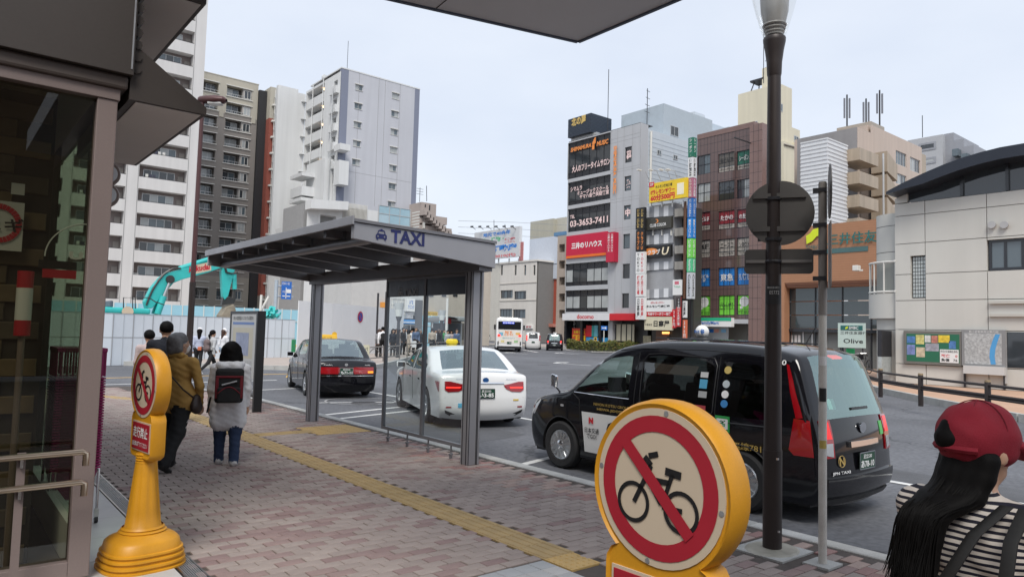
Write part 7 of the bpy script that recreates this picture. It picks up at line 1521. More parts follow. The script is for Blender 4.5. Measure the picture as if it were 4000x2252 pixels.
    def wheel(s,x,sg,cover=0,steer=0.):
        w=s.wr;t=MB(s.M);c=(x,sg*(s.w-.085),w);prof=[(w*.62,-.085),(w*.9,-.09),(w*.985,-.07),(w,-.03),(w,.03),(w*.985,.07),(w*.9,.09),(w*.66,.085),(w*.62,.05)]
        mb=MB(s.M);mb.lathe(prof,36,c,axis='y');o=mb.build('wheel',M_TYRE,s.root,smooth=40)
        d=MB(s.M);yo=c[1]+sg*.062
        d.lathe([(w*.64,-.012),(w*.64,.012),(w*.60,.02),(w*.56,.012)] if sg>0 else [(w*.64,.012),(w*.64,-.012),(w*.60,-.02),(w*.56,-.012)],36,(x,yo,w),axis='y');d.build('rim',M_RIM,o,smooth=40)
        b=MB(s.M);b.lathe([(w*.6,-.004),(w*.6,.004)],36,(x,yo-sg*.01,w),axis='y');b.build('brake_disc',M_TRIM,o)
        n=15 if cover==0 else 10
        for k in range(n):
            a=2*math.pi*k/n;e,f=V((math.cos(a),0,math.sin(a))),V((-math.sin(a),0,math.cos(a)));q=MB(s.M);p0,p1=V((x,yo+sg*.012,w))+e*w*.16,V((x,yo+sg*.004,w))+e*w*.58;q.hexa([p0-f*.012,p0+f*.012,p1+f*.02,p1-f*.02],[v+V((0,sg*.012,0)) for v in (p0-f*.012,p0+f*.012,p1+f*.02,p1-f*.02)]);q.build('spoke',M_RIM,o)
        h=MB(s.M);h.lathe([(w*.2,-.002),(w*.19,.02),(w*.1,.03),(.01,.032)] if sg>0 else [(w*.2,.002),(w*.19,-.02),(w*.1,-.03),(.01,-.032)],20,(x,yo+sg*.005,w),axis='y');h.build('hub_cap',M_CHR,o,smooth=40)
    def interior(s,x0,x1,ym,seats):
        MB(s.M).box(x0,-ym,.25,x1,ym,.5).build('cabin_floor',M_INT,s.root)
        for x,y,rec in seats:
            mb=MB(s.M);mb.obox((x,y,.55),(.25,0,0),(0,.24,0),(0,0,.07));mb.obox((x-.28,y,.88),(.06,0,.02),(0,.24,0),(-.05,0,.33));mb.obox((x-.33,y,1.27),(.04,0,0),(0,.12,0),(-.01,0,.07));mb.build('seat',M_SEAT,s.root,bevel=.03)
TEXTM=C('print_gold_taxi',(.42,.29,.08),var=0,rough=.3)
def plate_rear(c,y,z,l1,l2,w=.33,h=.165):
    p=c.rear_pt(y,z,.012);b=MB(c.M);b.obox(p+V((-.012,0,0)),(.004,0,0),(0,w/2,0),(0,0,h/2));o=b.build('number_plate',M_GRNPL,c.root);M3=c.M.to_3x3();f=MB(c.M)
    for yy,zz,a,bb in ((0,h/2,w/2,.004),(0,-h/2,w/2,.004),(w/2,0,.004,h/2),(-w/2,0,.004,h/2)):f.obox(p+V((-.017,yy,zz)),(.003,0,0),(0,a,0),(0,0,bb))
    f.build('plate_frame',M_CHR,o)
    text(l1,W_,o,c.M @ (p+V((-.02,w*.28,h*.12))),M3 @ V((0,-w*.56,0)),(0,0,h*.28),bold=.02);text(l2,W_,o,c.M @ (p+V((-.02,w*.44,-h*.42))),M3 @ V((0,-w*.88,0)),(0,0,h*.46),bold=.03)
# ---------------------------------------------------------------- tall minicab taxi (the near one and the one far off)
JT=[(2.10,.2),(2.18,.33),(2.2,.5),(2.18,.66),(2.12,.79),(1.95,.90),(1.62,.985),(1.36,1.03),(1.22,1.10),(.92,1.36),(.62,1.575),(.34,1.675),(-.1,1.735),(-.8,1.75),(-1.45,1.725),(-1.82,1.665),(-1.93,1.58),(-2.03,1.3),(-2.12,1.02),(-2.16,.86),(-2.18,.70),(-2.19,.56),(-2.2,.42),(-2.17,.29),(-2.11,.2)]
def minicab(label,loc,rz,full=True,gr=None):
    t=thing('taxi',label,'taxi',loc,rz,gr);c=Car(t,JT,.8475,1.0,(1.40,-1.35),.315,1.75,tumble=.15,r=.07,bulge=(.035,.06,.10),tail=.05,nose=.15)
    wins=[('front_door_glass',[(1.13,1.055),(.98,1.20),(.74,1.42),(.58,1.51),(.30,1.55),(.22,1.545),(.22,1.05),(.5,1.045)],0,G_CLR),('sliding_door_glass',[(.02,1.50),(-.04,1.56),(-.2,1.575),(-.86,1.57),(-.93,1.54),(-.97,1.46),(-.975,1.02),(-.94,.975),(-.86,.96),(-.05,.985),(.015,1.03)],0,G_DRK),('quarter_glass',[(-1.08,1.55),(-1.5,1.53),(-1.62,1.42),(-1.74,1.02),(-1.70,.98),(-1.10,.97)],0,G_DRK)]
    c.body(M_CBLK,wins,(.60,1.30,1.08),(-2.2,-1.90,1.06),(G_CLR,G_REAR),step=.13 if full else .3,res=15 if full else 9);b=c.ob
    for x in (1.40,-1.35):
        for sg in (1,-1):c.wheel(x,sg)
    # tail
    for sg in (1,-1):
        y0,y1=sg*.80,sg*.62
        c.rear_patch('tail_lamp',M_LRED,sg*.725,sg*.565,.66,1.02,.014);c.rear_poly('brake_lamp',M_LON if not full else mat('brake_lamp_glow',(.75,.02,.02),.15,var=0,emit=.25),[(sg*.715,1.0),(sg*.715,.84),(sg*.585,.84),(sg*.60,1.0)],.018);c.rear_poly('reverse_lamp',M_LCLR,[(sg*.705,.80),(sg*.70,.69),(sg*.59,.67),(sg*.585,.80)],.018)
        c.side_patch('tail_lamp_side',M_LRED,[(-1.93,1.03),(-1.88,.72),(-1.93,.67),(-2.13,.67),(-2.085,1.02)],.006,sg);c.side_patch('pillar_reflector',M_LRED,[(-1.80,1.56),(-1.83,1.55),(-2.02,1.04),(-1.95,1.03),(-1.87,1.28)],.005,sg)
    plate_rear(c,0,.60,'足立530','あ78-10')
    c.rear_patch('chrome_bar',M_CHR,-.30,.30,.745,.80,.03);c.rear_patch('bumper',M_CBLK,-.715,.715,.30,.47,.03,14,4);c.rear_patch('lower_bumper_strip',M_TRIM,-.66,.66,.21,.27,.03,12,2);  # includes a black trim strip along the lower bumper edge
    o=MB(c.M);p=c.rear_pt(0,.92,.02);o.lathe([(.055,-.004),(.055,.004),(.045,.008)],20,p,axis='x',sx=1.25);o.build('emblem',M_CHR,t,smooth=40);c.rear_patch('wiper',M_TRIM,-.25,.12,1.10,1.125,.02)
    for sg in (.25,):c.rear_patch('window_notice',C('notice_teal',(.25,.45,.42)),.5,.38,1.12,1.22,.004)
    c.rear_patch('high_brake_lamp',M_LON,-.1,.1,1.615,1.645,.012)
    if full:
        c.rear_text('JPN TAXI',W_,.62,.32,.49,.525,b,bold=.03);c.rear_text('N',TEXTM,.50,.42,.58,.66,b,.016,bold=.03)
        mb=MB(c.M);mb.tube([(V(c.rear_pt(.46+.055*math.cos(a),.62+.055*math.sin(a),.014))) for a in [k*math.pi/10 for k in range(21)]],.004,5);mb.build('gold_ring',TEXTM,t)
        c.side_line('beltline_trim',M_CHR,[(1.15,1.04),(.5,1.03),(.2,1.03)],.005);c.side_line('door_gap',M_TRIM,[(1.18,1.03),(1.05,.95),(1.02,.6),(1.0,.3)],.005);c.side_line('door_gap',M_TRIM,[(.12,1.6),(.12,.95),(.10,.3)],.006);c.side_line('door_gap',M_TRIM,[(-1.03,1.6),(-1.03,.95),(-.98,.72),(-1.0,.62)],.006);c.side_line('slide_rail',M_TRIM,[(-1.03,.90),(-1.72,.91)],.009);c.side_line('roof_channel',M_TRIM,[(.45,1.62),(.1,1.655),(-.8,1.665),(-1.5,1.64)],.006)
        c.side_line('window_frame',M_TRIM,[(.03,.96),(-.02,.95),(-.95,.93),(-1.0,1.0),(-1.0,1.5),(-.95,1.58),(-.2,1.60),(-.02,1.585),(.05,1.5),(.03,.96)],.006);c.side_line('sill_line',M_TRIM,[(.95,.28),(-.9,.28)],.008)
        lv=c.side_patch('white_livery_panel',M_CWHT,[(1.0,.80),(.95,.29),(-.82,.29),(-.92,.50),(-.97,.62),(-1.0,.80)],.004)
        c.side_text('日本交通\nでGO!',K_,.93,.68,.47,.61,lv,off=.012,bold=.01);c.side_text('N',R_d,.86,.78,.66,.74,lv,off=.013,bold=.08);c.side_text('GO',K_,.55,.2,.52,.72,lv,off=.012,bold=.06)
        c.side_text('NIHON KOTSU GROUP',TEXTM,.78,.18,.90,.935,b,bold=.01);c.side_text('HEIWA JIDOSHA',TEXTM,.72,.22,.835,.875,b,bold=.02);c.side_text('TAXI 無線7810',TEXTM,-.98,-1.66,.64,.72,b,bold=.02);c.side_text('(江戸川)',TEXTM,1.80,1.70,.86,.885,b);c.side_text('7810',W_,-1.60,-1.80,1.545,1.60,b,off=.015,bold=.02)
        for x0,z0,w,h,m in ((-.80,1.36,.10,.06,C('sticker_white',(.5,.5,.5))),(-.80,1.24,.10,.10,C('sticker_sky',(.08,.32,.5))),(-.80,1.14,.11,.07,C('sticker_grey',(.35,.36,.36))),(-.77,1.005,.14,.05,C('sticker_red',(.35,.05,.06)))):c.side_patch('window_sticker',m,[(x0,z0),(x0-w,z0),(x0-w,z0+h),(x0,z0+h)],.004)
        for x0,z0,m in ((-1.10,1.42,C('sticker_yellow',(.5,.38,.12))),(-1.10,1.27,C('sticker_pale',(.45,.5,.52))),(-1.10,1.16,W_),(-1.10,1.06,C('sticker_blue',(.05,.22,.5)))):c.side_patch('pillar_sticker',m,[(x0-.045+.045*math.cos(q),z0+.04+.042*math.sin(q)) for q in [k*math.pi/7 for k in range(14)]],.010)
        gsx=c.side_patch('green_sticker',C('sticker_green',(.03,.32,.08)),[(-1.04,.80),(-1.22,.80),(-1.22,.97),(-1.04,.97)],.006);c.side_text('♿',W_,-1.06,-1.20,.83,.94,gsx,off=.01)
        for sg in (1,-1):
            c.side_patch('headlamp',M_LCLR,[(2.06,.83),(1.86,.89),(1.92,.80),(2.04,.66),(2.11,.66)],.006,sg);mr=MB(c.M);mr.obox((1.62,sg*.77,1.15),(.05,0,.01),(0,.03,0),(0,0,.09));o=mr.build('fender_mirror',M_CHR,t,bevel=.02);MB(c.M).tube([(1.55,sg*.70,.98),(1.60,sg*.77,1.08)],.012,6).build('mirror_arm',M_TRIM,o)
            c.side_line('arch_lip',M_TRIM,[(1.40+.375*math.cos(a),.315+.375*math.sin(a)) for a in [math.radians(5+170*k/12) for k in range(13)]],.008,sg);c.side_line('arch_lip',M_TRIM,[(-1.35+.375*math.cos(a),.315+.375*math.sin(a)) for a in [math.radians(5+170*k/12) for k in range(13)]],.008,sg)
            c.side_patch('side_marker',M_LCLR,[(1.40,.86),(1.34,.86),(1.34,.83),(1.40,.83)],.008,sg)
        c.interior(-1.9,1.2,.7,[(.35,-.36,0),(.35,.36,0),(-.75,-.36,0),(-.75,.3,0)]);MB(c.M).box(.95,-.68,.78,1.28,.68,1.02).build('dashboard',M_INT,t,bevel=.05);MB(c.M).tube([(.80+.05*math.sin(a)*.5,-.36+.17*math.cos(a),.98+.17*math.sin(a)) for a in [2*math.pi*k/20 for k in range(21)]],.014,6).build('steering_wheel',M_TRIM,t)
        MB(c.M).box(.62,.42,1.07,.72,.66,1.26).build('screen',M_TRIM,t);MB(c.M).obox((.58,.0,1.48),(.02,0,0),(0,.12,0),(0,0,.035)).build('rear_view_mirror',M_TRIM,t)
        for s in range(8):MB(c.M).tube([(.1-.02,-.5+s*.14,1.785-.00),(-1.5,-.5+s*.14,1.765)],.006,4).build('roof_rib',M_CBLK,t)
        rb2=MB(c.M);rb2.lathe([(.085*math.cos(a),.085*math.sin(a)) for a in [math.radians(-80+10*k) for k in range(17)]],24,(-.25,0,1.875));ball=rb2.build('roof_sign',M_WHITE,t,smooth=True);MB(c.M).lathe([(.13,0),(.11,.03)],20,(-.25,0,1.775),sx=1.3).build('roof_sign_base',M_TRIM,t)
        M3=c.M.to_3x3();text('7810',B_l,ball,c.M @ V((-.19,.083,1.858)),M3 @ V((-.08,.004,0)),(0,0,.035),bold=.03)
        mb=MB(c.M)
        for k in range(5):a=2*math.pi*k/5;mb.add([(-.31+.03*math.cos(a+d)+.0,.078,1.88+.03*math.sin(a+d)) for d in (-.5,0,.5)]+[(-.31,.082,1.88)],[(0,1,2,3)])
        mb.build('blossom_mark',B_l,ball,flip=False);MB(c.M).tube([(-1.5,-.2,1.75),(-1.62,-.2,1.95)],.006,5).build('antenna',M_TRIM,t)
        c.rear_patch('hybrid_sticker',C('sticker_green_2',(.10,.45,.12)),-.46,-.55,.82,.96,.008)
    else:c.interior(-1.9,1.2,.7,[(.35,-.36,0)]);MB(c.M).obox((.12,0,1.80),(.1,0,0),(0,.18,0),(0,0,.06)).build('roof_sign',M_WHITE,t,bevel=.02)
    return c
hero=minicab('glossy black minicab taxi with white door panels parked at the kerb',(7.50,5.62,ROADZ),math.pi/2)
def az(a):return math.radians(90-a)                      # heading measured from +Y towards +X
def put(px,py,lx,ly,a):
    g_=gp(px,py,ROADZ);r=az(a);return (g_.x-(lx*math.cos(r)-ly*math.sin(r)),g_.y-(lx*math.sin(r)+ly*math.cos(r)),ROADZ)
minicab('black minicab taxi with lit red tail lamps braking beside the white minivan',put(2165,1369,-2.0,0,44),az(44),False)
# ---------------------------------------------------------------- saloons
def sedan(name,label,cat,top,loc,rz,w,wheels,wr,H,belt,paint,wins,fg,rg,lamps,plate,signs=None,detail=True,gr=None):
    t=thing(name,label,cat,loc,rz,gr);c=Car(t,top,w,belt,wheels,wr,H,tumble=.17,r=.07,bulge=(.035,.07,.12),tail=.05,nose=.14,k=3)
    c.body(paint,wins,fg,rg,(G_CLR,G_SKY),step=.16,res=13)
    for x in wheels:
        for sg in (1,-1):c.wheel(x,sg,1)
    c.interior(c.L[0]+.9,c.L[1]-1.2,w-.15,[(.1,-.36,0),(.1,.36,0),(-.85,-.36,0),(-.85,.36,0)])
    for sg in (1,-1):
        lamps(c,sg)
        if detail:
            c.side_line('door_gap',M_TRIM,[(.95,.9),(.92,.4)],.005,sg);c.side_line('door_gap',M_TRIM,[(-.12,.95),(-.14,.35)],.005,sg);c.side_line('door_gap',M_TRIM,[(-.95,.95),(-1.02,.7)],.005,sg);c.side_patch('door_handle',M_CHR,[(.12,.80),(-.04,.80),(-.04,.83),(.12,.83)],.02,sg);c.side_patch('door_handle',M_CHR,[(-.75,.80),(-.9,.80),(-.9,.83),(-.75,.83)],.02,sg)
            c.side_patch('headlamp',M_LCLR,[(c.L[1]-.12,.68),(c.L[1]-.4,.72),(c.L[1]-.38,.58),(c.L[1]-.1,.56)],.006,sg)
    if plate:plate_rear(c,*plate)
    return c
CC=[(2.26,.2),(2.33,.36),(2.345,.55),(2.31,.68),(2.2,.75),(1.7,.84),(1.12,.92),(.96,.96),(.62,1.18),(.30,1.385),(.1,1.44),(-.35,1.465),(-.8,1.455),(-1.02,1.42),(-1.25,1.25),(-1.55,.99),(-1.68,.965),(-2.1,.95),(-2.27,.92),(-2.325,.82),(-2.345,.62),(-2.355,.46),(-2.34,.32),(-2.26,.2)]
def lamps_cc(c,sg):
    c.rear_patch('tail_lamp',M_LRED,sg*.715,sg*.20,.63,.80,.012);c.rear_patch('turn_lamp',M_AMB if sg<0 else M_LRED,sg*.705,sg*.56,.65,.70,.02);c.side_patch('tail_lamp_side',M_LRED,[(-2.27,.80),(-2.16,.80),(-2.16,.64),(-2.28,.64)],.006,sg)
    mr=MB(c.M);mr.obox((1.02 if 1 else 0,sg*.90,1.0),(.05,0,0),(0,.08,0),(0,0,.055));mr.build('door_mirror',M_CBLK,c.root,bevel=.02)
bc=sedan('taxi','black saloon taxi with yellow roof sign and amber tail light','taxi',CC,put(1416,1541,-1.335,-.70,14),az(14),.8475,(1.45,-1.335),.31,1.47,.93,M_CBLK,[('side_glass',[(.88,.985),(.36,1.34),(.15,1.38),(-.08,1.385),(-.10,.97)],0,G_CLR),('side_glass',[(-.17,.97),(-.15,1.385),(-.85,1.37),(-1.05,1.25),(-1.22,1.02),(-1.2,.98)],0,G_CLR)],(.30,.99,.97),(-1.56,-1.03,1.0),lamps_cc,(0,.70,'足立500','も71-11'))
bc.rear_patch('bumper',M_CBLK,-.72,.72,.36,.50,.045,12,3);bc.rear_patch('lamp_panel',M_LRED,-.2,.2,.66,.79,.006);bc.rear_patch('chrome_strip',M_CHR,-.71,.71,.575,.59,.015,12,2);bc.rear_text('CROWN',W_,-.48,-.62,.84,.86,bc.ob,bold=.02);bc.rear_text('Comfort',W_,.55,.35,.84,.865,bc.ob)
mb=MB(bc.M);mb.lathe([(.035,-.003),(.035,.006)],18,bc.rear_pt(0,.86,.012),axis='x',sx=1.2);mb.build('emblem',M_CHR,bc.root)
o=MB(bc.M).hexa([(.18,-.28,1.47),(.34,-.28,1.47),(.34,.28,1.47),(.18,.28,1.47)],[(.21,-.26,1.59),(.31,-.26,1.59),(.31,.26,1.59),(.21,.26,1.59)]).build('roof_sign',C('roof_sign_yellow',(.78,.46,.03)),bc.root,bevel=.012);M3=bc.M.to_3x3();text('東京七福',K_,o,bc.M @ V((.183,.22,1.49)),M3 @ V((.0,-.34,0)),M3 @ V((.02,0,.06)),bold=.02)
mb=MB(bc.M);mb.lathe([(.07,-.02),(.07,.02)],18,(.25,-.2,1.60),axis='x');mb.build('roof_sign_disc',MATS['roof_sign_yellow'],bc.root)
CW=[(2.36,.2),(2.43,.36),(2.45,.52),(2.40,.66),(2.25,.76),(1.75,.88),(1.12,.97),(.92,1.02),(.55,1.22),(.22,1.385),(-.05,1.44),(-.45,1.46),(-.85,1.44),(-1.15,1.375),(-1.5,1.20),(-1.82,1.04),(-1.98,1.02),(-2.28,1.0),(-2.37,.965),(-2.41,.84),(-2.43,.68),(-2.445,.5),(-2.42,.33),(-2.32,.2)]
def lamps_cw(c,sg):
    c.rear_poly('tail_lamp',M_LRED,[(sg*y,z) for y,z in ((.77,.87),(.77,.72),(.70,.68),(.52,.69),(.40,.74),(.35,.81),(.50,.835),(.66,.87))],.014);c.rear_poly('tail_lamp_bar',M_LON,[(sg*y,z) for y,z in ((.74,.775),(.74,.75),(.50,.75),(.47,.775))],.018);c.side_patch('tail_lamp_side',M_LRED,[(-2.36,.87),(-2.12,.86),(-2.30,.70),(-2.37,.68)],.006,sg);c.rear_poly('reflector',M_LRED,[(sg*.74,.42),(sg*.74,.395),(sg*.64,.395),(sg*.64,.42)],.008)
    mr=MB(c.M);mr.obox((.86,sg*.97,1.02),(.06,0,0),(0,.10,0),(0,0,.065));o=mr.build('door_mirror',M_CWHT,c.root,bevel=.03);MB(c.M).obox((.798,sg*.97,1.02),(.003,0,0),(0,.08,0),(0,0,.05)).build('mirror_glass',M_PANE[0],o)
wc=sedan('taxi','white saloon taxi with yellow roof lamp behind the glass screen','taxi',CW,put(1972,1644,-1.42,-.76,20),az(20),.90,(1.43,-1.42),.33,1.46,.98,M_CWHT,[('side_glass',[(.82,1.03),(.30,1.32),(.05,1.375),(-.12,1.38),(-.14,1.0)],0,G_DRK),('side_glass',[(-.20,1.0),(-.18,1.38),(-.72,1.37),(-1.05,1.30),(-1.38,1.12),(-1.36,1.05),(-1.2,1.02)],0,G_DRK)],(.24,.98,1.03),(-1.85,-1.18,1.05),lamps_cw,(0,.66,'足立330','い3-85'))
wc.rear_poly('rear_diffuser',M_TRIM,[(-.76,.36),(-.74,.30),(-.58,.21),(.58,.21),(.74,.30),(.76,.36),(.58,.29),(-.58,.29)],.012);wc.rear_poly('bumper_crease',C('bumper_crease',(.5,.5,.5)),[(-.77,.575),(.77,.575),(.77,.583),(-.77,.583)],.004);wc.rear_patch('chrome_strip',M_CHR,-.36,.36,.835,.86,.022,10,2);wc.rear_patch('blue_sticker',C('sticker_cyan',(.10,.42,.62)),.52,.26,.40,.48,.008);wc.rear_patch('yellow_sticker',C('sticker_gold',(.6,.42,.08)),-.55,-.66,.52,.55,.008);wc.rear_text('CROWN',M_CHR,.56,.42,.905,.925,wc.ob,bold=.02);wc.rear_text('Athlete',M_CHR,-.4,-.62,.90,.925,wc.ob)
mb=MB(wc.M);mb.lathe([(.045,-.003),(.045,.006)],18,wc.rear_pt(0,.90,.012),axis='x',sx=1.3);mb.build('emblem',C('emblem_blue',(.02,.1,.3),metal=.5),wc.root)
o=MB(wc.M).lathe([(.10,0),(.125,.05),(.125,.09),(.09,.13)],8,(.1,0,1.49),sx=.6,sy=1.1).build('roof_lamp',C('roof_lamp_yellow',(.85,.62,.02)),wc.root,smooth=20);MB(wc.M).box(.0,-.14,1.465,.2,.14,1.492).build('roof_lamp_base',M_TRIM,wc.root)
# far dark saloon parked before the restaurant
def lamps_dk(c,sg):c.rear_patch('tail_lamp',M_LRED,sg*.75,sg*.4,.72,.82,.012)
dk=sedan('parked_saloon','dark grey saloon parked behind the island hedge before the restaurants','car',CW,put(2470,1362,0,0,132),az(132),.90,(1.43,-1.42),.33,1.46,.98,M_CGRY,[('side_glass',[(.82,1.03),(.30,1.32),(.05,1.375),(-.12,1.38),(-.14,1.0)],0,G_CLR),('side_glass',[(-.20,1.0),(-.18,1.38),(-.72,1.37),(-1.05,1.30),(-1.38,1.12),(-1.36,1.05),(-1.2,1.02)],0,G_CLR)],(.24,.98,1.03),(-1.85,-1.18,1.05),lamps_dk,None,detail=False)
# white minivan
VN=[(2.22,.2),(2.32,.36),(2.34,.55),(2.28,.78),(2.1,.92),(1.75,1.03),(1.35,1.32),(.98,1.62),(.7,1.74),(.2,1.82),(-.8,1.84),(-1.7,1.80),(-2.08,1.72),(-2.2,1.5),(-2.29,1.15),(-2.33,.9),(-2.35,.6),(-2.34,.38),(-2.27,.2)]
t=thing('minivan','white minivan with lit tail lamps beside the bus','minivan',put(2082,1364,-2.1,0,40),az(40));vn=Car(t,VN,.85,1.05,(1.45,-1.4),.33,1.84,tumble=.14,r=.09,bulge=(.04,.05,.12))
vn.body(M_CWHT,[('side_glass',[(1.5,1.1),(.95,1.52),(.1,1.60),(.1,1.08)],0,G_DRK),('side_glass',[(.0,1.08),(.0,1.60),(-1.0,1.60),(-1.0,1.08)],0,G_DRK),('side_glass',[(-1.1,1.08),(-1.1,1.6),(-1.85,1.55),(-2.0,1.15)],0,G_DRK)],(.9,1.7,1.1),(-2.3,-2.1,1.16),(G_CLR,G_DRK),step=.3,res=9)
for x in (1.45,-1.4):
    for sg in (1,-1):vn.wheel(x,sg,1)
for sg in (1,-1):vn.rear_patch('tail_lamp',M_LON if sg>0 else M_LRED,sg*.76,sg*.62,.95,1.5,.015)
vn.rear_patch('chrome_bar',M_CHR,-.55,.55,1.02,1.08,.015);vn.rear_patch('high_brake_lamp',M_LON,-.12,.12,1.66,1.70,.01);plate_rear(vn,0,.78,'品川','12-34');TEXTS.pop();TEXTS.pop()
# route bus
bu=thing('route_bus','white route bus with a colourful driving school advert on its back','bus',put(1988,1374,-4.9,0,37),az(37));M_=bu.matrix_basis;bw,bh=1.2,3.0
mb=MB(M_);secs=[]
for x,s_ in ((-4.9,.90),(-4.86,.965),(-4.75,1.0),(4.6,1.0),(4.8,.95)):
    P=[]
    for sx,sz,a0 in ((1,1,0),(-1,1,90),(-1,-1,180),(1,-1,270)):
        rr=.22 if sz>0 else .08
        for k in range(5):a=math.radians(a0+22.5*k);P.append((x,(sx*(bw-rr)+rr*math.cos(a))*s_,(1.68+(sz*(1.36-rr)+rr*math.sin(a))*s_)))
    secs.append(P)
mb.grid(secs,closed=True);mb.add(secs[0],[tuple(range(20))]);mb.add(secs[-1],[tuple(range(20))]);bod=mb.build('body',M_CWHT,bu,smooth=40)
def bq(n,y0,z0,y1,z1,m,x=-4.91,th=.02):return MB(M_).box(x-th,min(y0,y1),z0,x,max(y0,y1),z1).build(n,m,bu)
bq('rear_window',1.02,2.02,-1.02,2.72,mat('bus_dark_glass',(.012,.014,.018),.06,var=0,spec=.7));ds_=bq('destination_display',.62,2.52,-.42,2.68,mat('bus_display',(.02,.05,.5),.4,var=0,emit=.5),-4.931,.006);M3=M_.to_3x3()
text('新小20 東新小岩',mat('display_white',(1,1,1),.5,var=0,emit=.6),bod,M_ @ V((-4.942,.58,2.55)),M3 @ V((0,-.95,0)),(0,0,.10));bq('advert',.98,.78,-1.0,1.98,C('advert_paper',(.68,.64,.58),var=.12,scale=3),-4.912,.006)
text('免許を\nとろう!!',C('advert_orange',(.75,.25,.08),var=0),bod,M_ @ V((-4.925,.45,1.45)),M3 @ V((0,-.75,0)),(0,0,.45),bold=.05);text('葛西ドライビングスクール',C('advert_teal',(.1,.35,.4),var=0),bod,M_ @ V((-4.925,.6,1.18)),M3 @ V((0,-1.1,0)),(0,0,.12),bold=.02)
for y,z,w,h,m in ((.75,1.6,.35,.28,'print_sky'),(-.75,1.65,.38,.2,'print_pumpkin'),(.6,.95,.3,.18,'print_yellowish'),(-.6,.95,.34,.2,'print_leaf')):bq('advert_picture',y-w/2,z-h/2,y+w/2,z+h/2,C(m,{'print_sky':(.15,.4,.55),'print_pumpkin':(.7,.4,.1),'print_yellowish':(.7,.6,.25),'print_leaf':(.3,.5,.25)}[m],var=.3,scale=6),-4.919,.005)
for s_ in (1,-1):bq('tail_lamp',s_*.82,1.38,s_*1.05,1.56,M_LON,-4.92,.02);bq('lower_lamp',s_*.95,.62,s_*1.05,.95,M_TRIM,-4.92,.02)
bq('bumper',1.1,.32,-1.1,.52,M_TRIM,-4.9,.05);o=bq('number_plate',.2,.72,-.2,.92,M_GRNPL,-4.93,.01);text('71',W_,o,M_ @ V((-4.945,-.02,.75)),M3 @ V((0,-.14,0)),(0,0,.12),bold=.02)
for x in (2.9,-2.6):
    for s_ in (1,-1):q=MB(M_);q.lathe([(.3,-.13),(.46,-.14),(.48,0),(.46,.14),(.3,.13)],24,(x,s_*1.02,.48),axis='y');q.build('wheel',M_TYRE,bu,smooth=40)
for s_ in (1,-1):
    for k in range(6):MB(M_).box(-4.2+k*1.45,s_*1.2-.004,1.6,-2.9+k*1.45,s_*1.2+.012*s_+.004,2.5).build('side_window',MATS['bus_dark_glass'],bu)
    MB(M_).obox((-4.6,s_*1.32,2.2),(.04,0,0),(0,.08,0),(0,0,.22)).build('mirror',M_TRIM,bu)
MB(M_).box(-2.5,-.9,3.035,1.5,.9,3.14).build('roof_unit',M_CWHT,bu,bevel=.05)
# bicycles ------------------------------------------------------------------
def bicycle(label,p,a,m,gr=None):
    t=thing('bicycle',label,'bicycle',p,az(a),gr);M=t.matrix_basis
    for x in (-.53,.53):
        w=MB(M);w.tube([(x+.33*math.cos(q),0,.34+.33*math.sin(q)) for q in [2*math.pi*k/24 for k in range(25)]],.02,6,cap=False);w.tube([(x,-.03,.34),(x,.03,.34)],.03,6)
        for k in range(6):q=math.pi*k/6;w.tube([(x-.32*math.cos(q),0,.34-.32*math.sin(q)),(x+.32*math.cos(q),0,.34+.32*math.sin(q))],.004,4)
        w.build('wheel',M_TYRE,t)
    f=MB(M)
    for a_,b_ in (((-.53,.34),(-.18,.8)),((-.18,.85),(-.05,.3)),((-.05,.3),(.38,.8)),((-.15,.72),(.36,.78)),((-.53,.34),(-.05,.3)),((.53,.34),(.36,.95))):f.tube([(a_[0],0,a_[1]),(b_[0],0,b_[1])],.018,6)
    f.build('frame',m,t);MB(M).tube([(.3,-.26,1.0),(.37,0,.98),(.3,.26,1.0)],.014,6).build('handlebar',M_STEEL,t);MB(M).obox((-.2,0,.9),(.13,0,0),(0,.07,0),(0,0,.03)).build('saddle',M_TRIM,t,bevel=.02);bk=MB(M).box(.4,-.16,.74,.68,.16,.94).build('basket',M_DARK,t);return t
bicycle('dark bicycle parked beside the green delivery box near the bank sign',gp(3320,1463,.05),110,M_DARK);bicycle('dark bicycle leaning at the plain cream wall left of the bus',gp(1899,1328,.03),120,M_DARK);bicycle('dark bicycle behind the bank hedge next to the police box wing',gp(3375,1455,.05),40,M_DARK)
db=gp(3322,1440,.05);MB().obox(db+V((0,0,.95)),(.2,.1,0),(-.1,.2,0),(0,0,.22)).build('delivery_box',C('delivery_green',(.02,.42,.16)),label='bright green insulated delivery box on the parked bicycle by the hedge',cat='box',bevel=.03)
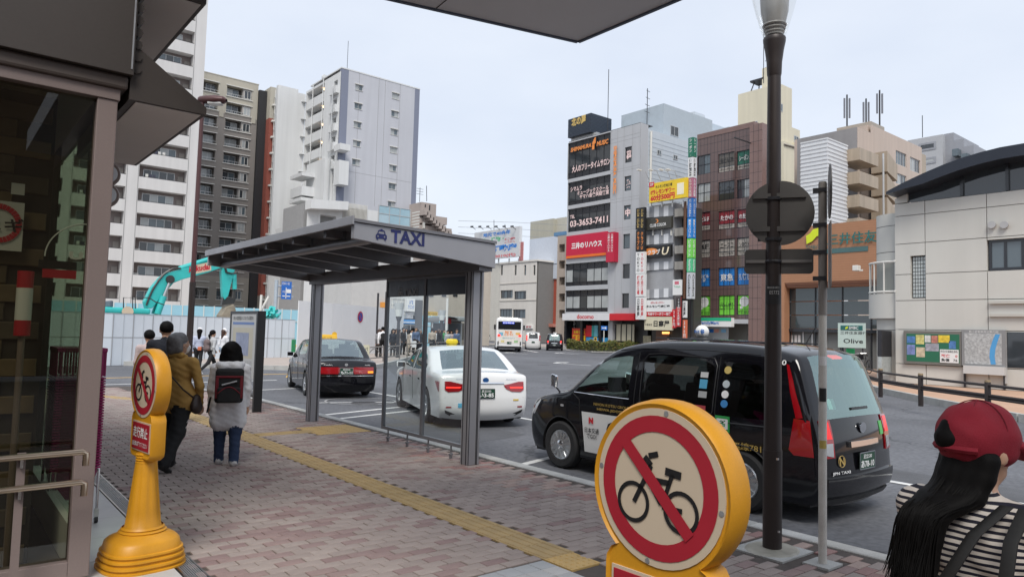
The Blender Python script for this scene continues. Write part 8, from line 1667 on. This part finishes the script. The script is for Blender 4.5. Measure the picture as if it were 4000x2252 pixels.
# ================================================================== people: one continuous skin per body, grown round a posed skeleton
def smin(a,b,k):h=np.clip(.5+.5*(b-a)/k,0,1);return b*(1-h)+a*h-k*h*(1-h)
def sdf_mesh(prims,vox,k=.03):
    """prims: (a, b, ra, rb, tag, flat) tapered capsules, flat = (axis, squash) or None -> verts, quads, tags"""
    A=np.array([p[0] for p in prims]+[p[1] for p in prims],float);rm=max(max(p[2],p[3]) for p in prims)+vox*2+k
    lo,hi=A.min(0)-rm,A.max(0)+rm;n=np.ceil((hi-lo)/vox).astype(int)+1
    F=np.full(n,1e3,np.float32);T=np.zeros(n,np.int8);B=np.full(n,1e3,np.float32)
    ax=[lo[i]+vox*np.arange(n[i]) for i in range(3)]
    for a,b,ra,rb,tg,fl in prims:
        a,b=np.array(a,float),np.array(b,float);R_=max(ra,rb)*1.3+k+vox*2;l=np.maximum(((np.minimum(a,b)-R_-lo)/vox).astype(int),0);h=np.minimum(((np.maximum(a,b)+R_-lo)/vox).astype(int)+2,n)
        X,Y,Z=np.meshgrid(ax[0][l[0]:h[0]],ax[1][l[1]:h[1]],ax[2][l[2]:h[2]],indexing='ij');P=np.stack([X,Y,Z],-1)-a;d=b-a;L=max(d@d,1e-9)
        if fl is not None:fa=np.array(fl[0],float);q=P@fa;P=P+(q*(fl[1]-1))[...,None]*fa;dq=d+(d@fa)*(fl[1]-1)*fa;d=dq;L=max(d@d,1e-9)
        t=np.clip((P@d)/L,0,1);D=(np.sqrt(((P-t[...,None]*d)**2).sum(-1))-(ra+(rb-ra)*t)).astype(np.float32);sl=tuple(slice(l[i],h[i]) for i in range(3))
        if fl is not None:D=D/max(1,fl[1]**.5)
        m=D<B[sl];T[sl]=np.where(m,tg,T[sl]);B[sl]=np.minimum(B[sl],D);F[sl]=smin(F[sl],D,k)
    S=F<0;idx=-np.ones(np.array(n)-1,int)
    c=[S[i:n[0]-1+i,j:n[1]-1+j,q:n[2]-1+q] for i in (0,1) for j in (0,1) for q in (0,1)];tot=sum(x.astype(int) for x in c);act=(tot>0) & (tot<8);I=np.argwhere(act);idx[act]=np.arange(len(I))
    off=[(i,j,q) for i in (0,1) for j in (0,1) for q in (0,1)];acc=np.zeros((len(I),3));cnt=np.zeros(len(I))
    for e in range(8):
        for f in range(e+1,8):
            if sum(abs(off[e][i]-off[f][i]) for i in range(3)) != 1:continue
            a=F[tuple((I+off[e]).T)];b=F[tuple((I+off[f]).T)];m=(a<0) != (b<0);t=np.where(m,a/(a-b+1e-12),0);p=np.array(off[e])+t[:,None]*(np.array(off[f])-np.array(off[e]));acc+=p*m[:,None];cnt+=m
    vs=lo+vox*(I+acc/cnt[:,None]);fs=[]
    for d in range(3):
        o1,o2=(d+1) % 3,(d+2) % 3;s0=[slice(None)]*3;s1=[slice(None)]*3;s0[d]=slice(0,n[d]-1);s1[d]=slice(1,n[d]);E=np.argwhere(S[tuple(s0)] != S[tuple(s1)])
        E=E[(E[:,o1]>0) & (E[:,o2]>0) & (E[:,o1]<n[o1]-1) & (E[:,o2]<n[o2]-1)];u=np.zeros(3,int);u[o1]=1;w=np.zeros(3,int);w[o2]=1
        q=np.stack([idx[tuple((E-u-w).T)],idx[tuple((E-w).T)],idx[tuple(E.T)],idx[tuple((E-u).T)]],1);flip=~S[tuple(E.T)];q[flip]=q[flip][:,::-1];fs.append(q)
    fs=np.concatenate(fs);tg=T[tuple(np.clip(np.round((vs-lo)/vox).astype(int),0,np.array(n)-1).T)];return vs,fs,tg[fs[:,0]]
def skin_mesh(name,prims,vox,mats,M,root,k=.03,label=None,noise=0.):
    vs,fs,tg=sdf_mesh(prims,vox,k)
    if noise:vs=vs+noise*np.stack([np.sin(vs[:,2]*31+vs[:,0]*17),np.sin(vs[:,2]*37+vs[:,1]*13),np.sin(vs[:,0]*23+vs[:,1]*29)],1)*np.sin(vs[:,2:3]*53+vs[:,0:1]*41)
    me=bpy.data.meshes.new(name);me.from_pydata(vs.tolist(),[],fs.tolist())
    for m in mats:me.materials.append(m)
    me.polygons.foreach_set('material_index',np.minimum(tg,len(mats)-1).astype(np.int32));me.polygons.foreach_set('use_smooth',[True]*len(fs));me.update()
    o=bpy.data.objects.new(name,me);COL.objects.link(o);o.parent=root;return tag(o,label)
M_SKIN=mat('skin',(.52,.31,.21),.55,var=.06,scale=12);M_HAIRK=mat('black_hair',(.006,.0055,.0055),.65,var=.3,scale=30,streak=.3,spec=.12);M_HAIRG=mat('grey_hair',(.16,.155,.155),.5,var=.35,scale=28,streak=.4);M_HAIRB=mat('brown_hair',(.06,.03,.02),.45,var=.3,scale=25)
def cloth(name,c,**k):return mat('cloth_'+name,c,.85,var=.12,scale=.7,bump=.35,fine=.08)
def person(label,loc,heading,H,top,legs,shoes,hair=M_HAIRK,style='short',lf=(14,4),lb=(-14,-30),al=(-10,8),ar=(12,20),vox=.03,coat=0.,head_turn=0.,bag=None,hat=None,width=1.,pose='walk',skirt=None,group=None,long_sleeve=True,lw=1.,fingers=False,stripe=None,elbow_out=0.):
    t=thing('person',label,'person',loc,az(heading)-math.pi/2,group);s=H;P=[];SK,TP,LG,SH=0,1,2,3     # local: x right, y forward
    def rot(v,a):a=math.radians(a);return V((v[0],v[1]*math.cos(a)+v[2]*math.sin(a),v[2]*math.cos(a)-v[1]*math.sin(a)))
    def dirv(a):a=math.radians(a);return V((0,math.sin(a),-math.cos(a)))
    hipz=.515*s;drop=0;feet=[]
    hw=.052*s*width;chain={}
    for sd,(a1,a2) in ((-1,lf),(1,lb)):
        hip=V((sd*hw,0,hipz));kn=hip+dirv(a1)*.245*s;an=kn+dirv(a2)*.235*s;chain[sd]=[hip,kn,an];feet.append(an.z)
    if pose=='sit':dz=0
    dz=.042*s-min(feet) if pose != 'sit' else 0
    for sd in chain:chain[sd]=[p+V((0,0,dz)) for p in chain[sd]]
    ux=(1,0,0);uy=(0,1,0);o=V((0,0,dz))
    for sd in (-1,1):
        hip,kn,an=chain[sd];a2=(lf if sd<0 else lb)[1];P+=[(hip,kn,.056*s*width,.040*s*lw,LG,None),(kn,an,.039*s*lw,.031*s*lw,LG,None)]
        toe_a=min(20,max(-60,a2*1.0)) if an.z>.06*s else 0;fd=V((0,math.cos(math.radians(toe_a)),math.sin(math.radians(toe_a))));heel=an+V((0,-.018*s,-.022*s));P+=[(heel,heel+fd*.085*s+V((sd*.008*s,0,-.004*s)),.024*s,.020*s,SH,None),(an,heel,.025*s,.025*s,SH,None)]
    pel=V((0,0,hipz+.01*s))+o;wa=V((0,.0,.60*s))+o;ch=V((0,.008*s,.72*s))+o;nk=V((0,-.005*s,.835*s))+o;sh=.105*s*width
    tb=TP;P+=[(pel+V((-.03*s,0,0)),pel+V((.03*s,0,0)),.07*s*width,.07*s*width,LG if not coat else TP,(uy,1.25)),(pel+V((0,0,.03*s)),wa,.078*s*width,.074*s*width,TP,(uy,1.3)),(wa,ch,.076*s*width,.088*s*width,TP,(uy,1.3)),(V((-sh*.82,0,.785*s))+o,V((sh*.82,0,.785*s))+o,.047*s,.047*s,TP,(uy,1.0)),(ch+V((-.03*s,0,.02*s)),ch+V((.03*s,0,.02*s)),.08*s*width,.08*s*width,TP,(uy,1.15)),(nk+V((0,0,-.04*s)),nk,.04*s,.034*s,TP,None)]
    if coat:
        hb_=pel+V((0,0,-coat*s));hx_=.05*s*width
        for zq in range(5):q_=pel+V((0,0,.06*s));q_=q_.lerp(hb_,zq/4);ww=hx_*(.8+.45*zq/4);P+=[(q_+V((-ww,0,0)),q_+V((ww,0,0)),.066*s*width,.066*s*width,TP,(uy,1.12-.1*zq/4))]
    if skirt:P+=[(pel,pel+V((0,.01,-skirt*s)),.075*s,.11*s,LG,(uy,1.1))]
    hd=V((0,.012*s,.925*s))+o;ht=math.radians(-head_turn);hf=V((math.sin(-ht),math.cos(ht),0));hr=V((hf.y,-hf.x,0))
    P+=[(nk+V((0,0,-.02*s)),hd+V((0,0,-.04*s)),.032*s,.033*s,SK,None),(hd+V((0,0,.012*s))-hf*.012*s,hd+V((0,0,.012*s))+hf*.006*s,.058*s,.055*s,SK,None),(hd+hf*.02*s+V((0,0,-.02*s)),hd+hf*.028*s+V((0,0,-.042*s)),.04*s,.026*s,SK,None)]
    if vox<.02:P+=[(hd+hf*.055*s+V((0,0,.002*s)),hd+hf*.068*s+V((0,0,-.014*s)),.006*s,.010*s,SK,None)]+[(hd+hr*q*.055*s+V((0,0,.008*s)),hd+hr*q*.058*s+V((0,0,-.012*s)),.009*s,.007*s,SK,None) for q in (-1,1)]
    for sd,(a1,a2) in ((-1,al),(1,ar)):
        s0=V((sd*sh,0,.79*s))+o;el=s0+dirv(a1)*.17*s+V((sd*(.022+elbow_out)*s,0,0));wr=el+dirv(a2)*.145*s+V((-sd*elbow_out*.8*s,0,0));P+=[(s0,el,.040*s,.031*s,TP,None),(el,wr,.030*s,.022*s,TP if long_sleeve else SK,None)]
        hdv=(wr-el).normalized();P+=[(wr,wr+hdv*.05*s,.018*s,.020*s,SK,(ux,1.4))]
        if fingers:
            for q in range(4):b0=wr+hdv*.055*s+V((0,(q-1.5)*.012*s,0));kn_=b0+hdv*.022*s+V((-sd*.004*s,.002*s,0));P+=[(b0,kn_,.0066*s,.006*s,SK,None),(kn_,kn_+(hdv+V((-sd*.7,0,0))).normalized()*.02*s,.006*s,.005*s,SK,None)]
            P+=[(wr+hdv*.02*s,wr+hdv*.045*s+V((-sd*.004*s,.03*s,0)),.008*s,.006*s,SK,None)]
    body=skin_mesh('body',P,vox,[M_SKIN,top,legs,shoes],None,t,k=.022*s,noise=.004 if vox<.02 else 0)
    hv=min(vox,.022);hc=hd+V((0,0,.018*s))
    Hp=[(hc-hf*.016*s+V((0,0,.006*s)),hc-hf*.006*s+V((0,0,.012*s)),.0635*s,.0625*s,0,None)]
    if style=='bob':Hp+=[(hc-hf*.025*s,hc-hf*.03*s+V((0,0,-.075*s)),.07*s,.062*s,0,None)]+[(hc+hr*q*.036*s-hf*.01*s,hc+hr*q*.058*s-hf*.008*s+V((0,0,-.075*s)),.044*s,.038*s,0,None) for q in (-1,1)]+[(hc-hf*.04*s+V((0,0,-.07*s)),hc-hf*.035*s+V((0,0,-.098*s)),.045*s,.04*s,0,None)]
    if style=='wave':Hp+=[(hc-hf*.03*s,hc-hf*.042*s+V((0,0,-.05*s)),.068*s,.052*s,0,None)]+[(hc+hr*q*.035*s-hf*(.012+.01*j)*s+V((0,0,-.02*j*s)),hc+hr*q*.048*s-hf*.02*s+V((0,0,-.03*s-.015*j*s)),.032*s,.024*s,0,None) for q in (-1,1) for j in range(3)]
    if style=='pony':Hp+=[(hc-hf*.05*s,hc-hf*.085*s+V((0,0,-.06*s)),.022*s,.028*s,0,None),(hc-hf*.085*s+V((0,0,-.06*s)),hc-hf*.075*s+V((0,0,-.14*s)),.028*s,.010*s,0,None)]
    if style=='long':Hp+=[(hc-hf*.03*s,hc-hf*.05*s+V((0,0,-.17*s)),.056*s,.035*s,0,None)]
    skin_mesh('hair',Hp,hv,[hair],None,t,k=.014*s,noise=.003 if hv<.02 else 0)
    if hat:
        skin_mesh('cap',[(hc+V((0,0,.018*s)),hc+V((0,0,.028*s)),.066*s,.062*s,0,None),(hc+hf*.05*s+V((0,0,.012*s)),hc+hf*.10*s+V((0,0,-.002*s)),.036*s,.03*s,0,((0,0,1),3.5))],hv,[hat],None,t,k=.012*s)
    if bag:
        kind,bm_=bag
        bt=thing('backpack' if kind=='pack' else 'shoulder_bag',bag_label(label,kind),'bag',t.matrix_basis @ V((0,-.1*s,.62*s)),0) if False else None
        if kind=='pack':
            skin_mesh('backpack',[(V((-.045*s,-.13*s,.60*s))+o,V((.045*s,-.13*s,.60*s))+o,.062*s,.062*s,0,(uy,1.2)),(V((-.04*s,-.125*s,.74*s))+o,V((.04*s,-.125*s,.74*s))+o,.055*s,.055*s,0,(uy,1.2)),(V((0,-.13*s,.6*s))+o,V((0,-.125*s,.74*s))+o,.08*s,.075*s,0,(uy,1.3))],hv,[bm_],None,t,k=.02*s)
    return t,s,o
NV=cloth('navy',(.010,.013,.022));BK=cloth('black',(.011,.011,.012));JN=cloth('jeans',(.018,.035,.085));WT=cloth('white',(.78,.78,.80));LV=cloth('lavender',(.46,.50,.62));GY=cloth('grey_hoodie',(.46,.47,.48));PKc=cloth('pink',(.52,.42,.41));MU=cloth('mustard',(.42,.245,.065));LJ=cloth('light_jeans',(.32,.40,.48));BG=cloth('beige',(.45,.38,.31));SW=mat('shoe_white',(.55,.55,.55),.6,var=.1);SB=mat('shoe_black',(.012,.012,.012),.5,var=.1);PKG=cloth('pack_taupe',(.16,.12,.12));GNc=cloth('green',(.06,.28,.1));BLc=cloth('blue',(.12,.17,.28))
# woman in the mustard jacket --------------------------------------------------
OL=gp(672,1828);t,s,o=person('grey haired woman in a mustard jacket and black track trousers walking with a mask',(OL.x,OL.y,0),48,1.53,MU,BK,SB,M_HAIRG,'wave',lf=(16,-4),lb=(-14,-34),al=(-6,10),ar=(4,24),vox=.0125,coat=.03,head_turn=38,width=1.22,lw=1.4,fingers=True,elbow_out=.03)
Mx=t.matrix_basis;hd=V((0,.012*s,.925*s))+o;a=math.radians(38);hf=V((math.sin(a),math.cos(a),0));hr=V((hf.y,-hf.x,0))
skin_mesh('face_mask',[(hd+hf*.050*s+V((0,0,-.024*s)),hd+hf*.046*s+V((0,0,-.042*s)),.03*s,.026*s,0,None)],.009,[M_WHITE],None,t,k=.01)
mb=MB(Mx);mb.tube([hd+hf*.03*s+hr*.052*s+V((0,0,-.02*s)),hd-hf*.006*s+hr*.06*s+V((0,0,.0))],.0018,4);mb.build('mask_strap',M_WHITE,t);mb=MB(Mx);mb.tube([hd+hf*.064*s+hr*.03*s+V((0,0,.008*s)),hd+hf*.03*s+hr*.058*s+V((0,0,.012*s)),hd-hf*.004*s+hr*.06*s+V((0,0,.012*s))],.002,5);mb.build('glasses',M_STEEL,t)
skin_mesh('bag',[(V((.17*s,-.01,.47*s))+o,V((.165*s,.03,.46*s))+o,.05*s,.05*s,0,((1,0,0),1.6)),(V((.165*s,.0,.47*s))+o,V((.165*s,.01,.52*s))+o,.045*s,.04*s,0,((1,0,0),1.6))],.012,[mat('brown_leather',(.035,.022,.018),.5,var=.15,scale=8)],None,t)
mb=MB(Mx);mb.tube([V((.16*s,-.02,.53*s))+o,V((.12*s,-.10*s,.60*s))+o,V((.02*s,-.108*s,.70*s))+o,V((-.07*s,-.075*s,.80*s))+o,V((-.09*s,-.0,.835*s))+o],.009,6);mb.build('bag_strap',MATS['brown_leather'],t,smooth=True)
for sd,L3 in ((1,[V((.125*s,0,.50*s)),V((.115*s,-.04*s,.30*s)),V((.09*s,-.14*s,.12*s))]),(-1,[V((-.125*s,.01,.50*s)),V((-.105*s,.07*s,.28*s)),V((-.09*s,.06*s,.08*s))]),):mb=MB(Mx);mb.tube([p+o for p in L3],.006,5);mb.build('trouser_stripe',M_WHITE,t,smooth=True)
skin_mesh('collar',[(V((-.04*s,-.03*s,.845*s))+o,V((.04*s,-.03*s,.845*s))+o,.022*s,.022*s,0,None),(V((.045*s,-.02*s,.845*s))+o,V((.05*s,.02*s,.835*s))+o,.02*s,.016*s,0,None),(V((-.045*s,-.02*s,.845*s))+o,V((-.05*s,.02*s,.835*s))+o,.02*s,.016*s,0,None)],.012,[MU],None,t)
# child in the white coat with a backpack ---------------------------------------
GR=gp(882,1812);t,s,o=person('child in a white hooded coat and jeans with bobbed black hair walking away',(GR.x,GR.y,0),19,1.43,WT,JN,SW,M_HAIRK,'bob',lf=(10,2),lb=(-4,-16),al=(2,14),ar=(4,18),vox=.0125,coat=.17,width=1.15,lw=1.25,fingers=True)
skin_mesh('hood',[(V((-.06*s,-.075*s,.815*s))+o,V((.06*s,-.075*s,.815*s))+o,.036*s,.036*s,0,None),(V((-.085*s,-.03*s,.82*s))+o,V((-.05*s,-.085*s,.80*s))+o,.03*s,.035*s,0,None),(V((.085*s,-.03*s,.82*s))+o,V((.05*s,-.085*s,.80*s))+o,.03*s,.035*s,0,None)],.012,[WT],None,t,noise=.004)
Mx=t.matrix_basis;bp=thing('backpack','black backpack with dark red panels on the child in the white coat','backpack',Mx @ (V((0,-.17*s,.56*s))+o),az(19)-math.pi/2);N_=bp.matrix_basis
def bpb(n,x0,y0,z0,x1,y1,z1,m,bev=.02):return MB(Mx).box(x0,y0,z0+o.z,x1,y1,z1+o.z).build(n,m,bp,bevel=bev)
bpb('main_bag',-.155,-.30,.745,.155,-.135,1.14,BK,.035);bpb('front_pocket',-.125,-.345,.755,.125,-.295,.93,BK,.02);RDp=cloth('dark_red',(.16,.012,.02));bpb('red_side_panel',-.15,-.312,.80,-.115,-.29,1.05,RDp,.006);bpb('red_side_panel',.115,-.312,.80,.15,-.29,1.05,RDp,.006);bpb('red_band',-.15,-.312,1.035,.15,-.29,1.06,RDp,.006)
mb=MB(Mx);mb.tube([V((-.12+.24*k/10,-.348,.86+.075*math.sin(math.pi*k/10)))+o for k in range(11)],.006,5);mb.build('red_piping',RDp,bp);mb=MB(Mx);mb.tube([V((-.08,-.318,.955))+o,V((.08,-.318,1.0))+o],.009,6);mb.build('grey_zip_flash',GY,bp)
for sd in (-1,1):mb=MB(Mx);mb.tube([V((sd*.09,-.15,1.12))+o,V((sd*.11,-.06,1.19))+o,V((sd*.115,.06,1.12))+o,V((sd*.13,.06,.95))+o,V((sd*.14,-.12,.80))+o],.016,6);mb.build('shoulder_strap',BK,bp,smooth=True)
mb=MB(Mx);mb.tube([V((-.2,-.1,.80))+o,V((-.23,-.12,.62))+o],.012,5);mb.build('loose_strap',BK,bp)
# woman with the red cap, close to the camera -------------------------------------
ST=mat('striped_jersey',(.62,.60,.57),.85,var=.05,bump=.1);nt_=ST.node_tree;b_=nt_.nodes['Principled BSDF'];tcn=nt_.nodes.new('ShaderNodeTexCoord');wv=nt_.nodes.new('ShaderNodeTexWave');wv.bands_direction='Z';wv.inputs['Scale'].default_value=17.0;wv.inputs['Distortion'].default_value=1.2;wv.inputs['Detail Scale'].default_value=.8;wv.inputs['Detail'].default_value=1
nt_.links.new(tcn.outputs['Object'],wv.inputs['Vector']);rmp=nt_.nodes.new('ShaderNodeValToRGB');rmp.color_ramp.interpolation='LINEAR';rmp.color_ramp.elements[0].position=.40;rmp.color_ramp.elements[1].position=.48;rmp.color_ramp.elements[0].color=(.010,.010,.022,1);rmp.color_ramp.elements[1].color=(.66,.60,.54,1);nt_.links.new(wv.outputs['Color'],rmp.inputs[0]);nt_.links.new(rmp.outputs[0],b_.inputs['Base Color'])
cw_=dep(3812,1700,2.15);t,s,o=person('woman in a red baseball cap and striped jersey with long black hair',(cw_.x,cw_.y,0),98,1.435,ST,JN,SW,M_HAIRK,'none',lf=(4,0),lb=(-6,-10),al=(8,30),ar=(8,30),vox=.011,head_turn=26,width=1.2,fingers=True)
Mx=t.matrix_basis;hd=V((0,.012*s,.925*s))+o;a=math.radians(26);hf=V((math.sin(a),math.cos(a),0));hr=V((hf.y,-hf.x,0));hc=hd+V((0,0,.018*s))
Hp=[(hc-hf*.014*s+V((0,0,-.02*s)),hc-hf*.026*s+V((0,0,-.075*s)),.055*s,.038*s,0,None)]
def lock(u,v):                                                        # u across the head, v how long
    st_=hc-hf*(.052-.03*abs(u))*s+hr*u*.052*s+V((0,0,-.03*s));m1=st_-hf*.012*s+V((-.010*s,-.012*s,-.075*s));m2=V((-.044*s+u*.030*s,-.112*s,.80*s))+o;e_=V((-.060*s+u*.028*s,-.118*s,(.715-.02*v)*s))+o;f_=e_+V((-.004*s,-.010*s,-.055*s));P=[st_,m1,m2,e_,f_];out=[]
    return [V(p) for p in [Vector((x,y,z)) for x,y,z in catmull([tuple(p) for p in P],4)]]
def catmull(pts,k):
    out=[]
    for i in range(len(pts)-1):
        p0,p1,p2,p3=pts[max(i-1,0)],pts[i],pts[i+1],pts[min(i+2,len(pts)-1)]
        for j in range(k):q=j/k;out.append(tuple(.5*((2*p1[a_])+(-p0[a_]+p2[a_])*q+(2*p0[a_]-5*p1[a_]+4*p2[a_]-p3[a_])*q*q+(-p0[a_]+3*p1[a_]-3*p2[a_]+p3[a_])*q**3) for a_ in range(3)))
    return out+[pts[-1]]
for q in range(6):
    L_=lock((q-2.5)/2.5,q % 2);n_=len(L_)
    for i in range(0,n_-2,2):r0_,r1_=.023*s*(1-.55*i/n_),.023*s*(1-.55*(i+2)/n_);Hp.append((L_[i],L_[min(i+2,n_-1)],r0_,r1_,0,None))
skin_mesh('hair',Hp,.009,[M_HAIRK],None,t,k=.010)
mb=MB(Mx)
for q in range(700):                                                   # strands lying on and round the mass
    u=random.uniform(-1.15,1.15);L_=lock(u,random.uniform(-1.2,1.6));j_=V((random.gauss(0,.008),random.gauss(-.030,.006),random.gauss(0,.004)));g_=V((random.gauss(0,.012),random.gauss(0,.008),0))
    mb.tube([p+j_*min(1,i/4)+g_*(i/len(L_))**2*1.5 for i,p in enumerate(L_)],[.0015]*(len(L_)-3)+[.0012,.0008,.0004],4)
mb.build('loose_hair',M_HAIRK,t,smooth=True)
M_CAP=mat('cloth_red_cap',(.24,.008,.022),.85,var=.12,scale=10,bump=.2);hv=.009
skin_mesh('cap',[(hc-hf*.012*s+V((0,0,.020*s)),hc+hf*.008*s+V((0,0,.026*s)),.067*s,.064*s,0,None),(hc-hf*.014*s+V((0,0,.006*s)),hc+hf*.012*s+V((0,0,.004*s)),.068*s,.065*s,0,None)],hv,[M_CAP],None,t,k=.015,noise=.003)
skin_mesh('cap_visor',[(hc+hf*.05*s+hr*.02*s+V((0,0,.0)),hc+hf*.118*s+hr*.012*s+V((0,0,-.030*s)),.036*s,.03*s,0,((0,0,1),3.2)),(hc+hf*.05*s-hr*.02*s+V((0,0,.0)),hc+hf*.118*s-hr*.012*s+V((0,0,-.030*s)),.036*s,.03*s,0,((0,0,1),3.2))],hv,[M_CAP],None,t,k=.012)
mb=MB(Mx);mb.lathe([(.008,0),(.007,.004),(.0,.006)],12,hc-hf*.004*s+V((0,0,.087*s)));mb.build('cap_button',M_CAP,t)
for q in range(3):
    aa=math.pi*q/3+.3;mb=MB(Mx);ax_=hf*math.cos(aa)+hr*math.sin(aa);mb.tube([hc-hf*.003*s+V((0,0,.023*s))+(ax_*math.cos(w_)+V((0,0,math.sin(w_))))*.0668*s for w_ in [math.radians(8+164*k/16) for k in range(17)]],.0016,4);mb.build('cap_seam',mat('cap_seam_red',(.15,.005,.014),.9),t)
ringp=[hc+V((0,0,-.010*s))+(hf*math.cos(q)+hr*math.sin(q))*.0715*s-hf*.008*s for q in [math.radians(125+110*k/12) for k in range(13)]];mb=MB(Mx);mb.tube(ringp,.011,6);mb.build('cap_strap',M_CAP,t,smooth=True)
skin_mesh('cap_opening_hair',[(hc-hf*.060*s+V((0,0,.010*s)),hc-hf*.056*s+V((0,0,.028*s)),.034*s,.028*s,0,None)],.009,[M_HAIRK],None,t,k=.01)
for off_ in (.045,-.06):
    mb=MB(Mx);Q=[V((.10*s+off_*.3*s,-.055*s,.835*s)),V((.085*s+off_*s*.6,-.112*s,.78*s)),V((.06*s+off_*s,-.128*s,.68*s)),V((.04*s+off_*s*1.2,-.125*s,.55*s)),V((.03*s+off_*s*1.4,-.135*s,.44*s))];L2=[p+o for p in Q];rows_=[]
    for p in L2:rows_.append([p+V((-.017,-.004,0)),p+V((0,-.009,0)),p+V((.017,-.004,0)),p+V((.017,.004,0)),p+V((-.017,.004,0))])
    mb.grid(rows_,closed=True);mb.build('bag_strap',mat('black_webbing',(.012,.012,.012),.7,var=.2,scale=30),t,smooth=60)
# others on the left ----------------------------------------------------------------
def pg(px,py,z=0.):p=gp(px,py,z);return (p.x,p.y,z)
def pd3(px,D,z=0.):p=dep(px,1290,D);return (p.x,p.y,z)
person('man in a dark navy T-shirt walking towards the fence',pd3(650,11.5),10,1.66,NV,BK,SB,M_HAIRK,'short',vox=.018,width=1.2,long_sleeve=False,al=(4,10),ar=(-6,12))
person('child in a pale pink top beside the man in navy',pd3(585,13.0),0,1.50,PKc,LJ,SW,M_HAIRK,'short',vox=.02,al=(0,20),ar=(6,20))
person('woman in a white cap and lavender shirt with an orange pouch',pg(772,1450,ROADZ),25,1.60,LV,BK,SW,M_HAIRK,'long',vox=.022,hat=WT,lf=(10,0),lb=(-10,-20));
p=gp(772,1450,ROADZ);t_=KIDS  # small orange pouch on her hip
MB().obox(V((p.x,p.y,.72))+RT*.08-FW*.12,RT*.07,FW*.03,V((0,0,.07))).build('pouch',C('pouch_orange',(.55,.14,.06)),label='orange pouch hanging on the woman in the white cap',cat='bag',bevel=.02)
person('striding woman in a grey hoodie with a taupe backpack and ponytail',pg(822,1462,ROADZ),75,1.60,GY,BK,SW,M_HAIRK,'pony',vox=.02,lf=(26,8),lb=(-24,-48),al=(20,50),ar=(-14,10),bag=('pack',PKG),width=1.1)
person('woman in white with light jeans and a white cap behind the grey hoodie',pg(868,1440,ROADZ),70,1.60,WT,LJ,SW,M_HAIRB,'long',vox=.022,hat=WT,lf=(14,4),lb=(-12,-26))
# crowd at the bus stop ---------------------------------------------------------------
person('man in a white shirt with a black rucksack before the tall fence',pg(1492,1396,.03),20,1.70,WT,BK,SB,M_HAIRK,'short',vox=.03,bag=('pack',BK),width=1.15)
person('person in a striped top half hidden by the man with the rucksack',pg(1479,1394,.03),20,1.58,mat('cloth_dark_stripe',(.25,.25,.26),.85,var=.5,scale=30),BK,SB,M_HAIRB,'bob',vox=.03)
cw2=[(1533,1392,200,NV,BK,1.6,'person in navy waiting left of the first plaza lamp'),(1546,1386,180,BG,BK,1.62,'person in beige with black trousers close to the plaza lamp'),(1572,1384,160,BK,BK,1.7,'person all in black standing behind the railing'),(1594,1388,110,BG,BG,1.58,'woman in a long beige dress carrying a white bag'),(1606,1376,190,WT,BK,1.6,'person in white behind the beige dress'),(1622,1384,200,BLc,BK,1.74,'tall man in a blue-grey shirt at the bus stop'),(1639,1380,170,BK,NV,1.6,'white haired person in dark clothes at the bus stop'),(1686,1386,30,BG,BK,1.72,'man in a cream shirt seen from behind at the shelter'),(1699,1378,200,WT,BK,1.62,'person in white left of the shelter post'),(1712,1382,150,BK,BK,1.66,'person in black under the rounded roof'),(1732,1376,180,GNc,BK,1.66,'person in green under the rounded roof'),(1746,1380,190,GY,NV,1.6,'person in grey at the far end of the bus queue'),(1760,1374,200,PKc,BK,1.6,'person in pink right of the white plaza pole'),(1782,1378,210,BLc,BK,1.68,'person in blue who is last in the bus queue'),(1556,1376,120,PKc,NV,1.58,'person in pale pink behind the plaza lamp'),(1585,1372,200,GY,BK,1.66,'person in grey at the store entrance')]
for i,(x,y,hdg,tp_,lg_,hh,lab) in enumerate(cw2):person(lab,pg(x,y,.03),hdg,hh,tp_,lg_,SB,M_HAIRG if 'white haired' in lab else (M_HAIRB if i % 4==1 else M_HAIRK),'bob' if i % 3==0 else 'short',vox=.04,lf=(4,0),lb=(-4,-6),al=(0,12),ar=(4,14),coat=.2 if 'dress' in lab else 0,group='people waiting at the bus stop')
wbp=gp(1597,1388,.03);MB().obox(V((wbp.x,wbp.y,.72))+RT*.3,RT*.14,FW*.05,V((0,0,.2))).build('carrier_bag',WT,label='white carrier bag held by the woman in the long beige dress',cat='bag',bevel=.03)
for x,D,tp_,hr_,lab in ((3052,22,NV,M_HAIRK,'dark haired passer-by in navy showing above the taxi roof next to the lamp'),(3078,23,BK,M_HAIRK,'passer-by in black showing above the taxi roof'),(3106,24,BK,M_HAIRB,'brown haired passer-by beyond the taxi roof rear'),(3122,22.5,PKc,M_HAIRG,'grey haired passer-by in pink beyond the taxi roof rear'),(2958,24,BLc,M_HAIRK,'passer-by in blue before the black picket fence'),(2610,60,NV,M_HAIRK,'person in navy at the ramen shop entrance')):person(lab,pd3(x,D,.0 if D>30 else -.1),100,1.62,tp_,BK,SB,hr_,'short',vox=.035,group='passers-by beyond the taxi')
flush_texts()
